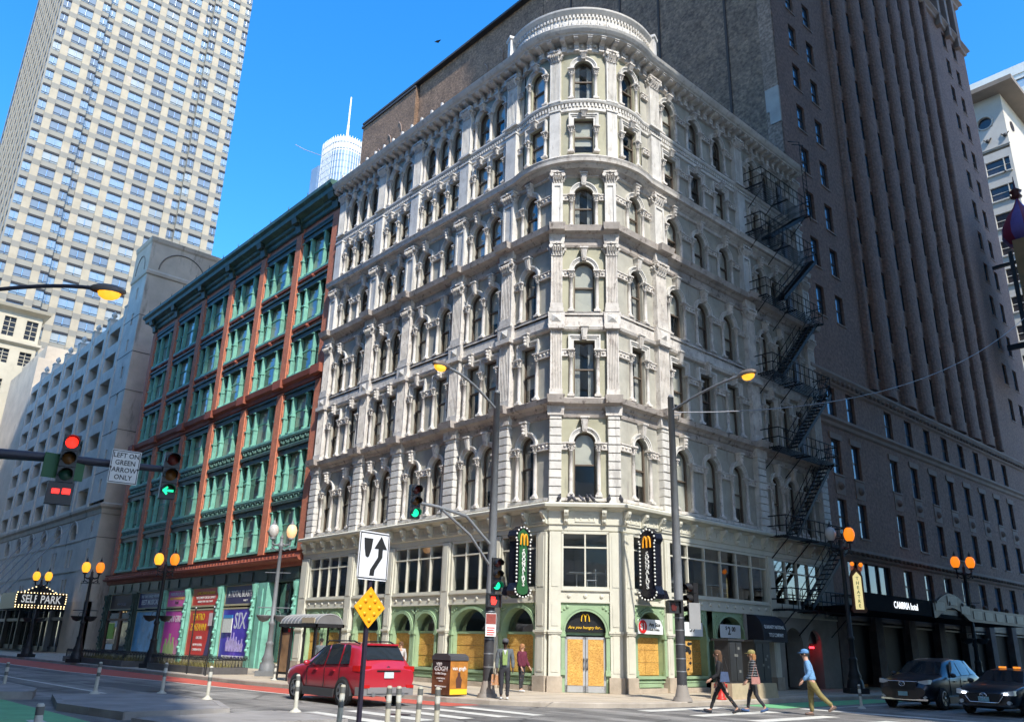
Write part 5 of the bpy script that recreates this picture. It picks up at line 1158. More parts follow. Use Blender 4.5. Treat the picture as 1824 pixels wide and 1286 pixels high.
# ================================================================== THINGS ON THE CORNER BUILDING
def root(name, loc, label, cat, rz=0, group=None): return ob(name, None, None, loc, rz, label, cat, group)
def kid(name, b, m, parent, loc=(0, 0, 0), rz=0, **k):
    return ob(name, b.mesh(name, *(m if isinstance(m, tuple) else (m,))), parent, loc, rz, **k)
sgn = M('sign_green', (.02, .10, .035), .5, .1); blk = M('sign_black_gloss', (.012, .012, .02), .2, .2, 3); bulbo = M('bulb_white', (.72, .72, .68), .35, 0); orng = M('print_orange', (.85, .36, .02), .5, 0)
bo = MB().ball((0, 0, 0), .042, 6, 4).mesh('bulb', bulbo)
def blade(loc, rz, label, flip, face):
    """vertical blade sign: dark body, lettered face (local -y), bulbs round the edge"""
    o = root('blade_sign', loc, label, 'sign', rz)
    prof = [(-.42, .2), (-.36, .02), (-.1, -.06), (.1, -.06), (.36, .02), (.42, .2), (.3, .5), (.3, 2.1), (.42, 2.3), (.36, 2.5), (.12, 2.62), (0, 2.72), (-.12, 2.62), (-.36, 2.5), (-.42, 2.3), (-.3, 2.1), (-.3, .5)]
    kid('body', MB().prism(prof, 0, .45, 'y'), blk, o)
    kid('foot', MB().prism([(0, 0), (.9, .05), (.75, .35), (.45, .4), (0, .4)], -.3, .3, 'x').xf(lambda x, y, z: (x, y, z)), blk, o)
    kid('face_panel', MB().prism([(x*.72, .12+z*.92) for x, z in prof], -.03, .02, 'y'), face, o)
    for k in range(24): ob('bulb', bo, o, (-.36 if k % 2 else .36, -.05, .55+1.55*(k//2)/11))
    for k in range(9):
        t = pi*k/8; ob('bulb', bo, o, (.4*cos(t), -.05, 2.2+.45*sin(t))); ob('bulb', bo, o, (.42*cos(t), -.05, .25-.28*sin(t)))
    for sx in (-1, 1):
        ob('arch_mark', MB().tube([(sx*.09-.09*cos(t), -.07, 1.95+.42*sin(t)**.8 if sin(t) > 0 else 1.95) for t in [pi*i/12 for i in range(13)]], .035, 6).mesh('arch_mark', orng), o)
    for k, c in enumerate('cDONALDS'): text(c, o, (0, -.06, 1.76-.185*k), .26, tw, ex=.02, sx=.9)
    return o
blade((-2.75, -.72, 3.55), pi/2, 'vertical green and black bulb sign on the left shop pier', 1, sgn)
blade((.72, 2.75, 3.55), 0, 'vertical black bulb sign on the right shop pier', -1, blk)
# banners in the right-hand lunettes
def lunsign(u, txts, label, bg):
    o = root('window_banner', (.06, u, 2.3), label, 'banner', pi/2)
    kid('sheet', MB().box(-.78, .78, -.02, 0, 0, .55), bg, o)
    for (t, dx, dz, s, m) in txts: text(t, o, (dx, -.03, dz), s, m)
    return o
wsh = M('banner_white', (.70, .72, .72), .6, .05); tred = M('print_red', (.6, .02, .02), .5, 0)
o = lunsign(3.6, [('Any Size', .25, .36, .2, tk), ('Soft Drinks', .25, .17, .13, tk)], 'white banner with red one-dollar disc above the boarded arch', wsh)
kid('disc', MB().cyl((-.5, -.03, .27), (-.5, -.045, .27), .25, n=20), tred, o); text('$1', o, (-.5, -.05, .27), .33, tw)
lunsign(6.3, [('59', .05, .3, .4, tk), ('c', .38, .4, .2, tk)], 'pale banner with a price of 59 cents above the boards', wsh)
lunsign(9.15, [('$', -.34, .4, .2, tk), ('2', -.12, .28, .46, tk), ('00', .22, .36, .28, tk)], 'pale banner with a price of two dollars above the boards', wsh)
o = root('spray_stencil', (.1, 6.2, .9), 'black stencilled graffiti sheet on the boards beneath the 59 cent banner', 'graffiti', pi/2)
kid('sheet', MB().box(-.5, -.02, -.03, .0, 0, 1.2), OSB, o)
for k in range(16): kid('mark', MB().ball((0, 0, 0), .03+.05*random.random(), 6, 4).xf(lambda x, y, z: (x*1.5, y*.1, z)), tk, o, (-.42+.36*random.random(), -.035, .06+1.1*random.random()))
# awning of the title company and shaded arcade beyond
shp = M('stone_arcade', (.30, .28, .25), .85, .2, 1, .2)
b = wallpanel(MB(), 12.9, 18.9, .15, 3.38, [(14.5, .85, .15, 2.9, 1), (16.5, .62, .15, 2.85, 1)], -.04, .9, 12)
ob('arcade', b.mesh('arcade', shp), CB, (0, 0, 0), pi/2)
ob('arcade_wall', MB().box(10.4, 12.9, -.03, .8, 2.3, 3.38).box(10.25, 10.5, -.1, .5, .15, 3.36).mesh('arcade_wall', shp), CB, (0, 0, 0), pi/2)
ob('arcade_side', MB().box(17.65, 18.95, -.06, .3, 3.4, 6.1).mesh('arcade_side', shp), CB, (0, 0, 0), pi/2)
ob('arcade_back', MB().box(10.4, 18.9, 1.0, 1.1, .15, 3.4).mesh('arcade_back', inter), CB, (0, 0, 0), pi/2)
ob('red_neon', MB().box(16.1, 16.9, .25, .3, 2.0, 2.09).mesh('red_neon', M('neon_red', (.9, .02, .02), .5, 0, emit=((1, .02, .03), 3))), CB, (0, 0, 0), pi/2)
ob('sign_board', MB().box(15.95, 17.05, .2, .24, 2.2, 2.85).mesh('sign_board', black), CB, (0, 0, 0), pi/2)
o = root('awning', (.1, 11.45, 2.2), 'black curved awning lettered GUARANTY NATIONAL TITLE COMPANY over a doorway', 'awning', pi/2)
cur = [(-.8*sin(t)**.7, 1.15*cos(t)**.7 if cos(t) > 0 else 0) for t in [pi/2*i/8 for i in range(9)]]
b = MB(); vs = [(-1.0, y, z) for y, z in cur]+[(1.0, y, z) for y, z in cur]
b.add(vs, [(i, i+1, i+10, i+9) for i in range(8)], True); b.add(vs+[(-1.0, 0, 0), (1.0, 0, 0)], [tuple(range(9))+(18,), tuple(range(17, 8, -1))+(19,)])
kid('cloth', b, M('awning_black', (.012, .012, .02), .7, .2, 2), o)
text('GUARANTY NATIONAL', o, (0, -.76, .62), .22, tw, rot=(pi/2-.28, 0, 0), sx=.72); text('TITLE COMPANY', o, (0, -.83, .28), .22, tw, rot=(pi/2-.1, 0, 0), sx=.72)
# rooftop box and pigeons
ob('roof_vent', MB().box(-.5, .5, -.6, .6, 0, 1.6).box(-.6, .6, -.7, .7, 1.6, 1.8).mesh('roof_vent', wst), CB, (-20.2, 3.0, 29.8))
ob('roof_vent', MB().box(-.5, .5, -.5, .5, 0, 1.9).mesh('roof_vent', M('vent_white', (.6, .63, .66), .5, .1)), CB, (-1, 18.2, 29.8))
for k in range(12): ob('roof_stub', cached('stub', lambda: MB().box(-.06, .06, -.06, .06, 0, .3).mesh('roof_stub', white)), CB, (-20.5+.95*k, -.75, 29.93))
pg = MB(); pg.lathe([(.005, -.16), (.04, -.1), (.075, 0), (.06, .09), (.03, .13), (.036, .17), (.02, .205), (.004, .22)], 0, 0, 8).xf(lambda x, y, z: (x, y*.9-z*.55, z*.62+.1))
pg.add([(-.03, .08, .06), (.03, .08, .06), (.045, .24, .02), (-.045, .24, .02)], [(0, 1, 2, 3)]); pg.cyl((-.02, 0, 0), (-.02, 0, .06), .008, n=4).cyl((.02, 0, 0), (.02, 0, .06), .008, n=4); pg.cyl((0, -.135, .225), (0, -.165, .22), .01, .002, 5)
pg = pg.mesh('pigeon', M('feather_grey', (.10, .10, .12), .7, .4, 20))
for k, u in enumerate((-1.05, -.62, -.45, -.12, .08, .3, .92, 1.42)):
    l, r = P('C', u, .38, 7.17)
    ob('pigeon', pg, None, l, random.uniform(0, 6.28), ('grey pigeon leftmost in the row on the corner ledge', 'second grey pigeon from the left on the corner ledge', 'third grey pigeon from the left on the corner ledge', 'fourth grey pigeon from the left on the corner ledge', 'fourth grey pigeon from the right on the corner ledge', 'third grey pigeon from the right on the corner ledge', 'second grey pigeon from the right on the corner ledge', 'grey pigeon rightmost in the row on the corner ledge')[k], 'pigeon', 'pigeons on the corner ledge', sc=(1.3, 1.3, 1.3))
o = ob('flying_bird', MB().add([(0, -.5, 0), (.12, 0, .05), (0, .5, 0), (-.12, 0, .05), (1.1, -.1, .35), (-1.0, .1, .3)], [(0, 1, 2, 3), (1, 4, 0), (1, 2, 4), (3, 5, 0), (3, 2, 5)]).mesh('flying_bird', M('bird_dark', (.03, .03, .03), .8, 0)), None, (-50, 26.5, 75.3), .5, sc=(.5, .5, .5), label='small dark bird flying in the blue sky', cat='bird')
# ================================================================== FIRE ESCAPE
FE = root('fire_escape', (0, 15, 0), 'black iron fire escape zigzagging down the shaded side of the corner building', 'fire escape')
fem = M('iron_dark', (.01, .01, .012), .6, .3, 2)
ZL = [26.3, 23.3, 19.4, 15.2, 11.3, 7.0, 3.65]
def rail(b, p, q, h=.95, n=None):
    p = Vector(p); q = Vector(q); n = n or max(2, int((q-p).length/.45))
    for zz in (h, h*.5): b.tube([p+Vector((0, 0, zz)), q+Vector((0, 0, zz))], .03, 4)
    for k in range(n+1): r = p.lerp(q, k/n); b.tube([r, r+Vector((0, 0, h))], .02, 4)
for k, z in enumerate(ZL):
    y0, y1 = (-2.4, 3.5) if k else (-1.9, 3.4)
    w_ = 1.05
    b = MB()
    for i in range(8): b.box(.2+w_*i/8, .2+w_*i/8+.03, y0, y1, z, z+.04)
    for yy in (y0, (y0+y1)/2, y1): b.box(0, w_+.2, yy-.03, yy+.03, z-.06, z)
    l_ = kid('landing', b, fem, FE)
    b = MB(); rail(b, (w_+.18, y0, z), (w_+.18, y1, z)); rail(b, (.1, y0, z), (w_+.18, y0, z)); rail(b, (.1, y1, z), (w_+.18, y1, z)); kid('railing', b, fem, FE)
    for yy in (y0+.3, 0, y1-.3): kid('bracket', MB().tube([(.05, yy, z-1.1), (w_+.1, yy, z-.03)], .03, 4).tube([(.02, yy, z-.03), (w_+.1, yy, z-.03)], .025, 4), fem, FE)
    if k < len(ZL)-1:
        zb = ZL[k+1]; ya, yb = (2.6, -1.0) if k % 2 else (-.4, 3.0)
        ya, yb = 3.2, -.9
        xs = .35+.45*(k % 2)
        st = MB()
        for dx in (0, .55): st.add([(xs+dx, ya, z), (xs+dx, ya+.0, z-.24), (xs+dx, yb, zb-.0), (xs+dx, yb, zb+.24), (xs+dx+.04, ya, z), (xs+dx+.04, ya, z-.24), (xs+dx+.04, yb, zb), (xs+dx+.04, yb, zb+.24)], [(0, 1, 2, 3), (7, 6, 5, 4), (0, 3, 7, 4), (1, 5, 6, 2)])
        for dx in (0, .58):
            for hh in (.45, .9): st.tube([(xs+dx, ya, z+hh), (xs+dx, yb, zb+hh)], .028, 4)
        for t in (0, .2, .4, .6, .8, 1): st.tube([(xs, ya+(yb-ya)*t, z+(zb-z)*t), (xs, ya+(yb-ya)*t, z+(zb-z)*t+.85)], .018, 4)
        s_ = kid('stair', st, fem, FE)
        n = int((z-zb)/.24)
        me = cached('tread', lambda: MB().box(0, .56, -.12, .12, 0, .04).mesh('tread', fem))
        for i in range(1, n): ob('tread', me, s_, (xs, ya+(yb-ya)*i/n, z+(zb-z)*i/n))
b = MB()
for yy in (3.55, 4.0): b.tube([(.9, yy, 26.3), (.9, yy, 31.6), (.2, yy, 32.0)], .03, 4)
kid('roof_ladder', b, fem, FE)
me = MB().cyl((0, 0, 0), (0, .45, 0), .018, n=4).mesh('rung', fem)
for i in range(17): ob('rung', me, FE, (.9, 3.55, 26.6+.3*i))
pal = M('door_pale', (.30, .34, .40), .5, .2)
for k, z in enumerate(ZL[:-2]): ob('fire_door', MB().box(17.2, 17.9, -.03, .1, z+.05, z+2.1).mesh('fire_door', pal), CB, (0, 0, 0), pi/2)
# ================================================================== LAMP POSTS AND SIGNALS
amber = M('lamp_amber', (.9, .35, .04), .4, 0, emit=((1, .24, .012), .34)); amberh = M('lamp_amber_bright', (.9, .5, .08), .4, 0, emit=((1, .40, .02), .48)); clearg = M('lamp_glass_clear', (.55, .52, .48), .15, .1, spec=.8)
lampg = M('lamp_iron_grey', (.17, .18, .19), .5, .15, 3, .1)
def twinlamp(x, y, h, m, label, cols, ang=0, z=.15, bowls=True):
    o = root('street_lamp', (x, y, z), label, 'street lamp', ang, 'twin-globe street lamps')
    kid('base', MB().box(-.42, .42, -.42, .42, 0, .22).lathe([(.38, .22), (.34, .5), (.26, .62), (.3, .7), (.2, .95), (.17, 1.35), (.2, 1.4), (.14, 1.5)], 0, 0, 10), m, o)
    kid('shaft', MB().lathe([(.13, 1.4), (.12, 2.2), (.16, 2.25), (.16, 2.35), (.11, 2.4), (.085, h-1.25), (.13, h-1.2), (.13, h-1.1), (.09, h-1.05), (.08, h-.8)], 0, 0, 10), m, o)
    b = MB()
    for s_ in (-1, 1): b.tube([(0, 0, h-1.0), (s_*.2, 0, h-1.12), (s_*.42, 0, h-1.05), (s_*.44, 0, h-.82)], .05, 6); b.tube([(0, 0, h-1.25), (s_*.18, 0, h-1.35), (s_*.42, 0, h-1.2), (s_*.44, 0, h-1.0)], .03, 5); b.ball((s_*.44, 0, h-1.3), .06, 6, 4)
    b.cyl((0, 0, h-.9), (0, 0, h-.55), .06, .02, 8); b.ball((0, 0, h-.75), .09, 7, 5); kid('crossarm', b, m, o)
    for s_, c in zip((-1, 1), cols):
        g_ = kid('globe', MB().lathe([(.1, h-.78), (.2, h-.66), (.25, h-.5), (.25, h-.36), (.19, h-.2), (.1, h-.12), (.01, h-.1)], s_*.44, 0, 10), c, o)
        ob('finial', MB().lathe([(.13, h-.13), (.07, h-.04), (.02, h+.12), (.005, h+.2)], s_*.44, 0, 7).mesh('finial', m), g_); ob('collar', MB().lathe([(.14, h-.84), (.15, h-.78), (.11, h-.74)], s_*.44, 0, 8).mesh('collar', m), g_)
    if bowls:
        kid('basket_arm', MB().tube([(-.75, 0, 3.0), (.75, 0, 3.0)], .025, 5), m, o)
        for s_ in (-1, 1): kid('basket', MB().lathe([(.02, 2.35), (.22, 2.42), (.36, 2.62), (.38, 2.66), (.3, 2.64), (.02, 2.5)], s_*.42, 0, 10).tube([(s_*.42, 0, 2.45), (s_*.3, 0, 2.85), (0, 0, 2.95)], .015, 4), m, o)
        kid('banner_arm', MB().tube([(-.6, 0, 4.6), (.6, 0, 4.6)], .02, 5), m, o)
    return o
A_ = radians(48)
twinlamp(-15.9, -4.4, 7.0, lampg, 'grey twin-globe lamp post near the bus shelter, one globe pale', (clearg, M('lamp_glass_peach', (.6, .42, .28), .2, .1, emit=((1, .5, .2), .3))), A_)
twinlamp(-26.1, -6.0, 6.1, iron, 'black twin-globe lamp post with lit amber globes before the brick building', (amberh, amber), A_)
twinlamp(-35.0, -7.2, 6.0, iron, 'black lit twin-globe lamp post before the corner of the car park', (amberh, amber), A_)
twinlamp(-47.4, -7.0, 6.0, iron, 'black lit twin-globe lamp post farthest left, in front of the marquee', (amberh, amberh), A_)
twinlamp(3.0, 14.2, 7.35, iron, 'black twin-globe lamp post carrying the THEATRE sign', (clearg, amber), A_, bowls=False)
twinlamp(3.0, 29.0, 7.3, iron, 'black lit twin-globe lamp post in front of the hotel canopy', (amber, amber), A_)
o = root('theatre_sign', (3.2, 14.35, 3.55), 'narrow vertical THEATRE sign on the lamp post by the hotel', 'sign', radians(48))
kid('frame', MB().prism([(.0, 0), (.55, 0), (.62, .15), (.55, .3), (.55, 1.6), (.45, 1.85), (.28, 1.98), (.1, 1.85), (0, 1.6), (0, .3), (-.07, .15)], -.08, .08, 'y'), M('frame_brown', (.16, .07, .04), .5, .2), o)
kid('panel', MB().prism([(.09, .15), (.46, .15), (.46, 1.6), (.28, 1.8), (.09, 1.6)], -.1, -.075, 'y'), M('panel_cream', (.62, .55, .25), .5, .1, emit=((1, .85, .4), .25)), o)
for k, c in enumerate('THEATRE'): text(c, o, (.275, -.11, 1.5-.2*k), .2, M('letter_green', (.04, .2, .08), .5, 0))
kid('spotlights', MB().ball((.1, -.15, 2.15), .1, 7, 5).ball((.5, -.15, 2.12), .1, 7, 5), amber, o)
def cobra(o, h, d, reach, m, rise=1.0):
    """luminaire arm and head, d = direction (unit, plan)"""
    pts = [(d[0]*reach*t, d[1]*reach*t, h-.5+rise*(sin(t*pi/2))) for t in [i/8 for i in range(9)]]
    kid('lamp_arm', MB().tube([(0, 0, h-1.3), (d[0]*reach*.4, d[1]*reach*.4, h-.5+rise*.5)] if False else pts, .045, 6), m, o)
    e = pts[-1]; a = atan2(d[1], d[0])
    hd = kid('lamp_head', MB().lathe([(.02, .12), (.1, .12), (.16, .05), (.17, -.03), (.15, -.06)], 0, 0, 10).xf(lambda x, y, z: (x*2.4+.25, y, z)), M('lamp_housing', (.16, .13, .11), .45, .1), o, (e[0], e[1], e[2]), a)
    ob('lens', MB().lathe([(.15, -.06), (.13, -.16), (.07, -.22), (.005, -.235)], 0, 0, 10).xf(lambda x, y, z: (x*1.7+.3, y, z)).mesh('lens', amberh), hd)
polem = M('pole_grey', (.20, .21, .22), .5, .15, 2, .06); poleb = M('pole_dark_wrap', (.05, .05, .055), .6, .3, 3, .1, stain=[((.35, .35, .34), .66, 3, 3)])
def streetpole(x, y, h, label):
    o = root('traffic_pole', (x, y, .15), label, 'pole')
    kid('base', MB().cyl((0, 0, 0), (0, 0, .12), .34, .3, 10).cyl((0, 0, .12), (0, 0, .5), .26, .17, 10), M('base_concrete', (.28, .25, .22), .8, .2), o)
    kid('lower_shaft', MB().lathe([(.17, .3), (.155, 3.2)], 0, 0, 12), poleb, o)
    kid('shaft', MB().lathe([(.155, 3.2), (.11, h), (.12, h), (.06, h+.12), (.005, h+.14)], 0, 0, 12), polem, o)
    for z in (.9, 1.3, 1.75, 2.2, 2.6): kid('band', MB().lathe([(.172, z), (.172, z+.035)], 0, 0, 12), steel, o)
    return o
lens_off = {c: M('lens_'+n, k, .3, .1) for c, n, k in (('r', 'red_off', (.10, .015, .012)), ('y', 'amber_off', (.12, .05, .012)), ('g', 'green_off', (.015, .06, .04)))}
lens_on = {'r': M('lens_red_lit', (.9, .03, .02), .4, 0, emit=((1, .02, .012), .9)), 'g': M('lens_green_lit', (.02, .8, .4), .4, 0, emit=((.01, .8, .33), .5)), 'y': lens_off['y']}
sigm = M('signal_housing', (.02, .02, .022), .45, .1)
def signal(loc, rz, on, label, arrow=False, extra=None):
    o = root('traffic_signal', loc, label, 'traffic light', rz)
    b = MB()
    for k in range(3): z = .36*(1-k); b.box(-.17, .17, -.02, .2, z-.175, z+.175)
    kid('housing', b, sigm, o)
    for k, c in enumerate('ryg'):
        z = .36*(1-k)
        v = MB(); n = 12
        for i in range(n):
            t0, t1 = -.35+(pi+.7)*i/n, -.35+(pi+.7)*(i+1)/n
            v.add([(.15*cos(t0), -.02, z+.15*sin(t0)), (.15*cos(t1), -.02, z+.15*sin(t1)), (.14*cos(t1), -.28+.06*(sin(t1) < 0), z+.14*sin(t1)-.02), (.14*cos(t0), -.28+.06*(sin(t0) < 0), z+.14*sin(t0)-.02)], [(0, 1, 2, 3)])
        s_ = kid('visor', v, sigm, o)
        m = lens_on[c] if c == on else lens_off[c]
        if arrow and c == on: ob('lens', MB().box(-.12, .12, -.05, -.03, z-.025, z+.025).prism([(-.13, z), (-.03, z+.1), (.0, z+.07), (-.06, z), (0, z-.07), (-.03, z-.1)], -.05, -.03, 'y').mesh('lens', m), s_)
        else: ob('lens', MB().lathe([(.13, 0), (.1, .03), (.005, .045)], 0, 0, 12).xf(lambda x, y, q: (x, -.03-q, z+y)).mesh('lens', m), s_)
    if extra: extra(o)
    return o
FX = pi/2                                                  # faces south (+x)
# left mast arm, pole just outside the frame
o = root('mast_pole', (1.0, -20.9, .0), 'dark mast arm with signals reaching in from the left edge', 'mast arm')
kid('pole', MB().cyl((0, 0, 0), (0, 0, 9.6), .2, .13, 12).cyl((0, 0, 9.3), (0, 0, 9.75), .16, .16, 10), M('pole_navy', (.03, .03, .045), .5, .1), o)
kid('arm', MB().tube([(0, 0, 5.25), (.2, 2.2, 5.4), (.75, 4.5, 5.42)], [.13, .1, .075], 8), MATS['pole_navy'], o)
cobra(o, 9.3, (.42, .91), 2.3, MATS['pole_navy'], .45)
def handpanel(q):
    kid('count_panel', MB().box(-.3, .22, -.02, .16, -1.0, -.52), sigm, q)
    kid('lit_bar', MB().box(-.2, -.05, -.05, -.02, -.78, -.68).box(.0, .16, -.05, -.02, -.78, -.66), lens_on['r'], q)
signal((1.6, -18.55, 5.35), FX-.2, 'r', 'traffic signal showing red above a red bar on the mast arm', extra=handpanel)
signal((2.0, -16.45, 5.25), FX-.2, 'g', 'traffic signal with green left arrow at the end of the mast arm', arrow=True)
o = root('street_name_sign', (1.4, -18.55, 5.15), 'green street-name plate behind the red mast-arm signal', 'sign', FX)
kid('plate', MB().box(-.42, .42, .05, .07, -.22, .32).box(-.38, .38, .045, .05, .25, .28), sgn, o)
o = root('traffic_sign', (1.9, -17.45, 5.3), 'white sign reading LEFT ON GREEN ARROW ONLY on the mast arm', 'sign', FX-.12)
swh = M('sign_white', (.66, .66, .64), .5, .08)
kid('plate', MB().box(-.31, .31, 0, .012, -.38, .38), swh, o)
kid('border', MB().box(-.29, .29, -.004, 0, .345, .36).box(-.29, .29, -.004, 0, -.36, -.345).box(-.295, -.28, -.004, 0, -.36, .36).box(.28, .295, -.004, 0, -.36, .36), tk, o)
for k, t in enumerate(('LEFT ON', 'GREEN', '"ARROW"', 'ONLY')): text(t, o, (0, -.006, .25-.165*k), .155, tk, ex=.002, sx=.9)
# mid pole with arm, signals and lamp
MP = streetpole(.1, -4.8, 10.1, 'grey street pole with curved signal arm in front of the left shopfronts')
cobra(MP, 10.0, (.12, -.99), 2.6, polem, .9)
kid('signal_arm', MB().tube([(0, 0, 4.7), (0, -1.2, 5.6), (0, -2.4, 5.75), (0, -3.3, 5.78)], .055, 7).tube([(0, 0, 4.0), (0, -1.0, 5.0), (0, -2.2, 5.68)], .045, 7), polem, MP)
signal((.12, -8.1, 5.95), FX-.25, 'g', 'green traffic signal hanging at the tip of the curved arm')
signal((.32, -4.75, 3.95), FX-.25, 'g', 'green traffic signal on the grey pole beside the bulb sign')
def pedsig(loc, rz, label, on):
    o = root('pedestrian_signal', loc, label, 'traffic light', rz)
    kid('housing', MB().box(-.22, .22, -.02, .2, -.2, .2).box(-.24, -.2, -.14, 0, -.2, .2).box(.2, .24, -.14, 0, -.2, .2).box(-.24, .24, -.16, 0, .19, .22), sigm, o)
    kid('hand', MB().prism([(-.08, -.12), (.05, -.12), (.1, .02), (.07, .04), (.04, -.01), (.04, .13), (-.1, .13), (-.1, -.02)], -.04, -.02, 'y'), lens_on['r'] if on else lens_off['r'], o)
pedsig((.32, -4.85, 3.1), FX-.4, 'pedestrian signal with red hand on the grey pole above the red parking sign', True)
o = root('parking_sign', (.33, -4.95, 2.35), 'small red and white street sign on the grey pole', 'sign', FX-.4)
kid('plate', MB().box(-.18, .18, 0, .01, -.36, .36), swh, o); kid('upper_print', MB().box(-.17, .17, -.004, 0, .02, .34), M('print_rust', (.28, .06, .045), .6, .3, 9), o)
for k in range(4): kid('print_line', MB().box(-.13, .1+.03*(k % 2), -.004, 0, -.32+.07*k, -.29+.07*k), tred, o)
RPO = streetpole(3.7, .6, 10.4, 'grey street pole with lamp and signals at the right of the corner')
cobra(RPO, 10.4, (.98, -.15), 3.4, polem, .5)
kid('cable_clamp', MB().tube([(0, 0, 9.7), (.2, .2, 9.75), (.1, .3, 9.6)], .03, 5), steel, RPO)
signal((3.95, .95, 3.4), -.15, None, 'dark traffic signal seen from its side on the right-hand pole')
kid('backplate', MB().box(-.22, .22, -.03, 0, -.75, .1), M('plate_grey', (.30, .30, .30), .5, .1), RPO, (.55, .1, 3.0), FX-.35)
pedsig((3.75, .25, 3.1), FX-.5, 'unlit pedestrian signal on the right-hand street pole', False)
o = ob('overhead_wire', MB().tube([(3.7+.9*t+0*t, .6+60*t, 10.0+26*t-14*t*(1-t)*1.0) for t in [i/20 for i in range(21)]], .022, 4).mesh('overhead_wire', M('wire_grey', (.34, .34, .36), .5, 0)), label='thin overhead wire rising to the right across the dark hotel', cat='wire')
# keep-right sign
o = root('keep_right_sign', (10.0, -15.9, 0), 'white keep-right arrow sign above an orange diamond marker on a dark post', 'sign', FX+.12)
kid('post', MB().box(-.03, .03, .01, .06, 0, 3.3), M('post_purple_black', (.025, .02, .035), .5, .1), o)
kid('plate', MB().prism([(-.31, 2.66), (-.28, 2.62), (.28, 2.62), (.31, 2.66), (.31, 3.33), (.28, 3.37), (-.28, 3.37), (-.31, 3.33)], -.012, 0, 'y'), M('sign_white_cool', (.72, .72, .74), .45, .05), o)
kid('border', MB().box(-.295, .295, -.016, -.012, 3.335, 3.35).box(-.295, .295, -.016, -.012, 2.64, 2.655).box(-.295, -.28, -.016, -.012, 2.65, 3.34).box(.28, .295, -.016, -.012, 2.65, 3.34), tk, o)
kid('median_mark', MB().prism([(-.22, 3.26), (-.04, 3.26), (-.06, 3.1), (-.1, 2.98), (-.13, 2.96), (-.17, 2.98), (-.2, 3.1)], -.017, -.012, 'y'), tk, o)
ctr = [(-.02, 2.69), (-.01, 2.78), (.06, 2.88), (.13, 2.98), (.13, 3.12)]
kid('arrow', MB().prism([(x-.045, z) for x, z in ctr]+[(x+.045, z) for x, z in reversed(ctr)], -.017, -.012, 'y').prism([(.0, 3.11), (.26, 3.11), (.13, 3.31)], -.018, -.012, 'y'), tk, o)
dm = M('marker_orange', (.92, .38, .01), .5, .08, 6)
kid('diamond', MB().prism([(0, 1.9), (.31, 2.21), (0, 2.52), (-.31, 2.21)], -.012, 0, 'y'), dm, o)
for i in range(3):
    for j in range(3):
        x = (i-j)*.095; z = 2.21+(i+j-2)*.095; kid('reflector', MB().lathe([(.035, 0), (.03, .015), (.015, .025), (.002, .028)], 0, 0, 9).xf(lambda a, b_, c: (x+a, -.012-c, z+b_)), dm, o)
# flexible posts
bw_ = M('post_white', (.52, .50, .42), .6, .2, 4); bk_ = M('post_band', (.13, .13, .12), .5, .1); bs_ = M('post_reflective', (.55, .54, .48), .3, .1)
def bollard(x, y, z, label, grey=False, h=.85):
    o = root('flexible_post', (x, y, z), label, 'bollard', random.random(), 'flexible lane posts')
    kid('foot', MB().lathe([(.14, 0), (.13, .03), (.06, .07), (.05, .1)], 0, 0, 10), bw_, o)
    kid('tube', MB().lathe([(.05, .05), (.047, h), (.03, h+.02), (.005, h+.02)], 0, 0, 10), M('post_olive', (.42, .39, .30), .6, .2, 4) if grey else bw_, o, rz=0)
    for k, m in enumerate((bk_, bs_, bk_)): kid('band', MB().lathe([(.052, h-.12-.12*k), (.052, h-.02-.12*k)], 0, 0, 10), m, o)
    o.rotation_euler = (random.uniform(-.05, .05), random.uniform(-.05, .05), 0)
BL = [(-9.5, -16.4, 0, 'white flexible post on the left edge beside the rounded island', 0), (-4.6, -15.2, .16, 'white flexible post at the back edge of the large island', 0), (-4.2, -13.5, .16, 'white flexible post at the far corner of the large island', 0), (-1.5, -13.3, .16, 'white flexible post on the near end of the large island', 0), (2.4, -12.8, .1, 'leaning white flexible post in front of the red car front wheel', 0),
      (8.75, -19.95, 0, 'flexible post cut by the bottom edge on the green lane', 0), (7.6, -14.8, 0, 'flexible post in front of the red car rear wheel', 1), (8.1, -14.1, 0, 'left one of two flexible posts behind the red car bumper', 1), (8.3, -14.0, 0, 'right one of two flexible posts behind the red car bumper', 1), (8.45, -13.7, 0, 'flexible post standing before the litter kiosk, taller', 1), (8.7, -13.45, 0, 'dark flexible post rightmost of the foreground cluster', 1)]
for x, y, z, l, g_ in BL: bollard(x, y, z, l, g_, .95 if g_ else .82)
bollard(7.0, 6.3, 0, 'flexible post beside the dark parked car and the traffic cone', False, .75); bollard(-11.8, -6.1, .15, 'short white post on the kerb by the bus shelter', False, .6)
# ================================================================== KERBSIDE THINGS
KO = root('litter_kiosk', (-1.12, -5.4, .15), 'double litter kiosk wrapped in van GOGH exhibition advertising', 'litter bin')
kbr = M('ad_brown', (.17, .075, .035), .5, .6, 2.5, stain=[((.36, .20, .09), .56, 3, .25)]); kor = M('ad_orange', (.46, .19, .035), .5, .4, 3, stain=[((.35, .10, .03), .57, 2.5, 1)])
kid('body', MB().box(-.47, .47, -.36, .36, .03, 1.08), kbr, KO); kid('side_panel', MB().box(.47, .48, -.36, .36, .05, 1.05), kor, KO)
kid('lid', MB().prism([(-.5, 1.08), (.5, 1.08), (.48, 1.2), (.3, 1.28), (-.35, 1.28), (-.5, 1.18)], -.38, .38, 'y'), M('lid_grey', (.07, .07, .075), .5, .1), KO)
kid('top_band', MB().box(-.475, .475, -.368, -.355, .82, 1.08), M('ad_dark', (.04, .03, .03), .5, .2), KO)
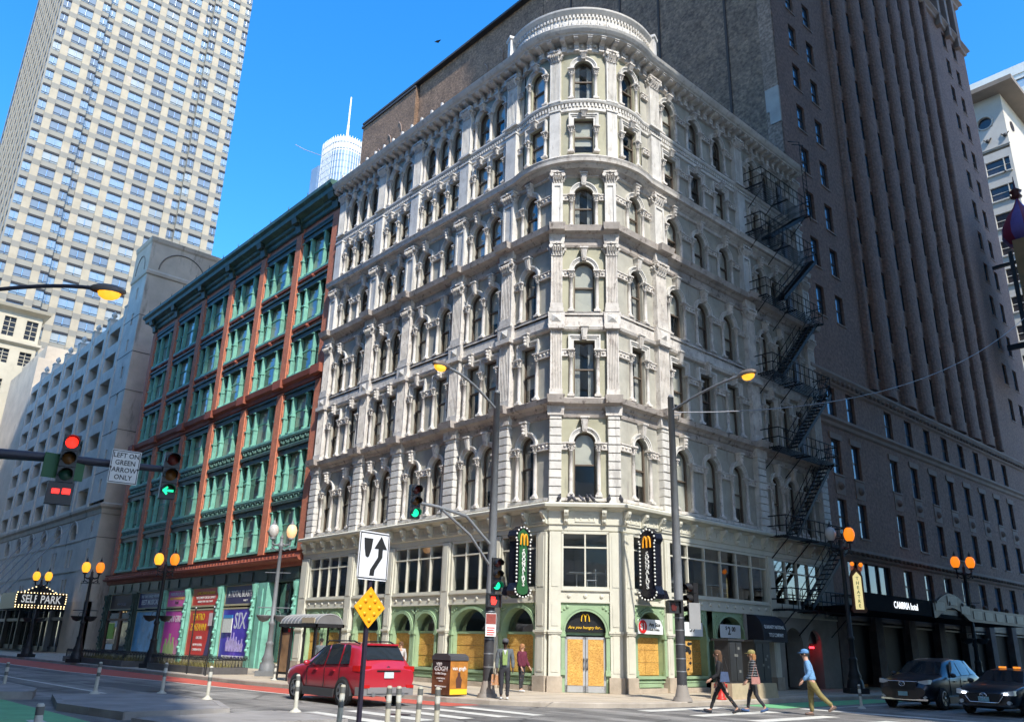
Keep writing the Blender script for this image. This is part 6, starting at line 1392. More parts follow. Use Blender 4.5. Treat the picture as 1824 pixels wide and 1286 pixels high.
text('van', KO, (-.1, -.375, .97), .2, tw, sx=1.1); text('GOGH', KO, (0, -.375, .81), .2, tw, sx=1.15); text('Exhibit Chicago', KO, (0, -.375, .67), .09, tw)
for k, (t, z) in enumerate((('STARRY NIGHTS', .52), ('TICKETS', .44), ('VANGOGHCHICAGO', .28), ('.COM', .2))): text(t, KO, (0, -.365, z), .06, tw)
kid('yellow_strip', MB().box(.478, .486, -.35, .35, .06, .22), ty, KO); text('van gogh', KO, (.49, 0, .84), .16, tw, rz=FX)
kid('printed_figure', MB().prism([(-.1, .25), (.1, .25), (.13, .5), (.05, .62), (.05, .72), (-.05, .72), (-.05, .62), (-.13, .5)], .478, .484, 'x'), M('ad_figure', (.09, .04, .03), .5, .2), KO)
# bus shelter
BSH = root('bus_shelter', (-10.64, -5.3, .15), 'glass bus shelter with ribbed curved black roof and advert panel', 'bus shelter'); BSH.scale = (.6, .64, .96)
shb = M('shelter_black', (.02, .02, .022), .4, .1); shr = M('shelter_roof', (.17, .17, .17), .45, .2)
rp = [(-.95*cos(t), 2.28+.42*sin(t)) for t in [pi*i/10 for i in range(11)]]
b = MB(); vs = [(-2.5, y, z) for y, z in rp]+[(2.5, y, z) for y, z in rp]; b.add(vs, [(i, i+1, i+12, i+11) for i in range(10)], True); b.add(vs, [tuple(range(11)), tuple(range(21, 10, -1))])
kid('roof', b, shr, BSH)
for k in range(11): kid('roof_rib', MB().tube([(-2.5+.5*k, y, z+.01) for y, z in rp], .03, 5), M('rib_grey', (.3, .3, .3), .45, .1), BSH)
kid('gutter', MB().box(-2.6, 2.6, -1.0, -.9, 2.18, 2.32).box(-2.6, 2.6, .9, 1.0, 2.18, 2.32).box(-2.6, -2.5, -1, 1, 2.18, 2.32).box(2.5, 2.6, -1, 1, 2.18, 2.32), shb, BSH)
kid('route_panel', MB().box(.5, 2.2, -.96, -.9, 2.34, 2.56), M('panel_beige', (.45, .40, .28), .5, .1), BSH)
for x in (-2.4, -1.0, .8, 2.4): kid('post', MB().box(x-.05, x+.05, -.9, -.8, 0, 2.2).box(x-.05, x+.05, .8, .9, 0, 2.2), shb, BSH)
for x0, x1 in ((-.95, .75), (.85, 2.35)): kid('pane', MB().box(x0, x1, .84, .86, .25, 2.1), glass('shelter_glass', (.9, .93, .92), .06), BSH)
kid('bench', MB().box(-.6, 2.2, .3, .7, .42, .48).box(-.5, -.42, .35, .65, 0, .42).box(2.0, 2.08, .35, .65, 0, .42), shb, BSH)
ad = kid('advert_panel', MB().box(-2.35, -1.05, -.82, -.68, .25, 2.15), shb, BSH)
ob('poster', MB().box(-2.27, -1.13, -.84, -.82, .35, 1.95).mesh('poster', M('ad_painting', (.34, .22, .12), .35, .5, 1.2, 0, stain=[((.10, .075, .055), .52, 1.0, .6), ((.42, .40, .28), .62, .8, 1)])), ad)
ob('red_tab', MB().box(-1.5, -1.13, -.845, -.83, 1.97, 2.12).mesh('red_tab', tred), ad)
# planters with low iron fences
soil = M('planter_soil', (.10, .075, .05), .95, .3, 4, .4); stone_ = M('planter_granite', (.10, .095, .095), .6, .25, 2, .1)
def planter(x0, x1, y0, y1, label):
    o = root('planter', ((x0+x1)/2, (y0+y1)/2, .15), label, 'planter', 0, 'fenced planters on the sidewalk')
    hx = (x1-x0)/2; hy = (y1-y0)/2
    for k, (a, c, d, e) in enumerate(((-hx, hx, -hy, -hy+.25), (-hx, hx, hy-.25, hy), (-hx, -hx+.25, -hy+.25, hy-.25), (hx-.25, hx, -hy+.25, hy-.25))): kid('kerb_stone', MB().box(a, c, d, e, 0, .3), stone_, o)
    kid('soil', MB().box(-hx+.25, hx-.25, -hy+.25, hy-.25, .02, .24), soil, o)
    f = MB(); n = int(2*hx/.16)
    for sy in (-hy+.12, hy-.12):
        f.tube([(-hx+.1, sy, .62), (hx-.1, sy, .62)], .02, 4)
        for k in range(n): x = -hx+.15+k*.16; f.tube([(x, sy, .3), (x, sy, .62), (x+.08, sy, .75), (x+.16, sy, .62)], .014, 4)
    for sx in (-hx+.12, hx-.12):
        f.tube([(sx, -hy+.1, .62), (sx, hy-.1, .62)], .02, 4)
        for k in range(int(2*hy/.16)): y = -hy+.15+k*.16; f.tube([(sx, y, .3), (sx, y, .62), (sx, y+.08, .75), (sx, y+.16, .62)], .014, 4)
    kid('fence', f, iron, o)
    g_ = MB(); random.seed(int(abs(x0)))
    for k in range(500):
        x = random.uniform(-hx+.3, hx-.3); y = random.uniform(-hy+.3, hy-.3); a = random.random()*6.28; h = random.uniform(.12, .32); w2 = .02
        g_.add([(x-w2*cos(a), y-w2*sin(a), .24), (x+w2*cos(a), y+w2*sin(a), .24), (x+.06*sin(a), y+.06*cos(a), .24+h)], [(0, 1, 2)])
    kid('groundcover', g_, M('dry_leaves', (.22, .19, .06), .8, .4, 8), o, kind='stuff')
planter(-38.5, -27.6, -7.0, -4.7, 'long granite planter with low iron fence, nearer the car park')
planter(-24.6, -17.6, -6.7, -4.5, 'granite planter with low iron fence before the theatre posters')
# sign posts at the kerb
for k, (x, y, l) in enumerate(((-18.6, -7.0, 'thin dark sign post rising beside the fenced planter'), (-16.4, -7.05, 'second thin sign post at the kerb, left of the grey lamp'))):
    o = root('sign_post', (x, y, .15), l, 'sign post', FX)
    kid('pole', MB().cyl((0, 0, 0), (0, 0, 2.9), .03, n=6), iron, o)
    kid('cap', MB().lathe([(.04, 2.88), (.04, 2.94), (.005, 2.96)], 0, 0, 6), steel, o)
# hydrant, phone cabinets, cone
o = root('fire_hydrant', (4.0-.35, 2.9, .15), 'red fire hydrant on the sidewalk behind the walkers', 'hydrant', .5)
hy = M('hydrant_red', (.50, .03, .02), .45, .15, 5)
kid('barrel', MB().lathe([(.17, 0), (.17, .06), (.12, .08), (.115, .5), (.15, .52), (.15, .57), (.12, .6), (.11, .68), (.06, .76), (.03, .8), (.005, .82)], 0, 0, 12), hy, o)
for a in (0, pi/2, pi): kid('outlet', MB().cyl((0, 0, .45), (.2*cos(a), -.2*sin(a), .45), .06, n=9).cyl((.2*cos(a), -.2*sin(a), .45), (.22*cos(a), -.22*sin(a), .45), .075, n=9), hy, o)
kid('collar', MB().lathe([(.125, .36), (.125, .42)], 0, 0, 12), M('hydrant_yellow', (.6, .4, .03), .5, .1), o)
conc = M('concrete_tan', (.45, .36, .24), .85, .2, 2, .2); cabm = M('cabinet_black', (.03, .03, .032), .5, .2, 2)
for k, (y, w_, l) in enumerate(((3.85, 1.05, 'dark utility cabinet on a concrete base behind the hydrant'), (5.65, 1.25, 'larger black utility cabinet on a concrete base nearer the hotel'))):
    o = root('utility_cabinet', (3.4, y, .15), l, 'cabinet', pi/2, 'cabinets on concrete bases')
    kid('concrete_base', MB().frus(-w_/2-.05, w_/2+.05, -.45, .45, 0, -w_/2, w_/2, -.42, .42, .52), conc, o)
    kid('cabinet', MB().box(-w_/2+.1, w_/2-.1, -.3, .3, .52, 1.95).box(-w_/2, w_/2, -.36, .36, 1.95, 2.02), cabm, o)
    kid('door', MB().box(-w_/2+.14, -.02, -.325, -.3, .6, 1.9), cabm, o); kid('door', MB().box(.02, w_/2-.14, -.325, -.3, .6, 1.9), cabm, o)
    for q in range(4): kid('sticker', MB().box(-.06, .06, -.334, -.325, -.04, .05), M('sticker_grey', (.16, .16, .15), .6, .2), o, (random.uniform(-w_/2+.25, w_/2-.25), 0, random.uniform(.8, 1.8)))
o = root('traffic_cone', (2.6, 15.4, .15), 'orange traffic cone on the sidewalk by the parked dark car', 'traffic cone')
kid('base', MB().box(-.2, .2, -.2, .2, 0, .04), M('cone_base', (.05, .05, .05), .7, .1), o); kid('cone', MB().lathe([(.17, .04), (.04, .8), (.03, .8)], 0, 0, 12), M('cone_orange', (.75, .12, .02), .6, .1), o)
# ================================================================== CARS
tyrem = M('tyre_rubber', (.02, .02, .021), .85, .1, 6); rimm = M('rim_alloy', (.42, .43, .45), .3, .1, 5, metal=.8); rimd = M('rim_dark', (.10, .10, .11), .3, .1, 5, metal=.7)
cgl = M('car_glass', (.018, .022, .026), .04, 0, spec=.9); clad = M('cladding_grey', (.055, .055, .06), .6, .1, 4); chrome = M('chrome', (.7, .72, .75), .15, 0, metal=1)
tail = M('tail_lamp_red', (.35, .01, .01), .2, 0, emit=((1, .02, .01), .06)); headl = M('head_lamp', (.5, .52, .5), .12, .1, spec=.9); plate_ = M('number_plate', (.55, .62, .64), .5, .15, 12)
def car(name, loc, rz, label, paint, ST, wb, wr, rim, tow, glassspans, cladding=True):
    o = root(name, loc, label, 'car', rz)
    ys = [s[0] for s in ST]
    def sec(y):
        for a, b in zip(ST, ST[1:]):
            if a[0] <= y <= b[0]: t = (y-a[0])/(b[0]-a[0]); return [p+(q-p)*t for p, q in zip(a, b)]
        return list(ST[0] if y < ys[0] else ST[-1])
    fine = []
    for a, b in zip(ST, ST[1:]):
        for k in range(3): fine.append(sec(a[0]+(b[0]-a[0])*k/3))
    fine.append(list(ST[-1]))
    sm = [fine[0]]+[[(p+2*q+r)/4 for p, q, r in zip(fine[i-1], fine[i], fine[i+1])] for i in range(1, len(fine)-1)]+[fine[-1]]
    b = MB(); rows = []
    for y, zb, zs, zt, w0, w1, w2 in sm:
        h = [(w0*.8, zb), (w0, zb+.1), (w1*1.0, zb+(zs-zb)*.45), (w1*1.01, zb+(zs-zb)*.75), (w1, zs), ((w1*.25+w2*.75)+.02, zs+(zt-zs)*.62), (w2, zt-.05), (w2*.82, zt-.008), (w2*.4, zt+.01)]
        rows.append([(x, y, z) for x, z in h]+[(-x, y, z) for x, z in reversed(h)])
    n = len(rows[0]); vs = [p for r in rows for p in r]
    b.add(vs, [(i*n+k, i*n+(k+1) % n, (i+1)*n+(k+1) % n, (i+1)*n+k) for i in range(len(rows)-1) for k in range(n)], True)
    b.add(vs, [tuple(range(n)), tuple(range(len(vs)-1, len(vs)-n-1, -1))])
    body = kid('body', b, paint, o)
    sub = body.modifiers.new('s', 'SUBSURF'); sub.levels = 1; sub.render_levels = 1
    for (y0, y1, y2, y3) in glassspans:                  # side windows: bottom y0..y1, top y2..y3
        for s_ in (-1, 1):
            q = []
            for (y, t) in ((y0, .1), (y1, .1), ((y1+y3)/2, .55), (y3, .9), ((y2+y3)/2, .93), (y2, .9), ((y0+y2)/2, .55)):
                v = sec(y); x = v[5]+(v[6]-v[5])*(t if t < .62 else .62+(t-.62)*.9)*.92+.035; q.append((s_*x, y, v[2]+(v[3]-v[2])*t-.0))
            kid('side_window', MB().add(q+[(sum(p[0] for p in q)/7+s_*.012, sum(p[1] for p in q)/7, sum(p[2] for p in q)/7)], [(i, (i+1) % 7, 7) for i in range(7)], True), cgl, o)
    for nm, (ya, yb) in (('windscreen', tow[0]), ('rear_window', tow[1])):
        va, vb = sec(ya), sec(yb); q = []
        d = -1 if nm == 'windscreen' else 1
        for k in range(5):
            t = k/4; y = ya+(yb-ya)*t; v = sec(y); w_ = v[6]*.9; q.append([(x*w_, y+d*.02, v[3]+.03-.02*abs(x)) for x in (-1, -.5, 0, .5, 1)])
        vv = [p for r in q for p in r]; kid(nm, MB().add(vv, [(i*5+j, i*5+j+1, i*5+j+6, i*5+j+5) for i in range(4) for j in range(4)], True), cgl, o)
    W = ST[len(ST)//2][5]
    for yy in (-wb/2, wb/2):
        for s_ in (-1, 1):
            wl = kid('wheel', MB().lathe([(wr*.62, -.1), (wr*.9, -.115), (wr, -.07), (wr, .07), (wr*.9, .115), (wr*.62, .1)], 0, 0, 20), tyrem, o, (s_*(W-.055), yy, wr)); wl.rotation_euler = (0, pi/2, 0)
            r_ = MB().lathe([(wr*.64, .1*s_), (wr*.58, .085*s_), (wr*.56, .03*s_), (.01, .03*s_)], 0, 0, 20); ob('well', r_.mesh('well', rimd), wl)
            sp_ = MB(); sp_.lathe([(wr*.66, .1*s_), (wr*.66, .115*s_), (wr*.58, .1*s_)], 0, 0, 20)
            for k in range(5):
                a = 2*pi*k/5; c_, t_ = cos(a), sin(a)
                for off in (-.13, .13): sp_.add([(c_*.05-t_*.03, t_*.05+c_*.03, .1*s_), (c_*.05+t_*.03, t_*.05-c_*.03, .1*s_), (cos(a+off)*wr*.6+t_*.02, sin(a+off)*wr*.6-c_*.02, .11*s_), (cos(a+off)*wr*.6-t_*.02, sin(a+off)*wr*.6+c_*.02, .11*s_)], [(0, 1, 2, 3)])
            sp_.lathe([(.07, .11*s_), (.05, .125*s_), (.005, .125*s_)], 0, 0, 10); ob('rim', sp_.mesh('rim', rim), wl)
            am = MB(); n = 14
            for i in range(n):
                t0, t1 = -.25+(pi+.5)*i/n, -.25+(pi+.5)*(i+1)/n; X = s_*(W+.012)
                am.add([(X, yy+(wr+.01)*cos(t0), wr+(wr+.01)*sin(t0)), (X, yy+(wr+.01)*cos(t1), wr+(wr+.01)*sin(t1)), (X, yy+(wr+.055)*cos(t1), wr+(wr+.055)*sin(t1)), (X, yy+(wr+.055)*cos(t0), wr+(wr+.055)*sin(t0))], [(0, 1, 2, 3)])
                am.add([(X, yy+(wr+.01)*cos(t0), wr+(wr+.01)*sin(t0)), (X, yy+(wr+.01)*cos(t1), wr+(wr+.01)*sin(t1)), (X-s_*.25, yy+(wr+.01)*cos(t1), wr+(wr+.01)*sin(t1)), (X-s_*.25, yy+(wr+.01)*cos(t0), wr+(wr+.01)*sin(t0))], [(0, 1, 2, 3)])
            am.add([(s_*(W+.004), yy+(wr+.02)*cos(t), wr+(wr+.02)*sin(t)) for t in [2*pi*k/18 for k in range(18)]], [tuple(range(18))])
            kid('wheel_arch', am, clad if cladding else black, o)
    for s_ in (-1, 1):
        kid('sill', MB().box(s_*(W+.0)-.03, s_*(W+.0)+.03, -wb/2+wr+.1, wb/2-wr-.1, .2, .42), clad if cladding else paint, o)
        yy = tow[0][0]+.35; kid('mirror', MB().ball((0, 0, 0), .1, 8, 5).xf(lambda x, y, z: (x*1.1, y*.6, z*.8)), paint, o, (s_*(W+.12), yy, sec(yy)[2]+.1))
        for yh in (-.25, .75): kid('handle', MB().box(s_*(W+.0)-.02, s_*W+.03*s_+.02, yh-.1, yh+.1, .9, .94), paint, o)
        for yl in (-.72, .28, 1.12): kid('door_gap', MB().box(s_*(W+.01)-.008, s_*(W+.01)+.008, yl-.006, yl+.006, .45, sec(yl)[2]), black, o)
    return o, sec
cred = M('car_paint_red', (.42, .016, .03), .3, .06, 2, 0, spec=.6, coat=1); cblk = M('car_paint_black', (.010, .011, .016), .3, .05, 2, 0, spec=.5, coat=.35)
SUV = [(-2.27, .36, .72, .80, .60, .70, .52), (-2.1, .24, .86, .96, .80, .86, .70), (-1.55, .22, .96, 1.07, .86, .905, .78), (-1.05, .22, .99, 1.11, .87, .915, .80), (-.3, .22, .99, 1.6, .87, .915, .64), (.35, .22, 1.0, 1.7, .87, .915, .66), (1.15, .22, 1.03, 1.7, .87, .915, .66), (1.78, .24, 1.07, 1.63, .87, .91, .64), (2.12, .3, 1.05, 1.16, .85, .90, .74), (2.27, .42, .92, 1.0, .80, .87, .70)]
o, sc_ = car('red_suv', (-1.72, -8.95, 0), -pi/2, 'red compact SUV driving away past the boarded shopfront', cred, SUV, 2.69, .36, rimm, ((-.95, -.38), (1.78, 2.07)), ((-.72, .25, -.12, .25), (.31, 1.05, .31, 1.0), (1.12, 1.62, 1.08, 1.36)))
for s_ in (-1, 1):
    kid('tail_lamp', MB().box(s_*.74-.17, s_*.74+.17, 2.05, 2.24, .93, 1.08).box(s_*.87-.05, s_*.87+.05, 1.8, 2.15, .93, 1.08), tail, o)
    kid('roof_rail', MB().tube([(s_*.6, -.3, 1.61), (s_*.62, -.1, 1.73), (s_*.62, 1.3, 1.74), (s_*.6, 1.6, 1.66)], .022, 6), black, o)
    kid('exhaust', MB().cyl((s_*.5, 2.15, .33), (s_*.5, 2.33, .33), .06, n=10), chrome, o); kid('reflector', MB().box(s_*.75-.12, s_*.75+.12, 2.25, 2.31, .5, .58), tail, o)
kid('rear_bumper', MB().box(-.88, .88, 1.95, 2.29, .3, .52).box(-.7, .7, 2.2, 2.32, .36, .5), M('bumper_silver', (.22, .21, .21), .4, .1), o); kid('number_plate', MB().box(-.16, .16, 2.29, 2.3, .76, .92), plate_, o)
kid('plate_recess', MB().box(-.4, .4, 2.25, 2.285, .93, .97), black, o); kid('badge', MB().cyl((0, 2.2, 1.02), (0, 2.24, 1.02), .06, n=12), chrome, o); kid('wiper', MB().tube([(0, 2.12, 1.14), (.3, 2.08, 1.2)], .015, 4), black, o); kid('spoiler', MB().box(-.56, .56, 1.62, 1.88, 1.63, 1.68), cred, o)
BS_ = [(-2.45, .34, .66, .76, .62, .74, .55), (-2.25, .22, .84, .96, .84, .88, .72), (-1.6, .22, .98, 1.07, .9, .93, .8), (-1.05, .22, 1.02, 1.12, .9, .94, .82), (-.2, .22, 1.04, 1.6, .9, .94, .64), (.5, .22, 1.06, 1.71, .9, .94, .65), (1.4, .22, 1.1, 1.68, .9, .94, .64), (2.0, .26, 1.14, 1.5, .88, .92, .6), (2.4, .36, 1.06, 1.15, .8, .88, .66)]
o, sc_ = car('black_suv', (7.9, 10.1, 0), 0, 'black SUV waiting in the shade at the right, badge on its grille', cblk, BS_, 2.85, .37, rimm, ((-1.0, -.28), (2.02, 2.3)), ((-.62, .35, -.05, .35), (.42, 1.25, .42, 1.2), (1.32, 1.9, 1.28, 1.6)), False)
def face(o, zl, zg, wing, led):
    for s_ in (-1, 1):
        kid('head_lamp', MB().prism([(s_*.42, zl-.07), (s_*.86, zl-.02), (s_*.84, zl+.12), (s_*.5, zl+.06)], -2.42+.1, -2.0, 'y'), headl, o)
        if led: kid('led', MB().box(s_*.62-.05, s_*.62+.05, -2.36, -2.31, zl-.01, zl+.03), M('led_lit', (.8, .85, 1), .4, 0, emit=((.8, .85, 1), 4)), o)
        kid('fog_lamp', MB().cyl((s_*.7, -2.42, .42), (s_*.7, -2.2, .42), .06, n=8), headl, o)
    kid('grille', MB().prism([(-.42, zg-.14), (.42, zg-.14), (.5, zg+.12), (-.5, zg+.12)], -2.46, -2.3, 'y'), black, o)
    kid('chrome_bar', MB().tube([(-.52, -2.46, zg+.13), (.52, -2.46, zg+.13)] if wing else [(-.56, -2.44, zg+.05), (-.42, -2.47, zg-.15), (.42, -2.47, zg-.15), (.56, -2.44, zg+.05)], .02, 5), chrome, o)
    kid('badge', MB().tube([(.1*cos(t), -2.48, zg+.05+.075*sin(t)) for t in [2*pi*k/16 for k in range(17)]], .014, 5).tube([(-.09, -2.48, zg+.07), (-.03, -2.48, zg+.08), (0, -2.48, zg+.01), (.03, -2.48, zg+.08), (.09, -2.48, zg+.07)], .012, 4), chrome, o)
    kid('number_plate', MB().box(-.16, .16, -2.485, -2.47, .44, .58), M('plate_teal', (.25, .42, .45), .5, .2, 14), o)
    kid('lower_trim', MB().box(-.8, .8, -2.42, -2.2, .3, .36), chrome if wing else clad, o)
face(o, .86, .78, True, False)
SD_ = [(-2.35, .3, .6, .68, .62, .74, .55), (-2.15, .2, .74, .82, .82, .87, .72), (-1.5, .19, .86, .93, .87, .90, .8), (-.85, .19, .9, .98, .88, .91, .8), (-.05, .19, .92, 1.38, .88, .91, .62), (.6, .19, .94, 1.44, .88, .91, .62), (1.3, .2, .96, 1.36, .87, .9, .58), (1.9, .24, .98, 1.06, .86, .88, .7), (2.3, .36, .9, .98, .8, .84, .66)]
o, sc_ = car('black_sedan', (10.75, 9.4, 0), 0, 'black low car cut by the right edge with lit lamps and small orange glows on the roof', cblk, SD_, 2.72, .34, rimd, ((-.82, -.12), (1.35, 1.85)), ((-.45, .35, .1, .35), (.42, 1.15, .42, 1.05)), False)
face(o, .66, .56, False, True)
for x in (-.2, .25): kid('roof_block', MB().box(x-.1, x+.1, .2, .34, 1.43, 1.49), M('amber_glow', (.9, .3, .03), .4, 0, emit=((1, .3, .03), .35)), o)  # two small glowing amber blocks on the roof
from mathutils import noise
# ================================================================== PEOPLE
PEND = []
def skinned(name, V, E, Rr, mat, parent, sub=1):
    me = bpy.data.meshes.new(name); me.from_pydata([tuple(v) for v in V], E, [])
    o = bpy.data.objects.new(name, me); COL.objects.link(o); o.parent = parent
    m = o.modifiers.new('k', 'SKIN'); m.use_smooth_shade = True
    d = me.skin_vertices[0].data
    for k, r in enumerate(Rr): d[k].radius = r if isinstance(r, tuple) else (r, r); d[k].use_root = (k == 0)
    s = o.modifiers.new('s', 'SUBSURF'); s.levels = sub; s.render_levels = sub
    PEND.append((o, mat)); return o
skins = {'light': M('skin_light', (.52, .30, .21), .55, .1, 12), 'dark': M('skin_dark', (.07, .038, .025), .5, .1, 12)}
def person(loc, rz, label, h, skin, top, trous, shoe, hair, legs, arms, lean=0, topr=1.0, hem=.0, cap=None, longhair=False, headturn=0, puffy=False, coat=None, sleeves=True, wide=1.0):
    """legs: ((thigh, knee),(thigh, knee)) forward angles for -x / +x side; arms likewise (swing, elbow, out). Faces local -y."""
    o = root('person', loc, label, 'person', rz)
    s = h/1.75; sk = skins[skin]
    def rot(v, a): return Vector((v[0], v[1]*cos(a)+v[2]*sin(a), -v[1]*sin(a)+v[2]*cos(a)))   # swing down-vector forward (-y)
    low = 0; J = {}
    hip = Vector((0, 0, .93*s)); 
    for i, sx in enumerate((-1, 1)):
        th, kn = legs[i]; a = hip+Vector((sx*.095*s, 0, -.03*s)); k = a+rot((0, 0, -.42*s), th); f = k+rot((0, 0, -.40*s), th-kn)
        J['hp', i], J['kn', i], J['an', i] = a, k, f
        fa = max(-.9, min(.5, th-kn)); t = f+rot((0, -.17*s, -.055*s), fa*.7); J['to', i] = t; J['he', i] = f+rot((0, .06*s, -.06*s), fa*.7); low = min(low if i else 9, t.z-.02, J['he', i].z-.015)
    dz = Vector((0, 0, -low))
    up = lambda z, y=0: hip+Vector((0, -sin(lean)*(z*s)+y, cos(lean)*z*s))
    sp, ch, nk, hd, tp = up(.16), up(.36), up(.53), up(.66, -.015*s), up(.78, -.01*s)
    for i, sx in enumerate((-1, 1)):
        sw, el, out = arms[i]; sh = up(.45)+Vector((sx*.185*s*wide, 0, 0)); e = sh+rot((sx*out*s, 0, -.29*s), sw); w_ = e+rot((-sx*out*.4*s if el > .8 else sx*.0, 0, -.25*s), sw+el); hn = w_+rot((0, 0, -.09*s), sw+el)
        J['sh', i], J['el', i], J['wr', i], J['hn', i] = sh, e, w_, hn
    for k in J: J[k] = J[k]+dz
    hip, sp, ch, nk, hd, tp = [p+dz for p in (hip, sp, ch, nk, hd, tp)]
    J['hip'] = hip
    V = [hip, sp, ch, nk, hd, tp]; E = [(0, 1), (1, 2), (2, 3), (3, 4), (4, 5)]; R_ = [(.13*s, .1*s), (.12*s, .09*s), (.14*s, .1*s), .05*s, (.078*s, .095*s), (.06*s, .075*s)]
    for i, sx in enumerate((-1, 1)):
        n = len(V); V += [J['hp', i], J['kn', i], J['an', i], J['to', i]]; E += [(0, n), (n, n+1), (n+1, n+2), (n+2, n+3)]; R_ += [.082*s, .055*s, .036*s, .03*s]
        n = len(V); V += [J['sh', i], J['el', i], J['wr', i], J['hn', i]]; E += [(2, n), (n, n+1), (n+1, n+2), (n+2, n+3)]; R_ += [.055*s, .04*s, .026*s, (.036*s, .018*s)]
        fw = (J['hn', i]-J['wr', i]).normalized(); sd = Vector((0, 1, 0)) if abs(fw.y) < .7 else Vector((0, 0, 1)); m = n+3
        for q in range(4):
            b = J['hn', i]+sd*((q-1.5)*.02*s); k = len(V); l = (.075, .085, .08, .06)[q]*s; V += [b+fw*l*.6, b+fw*l+Vector((-sx*.02*s, 0, 0))]; E += [(m, k), (k, k+1)]; R_ += [.009*s, .007*s]
        k = len(V); tb_ = J['wr', i]+fw*.03*s; V += [tb_+sd*(-.04*s)+fw*.02*s, tb_+sd*(-.05*s)+fw*.06*s]; E += [(n+2, k), (k, k+1)]; R_ += [.011*s, .008*s]
    skinned('body', V, E, R_, sk, o)
    # face
    hz = hd.z+.02*s
    if not longhair or True:
        ct, st = cos(headturn), sin(headturn)
        fp_ = lambda x, y, z: (hd.x+x*ct-y*st, hd.y+x*st+y*ct, z)
        for sx in (-1, 1): kid('eye', MB().ball(fp_(sx*.032*s, -.088*s, hz+.01*s), .012*s, 6, 4), tk, o); kid('ear', MB().ball(fp_(sx*.08*s, .0, hz-.01*s), .022*s, 6, 4), sk, o)
        kid('nose', MB().ball(fp_(0, -.1*s, hz-.02*s), .018*s, 6, 4, 1.4), sk, o); kid('mouth', MB().ball(fp_(0, -.092*s, hz-.06*s), .02*s, 6, 4, .35), M('lips', (.28, .10, .08), .6, 0), o)
    # trousers
    V = [hip+Vector((0, 0, .07*s)), hip]; E = [(0, 1)]; g_ = 1.12; R_ = [(.14*s, .105*s), (.15*s, .115*s)]
    for i in (0, 1):
        n = len(V); V += [J['hp', i]+Vector((0, 0, -.06*s)), J['kn', i], J['an', i]+(J['an', i]-J['kn', i])*-.02]; E += [(1, n), (n, n+1), (n+1, n+2)]; R_ += [.095*s*trous[1], .068*s*trous[1], .05*s*trous[1]]
    skinned('trousers', V, E, R_, trous[0], o)
    # top
    bot = hip+Vector((0, .0, -hem*s)); V = [bot, hip+Vector((0, 0, .04*s)), sp, ch, nk+Vector((0, .01, -.045*s))]; E = [(0, 1), (1, 2), (2, 3), (3, 4)]; R_ = [(.165*s*topr, .13*s*topr), (.155*s*topr, .125*s*topr), (.15*s*topr, .12*s*topr), (.165*s*topr*wide, .125*s*topr), (.065*s, .07*s)]
    if sleeves:
        for i in (0, 1):
            n = len(V); V += [J['sh', i], J['el', i], J['wr', i]]; E += [(3, n), (n, n+1), (n+1, n+2)]; R_ += [.072*s*topr, .058*s*topr, .045*s*topr]
    skinned('jacket' if topr > 1.04 else 'shirt', V, E, R_, top, o)
    for i in (0, 1):
        a, t, he = J['an', i], J['to', i], J['he', i]
        skinned('shoe', [he+Vector((0, 0, .02*s)), (he+t)/2+Vector((0, 0, .02*s)), t+Vector((0, -.03*s, .015*s))], [(0, 1), (1, 2)], [(.042*s, .045*s), (.045*s, .048*s), (.04*s, .03*s)], shoe, o)
    hm = MB(); hm.lathe([(.088*s, -.03*s), (.096*s, .03*s), (.088*s, .09*s), (.05*s, .125*s), (.005, .135*s)], 0, 0, 12).xf(lambda x, y, z: (hd.x+x, hd.y+y*1.12+.018*s, hd.z+z+.012*s))
    if longhair:
        hm.lathe([(.07*s, -.22*s*longhair), (.095*s, -.1*s), (.1*s, .02*s)], 0, 0, 12).v[-36:]
        hm.v[-36:] = [(hd.x+x, hd.y+max(y, -.02*s)*1.1+.035*s, hd.z+z) for x, y, z in hm.v[-36:]]
    kid('hair', hm, hair, o)
    if cap:
        ct, st = cos(headturn), sin(headturn)
        cm = MB().lathe([(.1*s, .035*s), (.104*s, .05*s), (.098*s, .1*s), (.06*s, .14*s), (.005, .15*s)], 0, 0, 14)
        cm.prism([(.09*s*cos(t), -.05*s-.13*s*sin(t)) for t in [pi*i/8 for i in range(9)]], .035*s, .05*s, 'z')
        cm.xf(lambda x, y, z: (hd.x+(x*ct-y*st), hd.y+(x*st+y*ct)*1.1+.012*s, hd.z+z+.01*s)); kid('cap', cm, cap, o)
    return o, J, hd, s
jk = lambda n, c, **k: M(n, c, .85, .25, 9, .3, 40, **k)
hbrown = jk('hair_brown', (.12, .065, .035)); hblond = jk('hair_auburn', (.36, .17, .07)); hgrey = jk('hair_dark', (.03, .025, .02))
blackc = jk('cloth_black', (.018, .018, .02)); char = jk('cloth_charcoal', (.035, .035, .042)); wshoe = jk('shoe_white', (.66, .65, .63)); dshoe = jk('shoe_dark', (.05, .05, .06))
man, J, hd, s = person((.95, -4.85, .15), radians(48), 'man in grey jacket, green shirt and dark trousers standing by the grey pole', 1.80, 'dark', jk('cloth_slate', (.10, .115, .125)), (char, 1.1), wshoe, hgrey, ((.03, .02), (-.02, 0)), ((.1, .25, .05), (.15, .45, .05)), topr=1.12, hem=.12, cap=jk('cap_grey', (.09, .09, .10)), wide=1.05)
kid('shirt_front', MB().prism([(-.07, 1.0), (.07, 1.0), (.085, 1.45), (-.085, 1.45)], -.19, -.15, 'y'), jk('cloth_green', (.26, .36, .12)), man); kid('collar', MB().prism([(-.06, 1.45), (.06, 1.45), (0, 1.3)], -.205, -.18, 'y'), jk('cloth_white', (.6, .6, .62)), man)
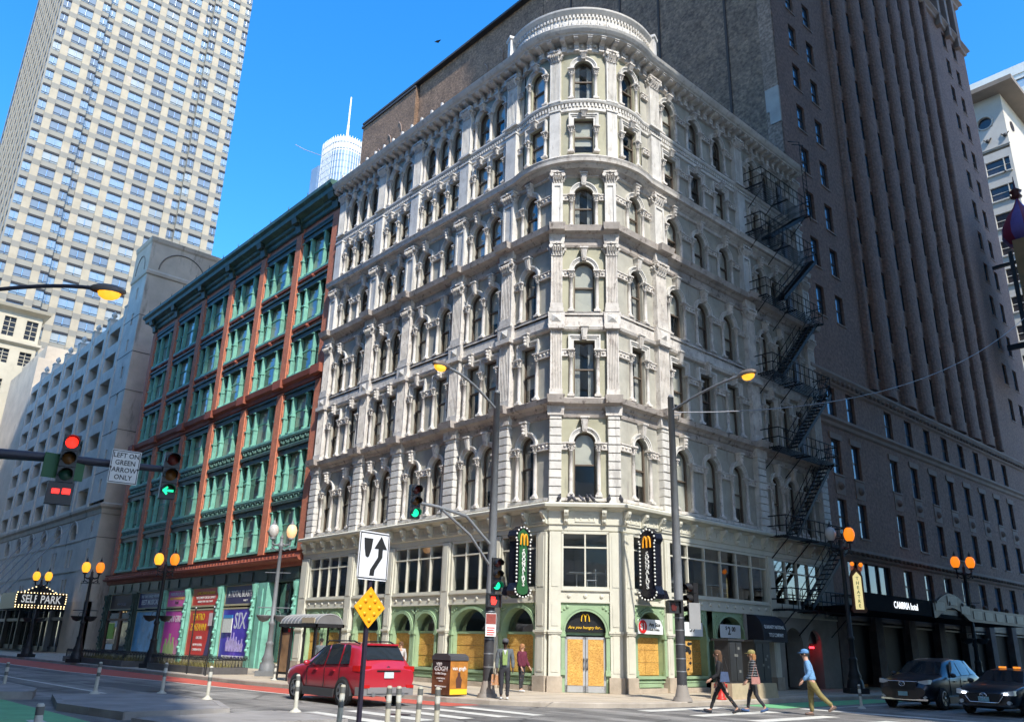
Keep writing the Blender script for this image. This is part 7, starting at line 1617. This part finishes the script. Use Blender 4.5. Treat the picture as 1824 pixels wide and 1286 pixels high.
o = root('shoulder_bag', (.72, -5.0, .55), 'colourful shopping bag held low beside the standing man', 'bag', radians(48))
kid('bag_body', MB().frus(-.16, .16, -.05, .05, 0, -.14, .14, -.03, .03, .32), jk('bag_print', (.45, .22, .10), stain=[((.2, .35, .6), .55, 9, 1), ((.65, .6, .5), .6, 7, 1)]), o); kid('bag_handle', MB().tube([(-.08, 0, .32), (-.05, 0, .5), (.05, 0, .5), (.08, 0, .32)], .01, 5), jk('bag_strap', (.3, .12, .05)), o)
person((-2.0, -1.35, .15), radians(100), 'woman in maroon puffer jacket standing at the boarded arch', 1.68, 'light', jk('cloth_maroon', (.12, .018, .04)), (char, .95), wshoe, hblond, ((.05, .05), (-.08, .05)), ((.05, .5, .04), (.1, .6, .04)), topr=1.3, hem=.06, longhair=.6)
person((-9.2, -1.7, .15), radians(30), 'woman in pale top walking behind the red car', 1.66, 'light', jk('cloth_pale', (.5, .47, .46)), (blackc, 1), dshoe, hbrown, ((.2, .1), (-.2, .1)), ((.2, .3, .04), (-.2, .3, .04)), longhair=.9)
person((-12.6, -3.6, .15), radians(40), 'person in white top and grey jacket waiting in the bus shelter', 1.72, 'light', jk('cloth_grey', (.22, .24, .26)), (char, 1), dshoe, hgrey, ((0, 0), (.05, 0)), ((.1, .2, .05), (.1, .2, .05)), topr=1.1)
# three walkers on the crossing, heading left
w1, J, hd, s = person((6.35, -1.1, 0), radians(-52), 'woman in black hoodie and leggings striding across with a blue bag', 1.84, 'light', blackc, (blackc, .92), jk('shoe_black', (.03, .03, .035)), hbrown, ((.42, .08), (-.45, .18)), ((-.1, .5, .03), (.1, .9, .03)), lean=.06, topr=1.1, hem=.06, longhair=1.25)
for p in (J['hip'],):
    o = root('handbag', (6.62, -1.28, 1.0), 'blue shoulder bag hanging at the hip of the woman in black', 'bag', radians(-52)); kid('bag_body', MB().frus(-.06, .06, -.14, .14, -.12, -.04, .04, -.1, .1, .16), jk('bag_blue', (.06, .09, .17)), o); kid('strap', MB().tube([(0, -.1, .2), (-.02, -.02, .5), (-.05, .02, .55), (0, .1, .2)], .012, 5), jk('strap_black', (.02, .02, .02)), o)
def stripes(): 
    m = bpy.data.materials.new('puffer_stripe'); t, p, N, K = nodes(m); g = N('NewGeometry'); sx_ = N('SeparateXYZ'); K(g.outputs[0], sx_.inputs[0]); w_ = N('Math'); w_.operation = 'MULTIPLY'; w_.inputs[1].default_value = 85; K(sx_.outputs[2], w_.inputs[0]); sn = N('Math'); sn.operation = 'SINE'; K(w_.outputs[0], sn.inputs[0])
    cr = N('ValToRGB'); cr.color_ramp.elements[0].position = .45; cr.color_ramp.elements[1].position = .55; cr.color_ramp.elements[0].color = (.018, .02, .024, 1); cr.color_ramp.elements[1].color = (.17, .18, .185, 1); K(sn.outputs[0], cr.inputs[0]); K(cr.outputs[0], p.inputs['Base Color']); p.inputs['Roughness'].default_value = .5
    b = N('Bump'); b.inputs['Strength'].default_value = .6; b.inputs['Distance'].default_value = .03; K(sn.outputs[0], b.inputs['Height']); K(b.outputs[0], p.inputs['Normal']); return m
w2, J, hd, s = person((6.55, .35, 0), radians(-50), 'woman in quilted black jacket and olive cap walking with a pink crossbody bag', 1.82, 'light', stripes(), (char, .95), jk('shoe_blue', (.05, .10, .22)), hblond, ((.3, .12), (-.12, .5)), ((.1, .5, .05), (.15, .5, .05)), topr=1.24, hem=.1, cap=jk('cap_olive', (.26, .22, .08)), longhair=.75, headturn=0)
o = root('handbag', (6.82, .05, .92), 'small pink bag on a strap worn by the woman in the quilted jacket', 'bag', radians(-50)); kid('bag_body', MB().frus(-.04, .04, -.13, .13, -.1, -.035, .035, -.12, .12, .1), jk('bag_pink', (.42, .20, .17)), o); kid('strap', MB().tube([(0, -.11, .1), (-.06, .02, .5), (0, .1, .1)], .009, 5), MATS['bag_pink'], o)
w3, J, hd, s = person((8.05, 1.1, 0), radians(-58), 'man in blue checked shirt, blue cap and khaki trousers striding across', 1.88, 'light', M('cloth_check_blue', (.16, .33, .56), .8, .35, 26, .2), (jk('cloth_khaki', (.22, .18, .07)), 1.25), jk('shoe_brown', (.16, .11, .09)), hgrey, ((.1, .1), (-.5, .35)), ((-.5, 1.5, .1), (-.1, .9, .06)), lean=.16, topr=1.12, hem=.03, cap=jk('cap_blue', (.10, .24, .46)))
# bake the skinned figures
bpy.context.view_layer.update()
dg = bpy.context.evaluated_depsgraph_get()
for o, mat in PEND:
    me = bpy.data.meshes.new_from_object(o.evaluated_get(dg)); old = o.data; o.modifiers.clear(); o.data = me; me.materials.clear(); me.materials.append(mat); me.name = o.name; bpy.data.meshes.remove(old)
    me.polygons.foreach_set('use_smooth', [True]*len(me.polygons))
    if o.name.split('.')[0] in ('jacket', 'shirt', 'trousers'):      # cloth folds
        for v in me.vertices:
            p = v.co*9; p.z *= 1.6
            v.co += v.normal*(.016*noise.noise(p+Vector((o.parent.location.x*3, 0, 0)))+.006*noise.noise(p*2.6))
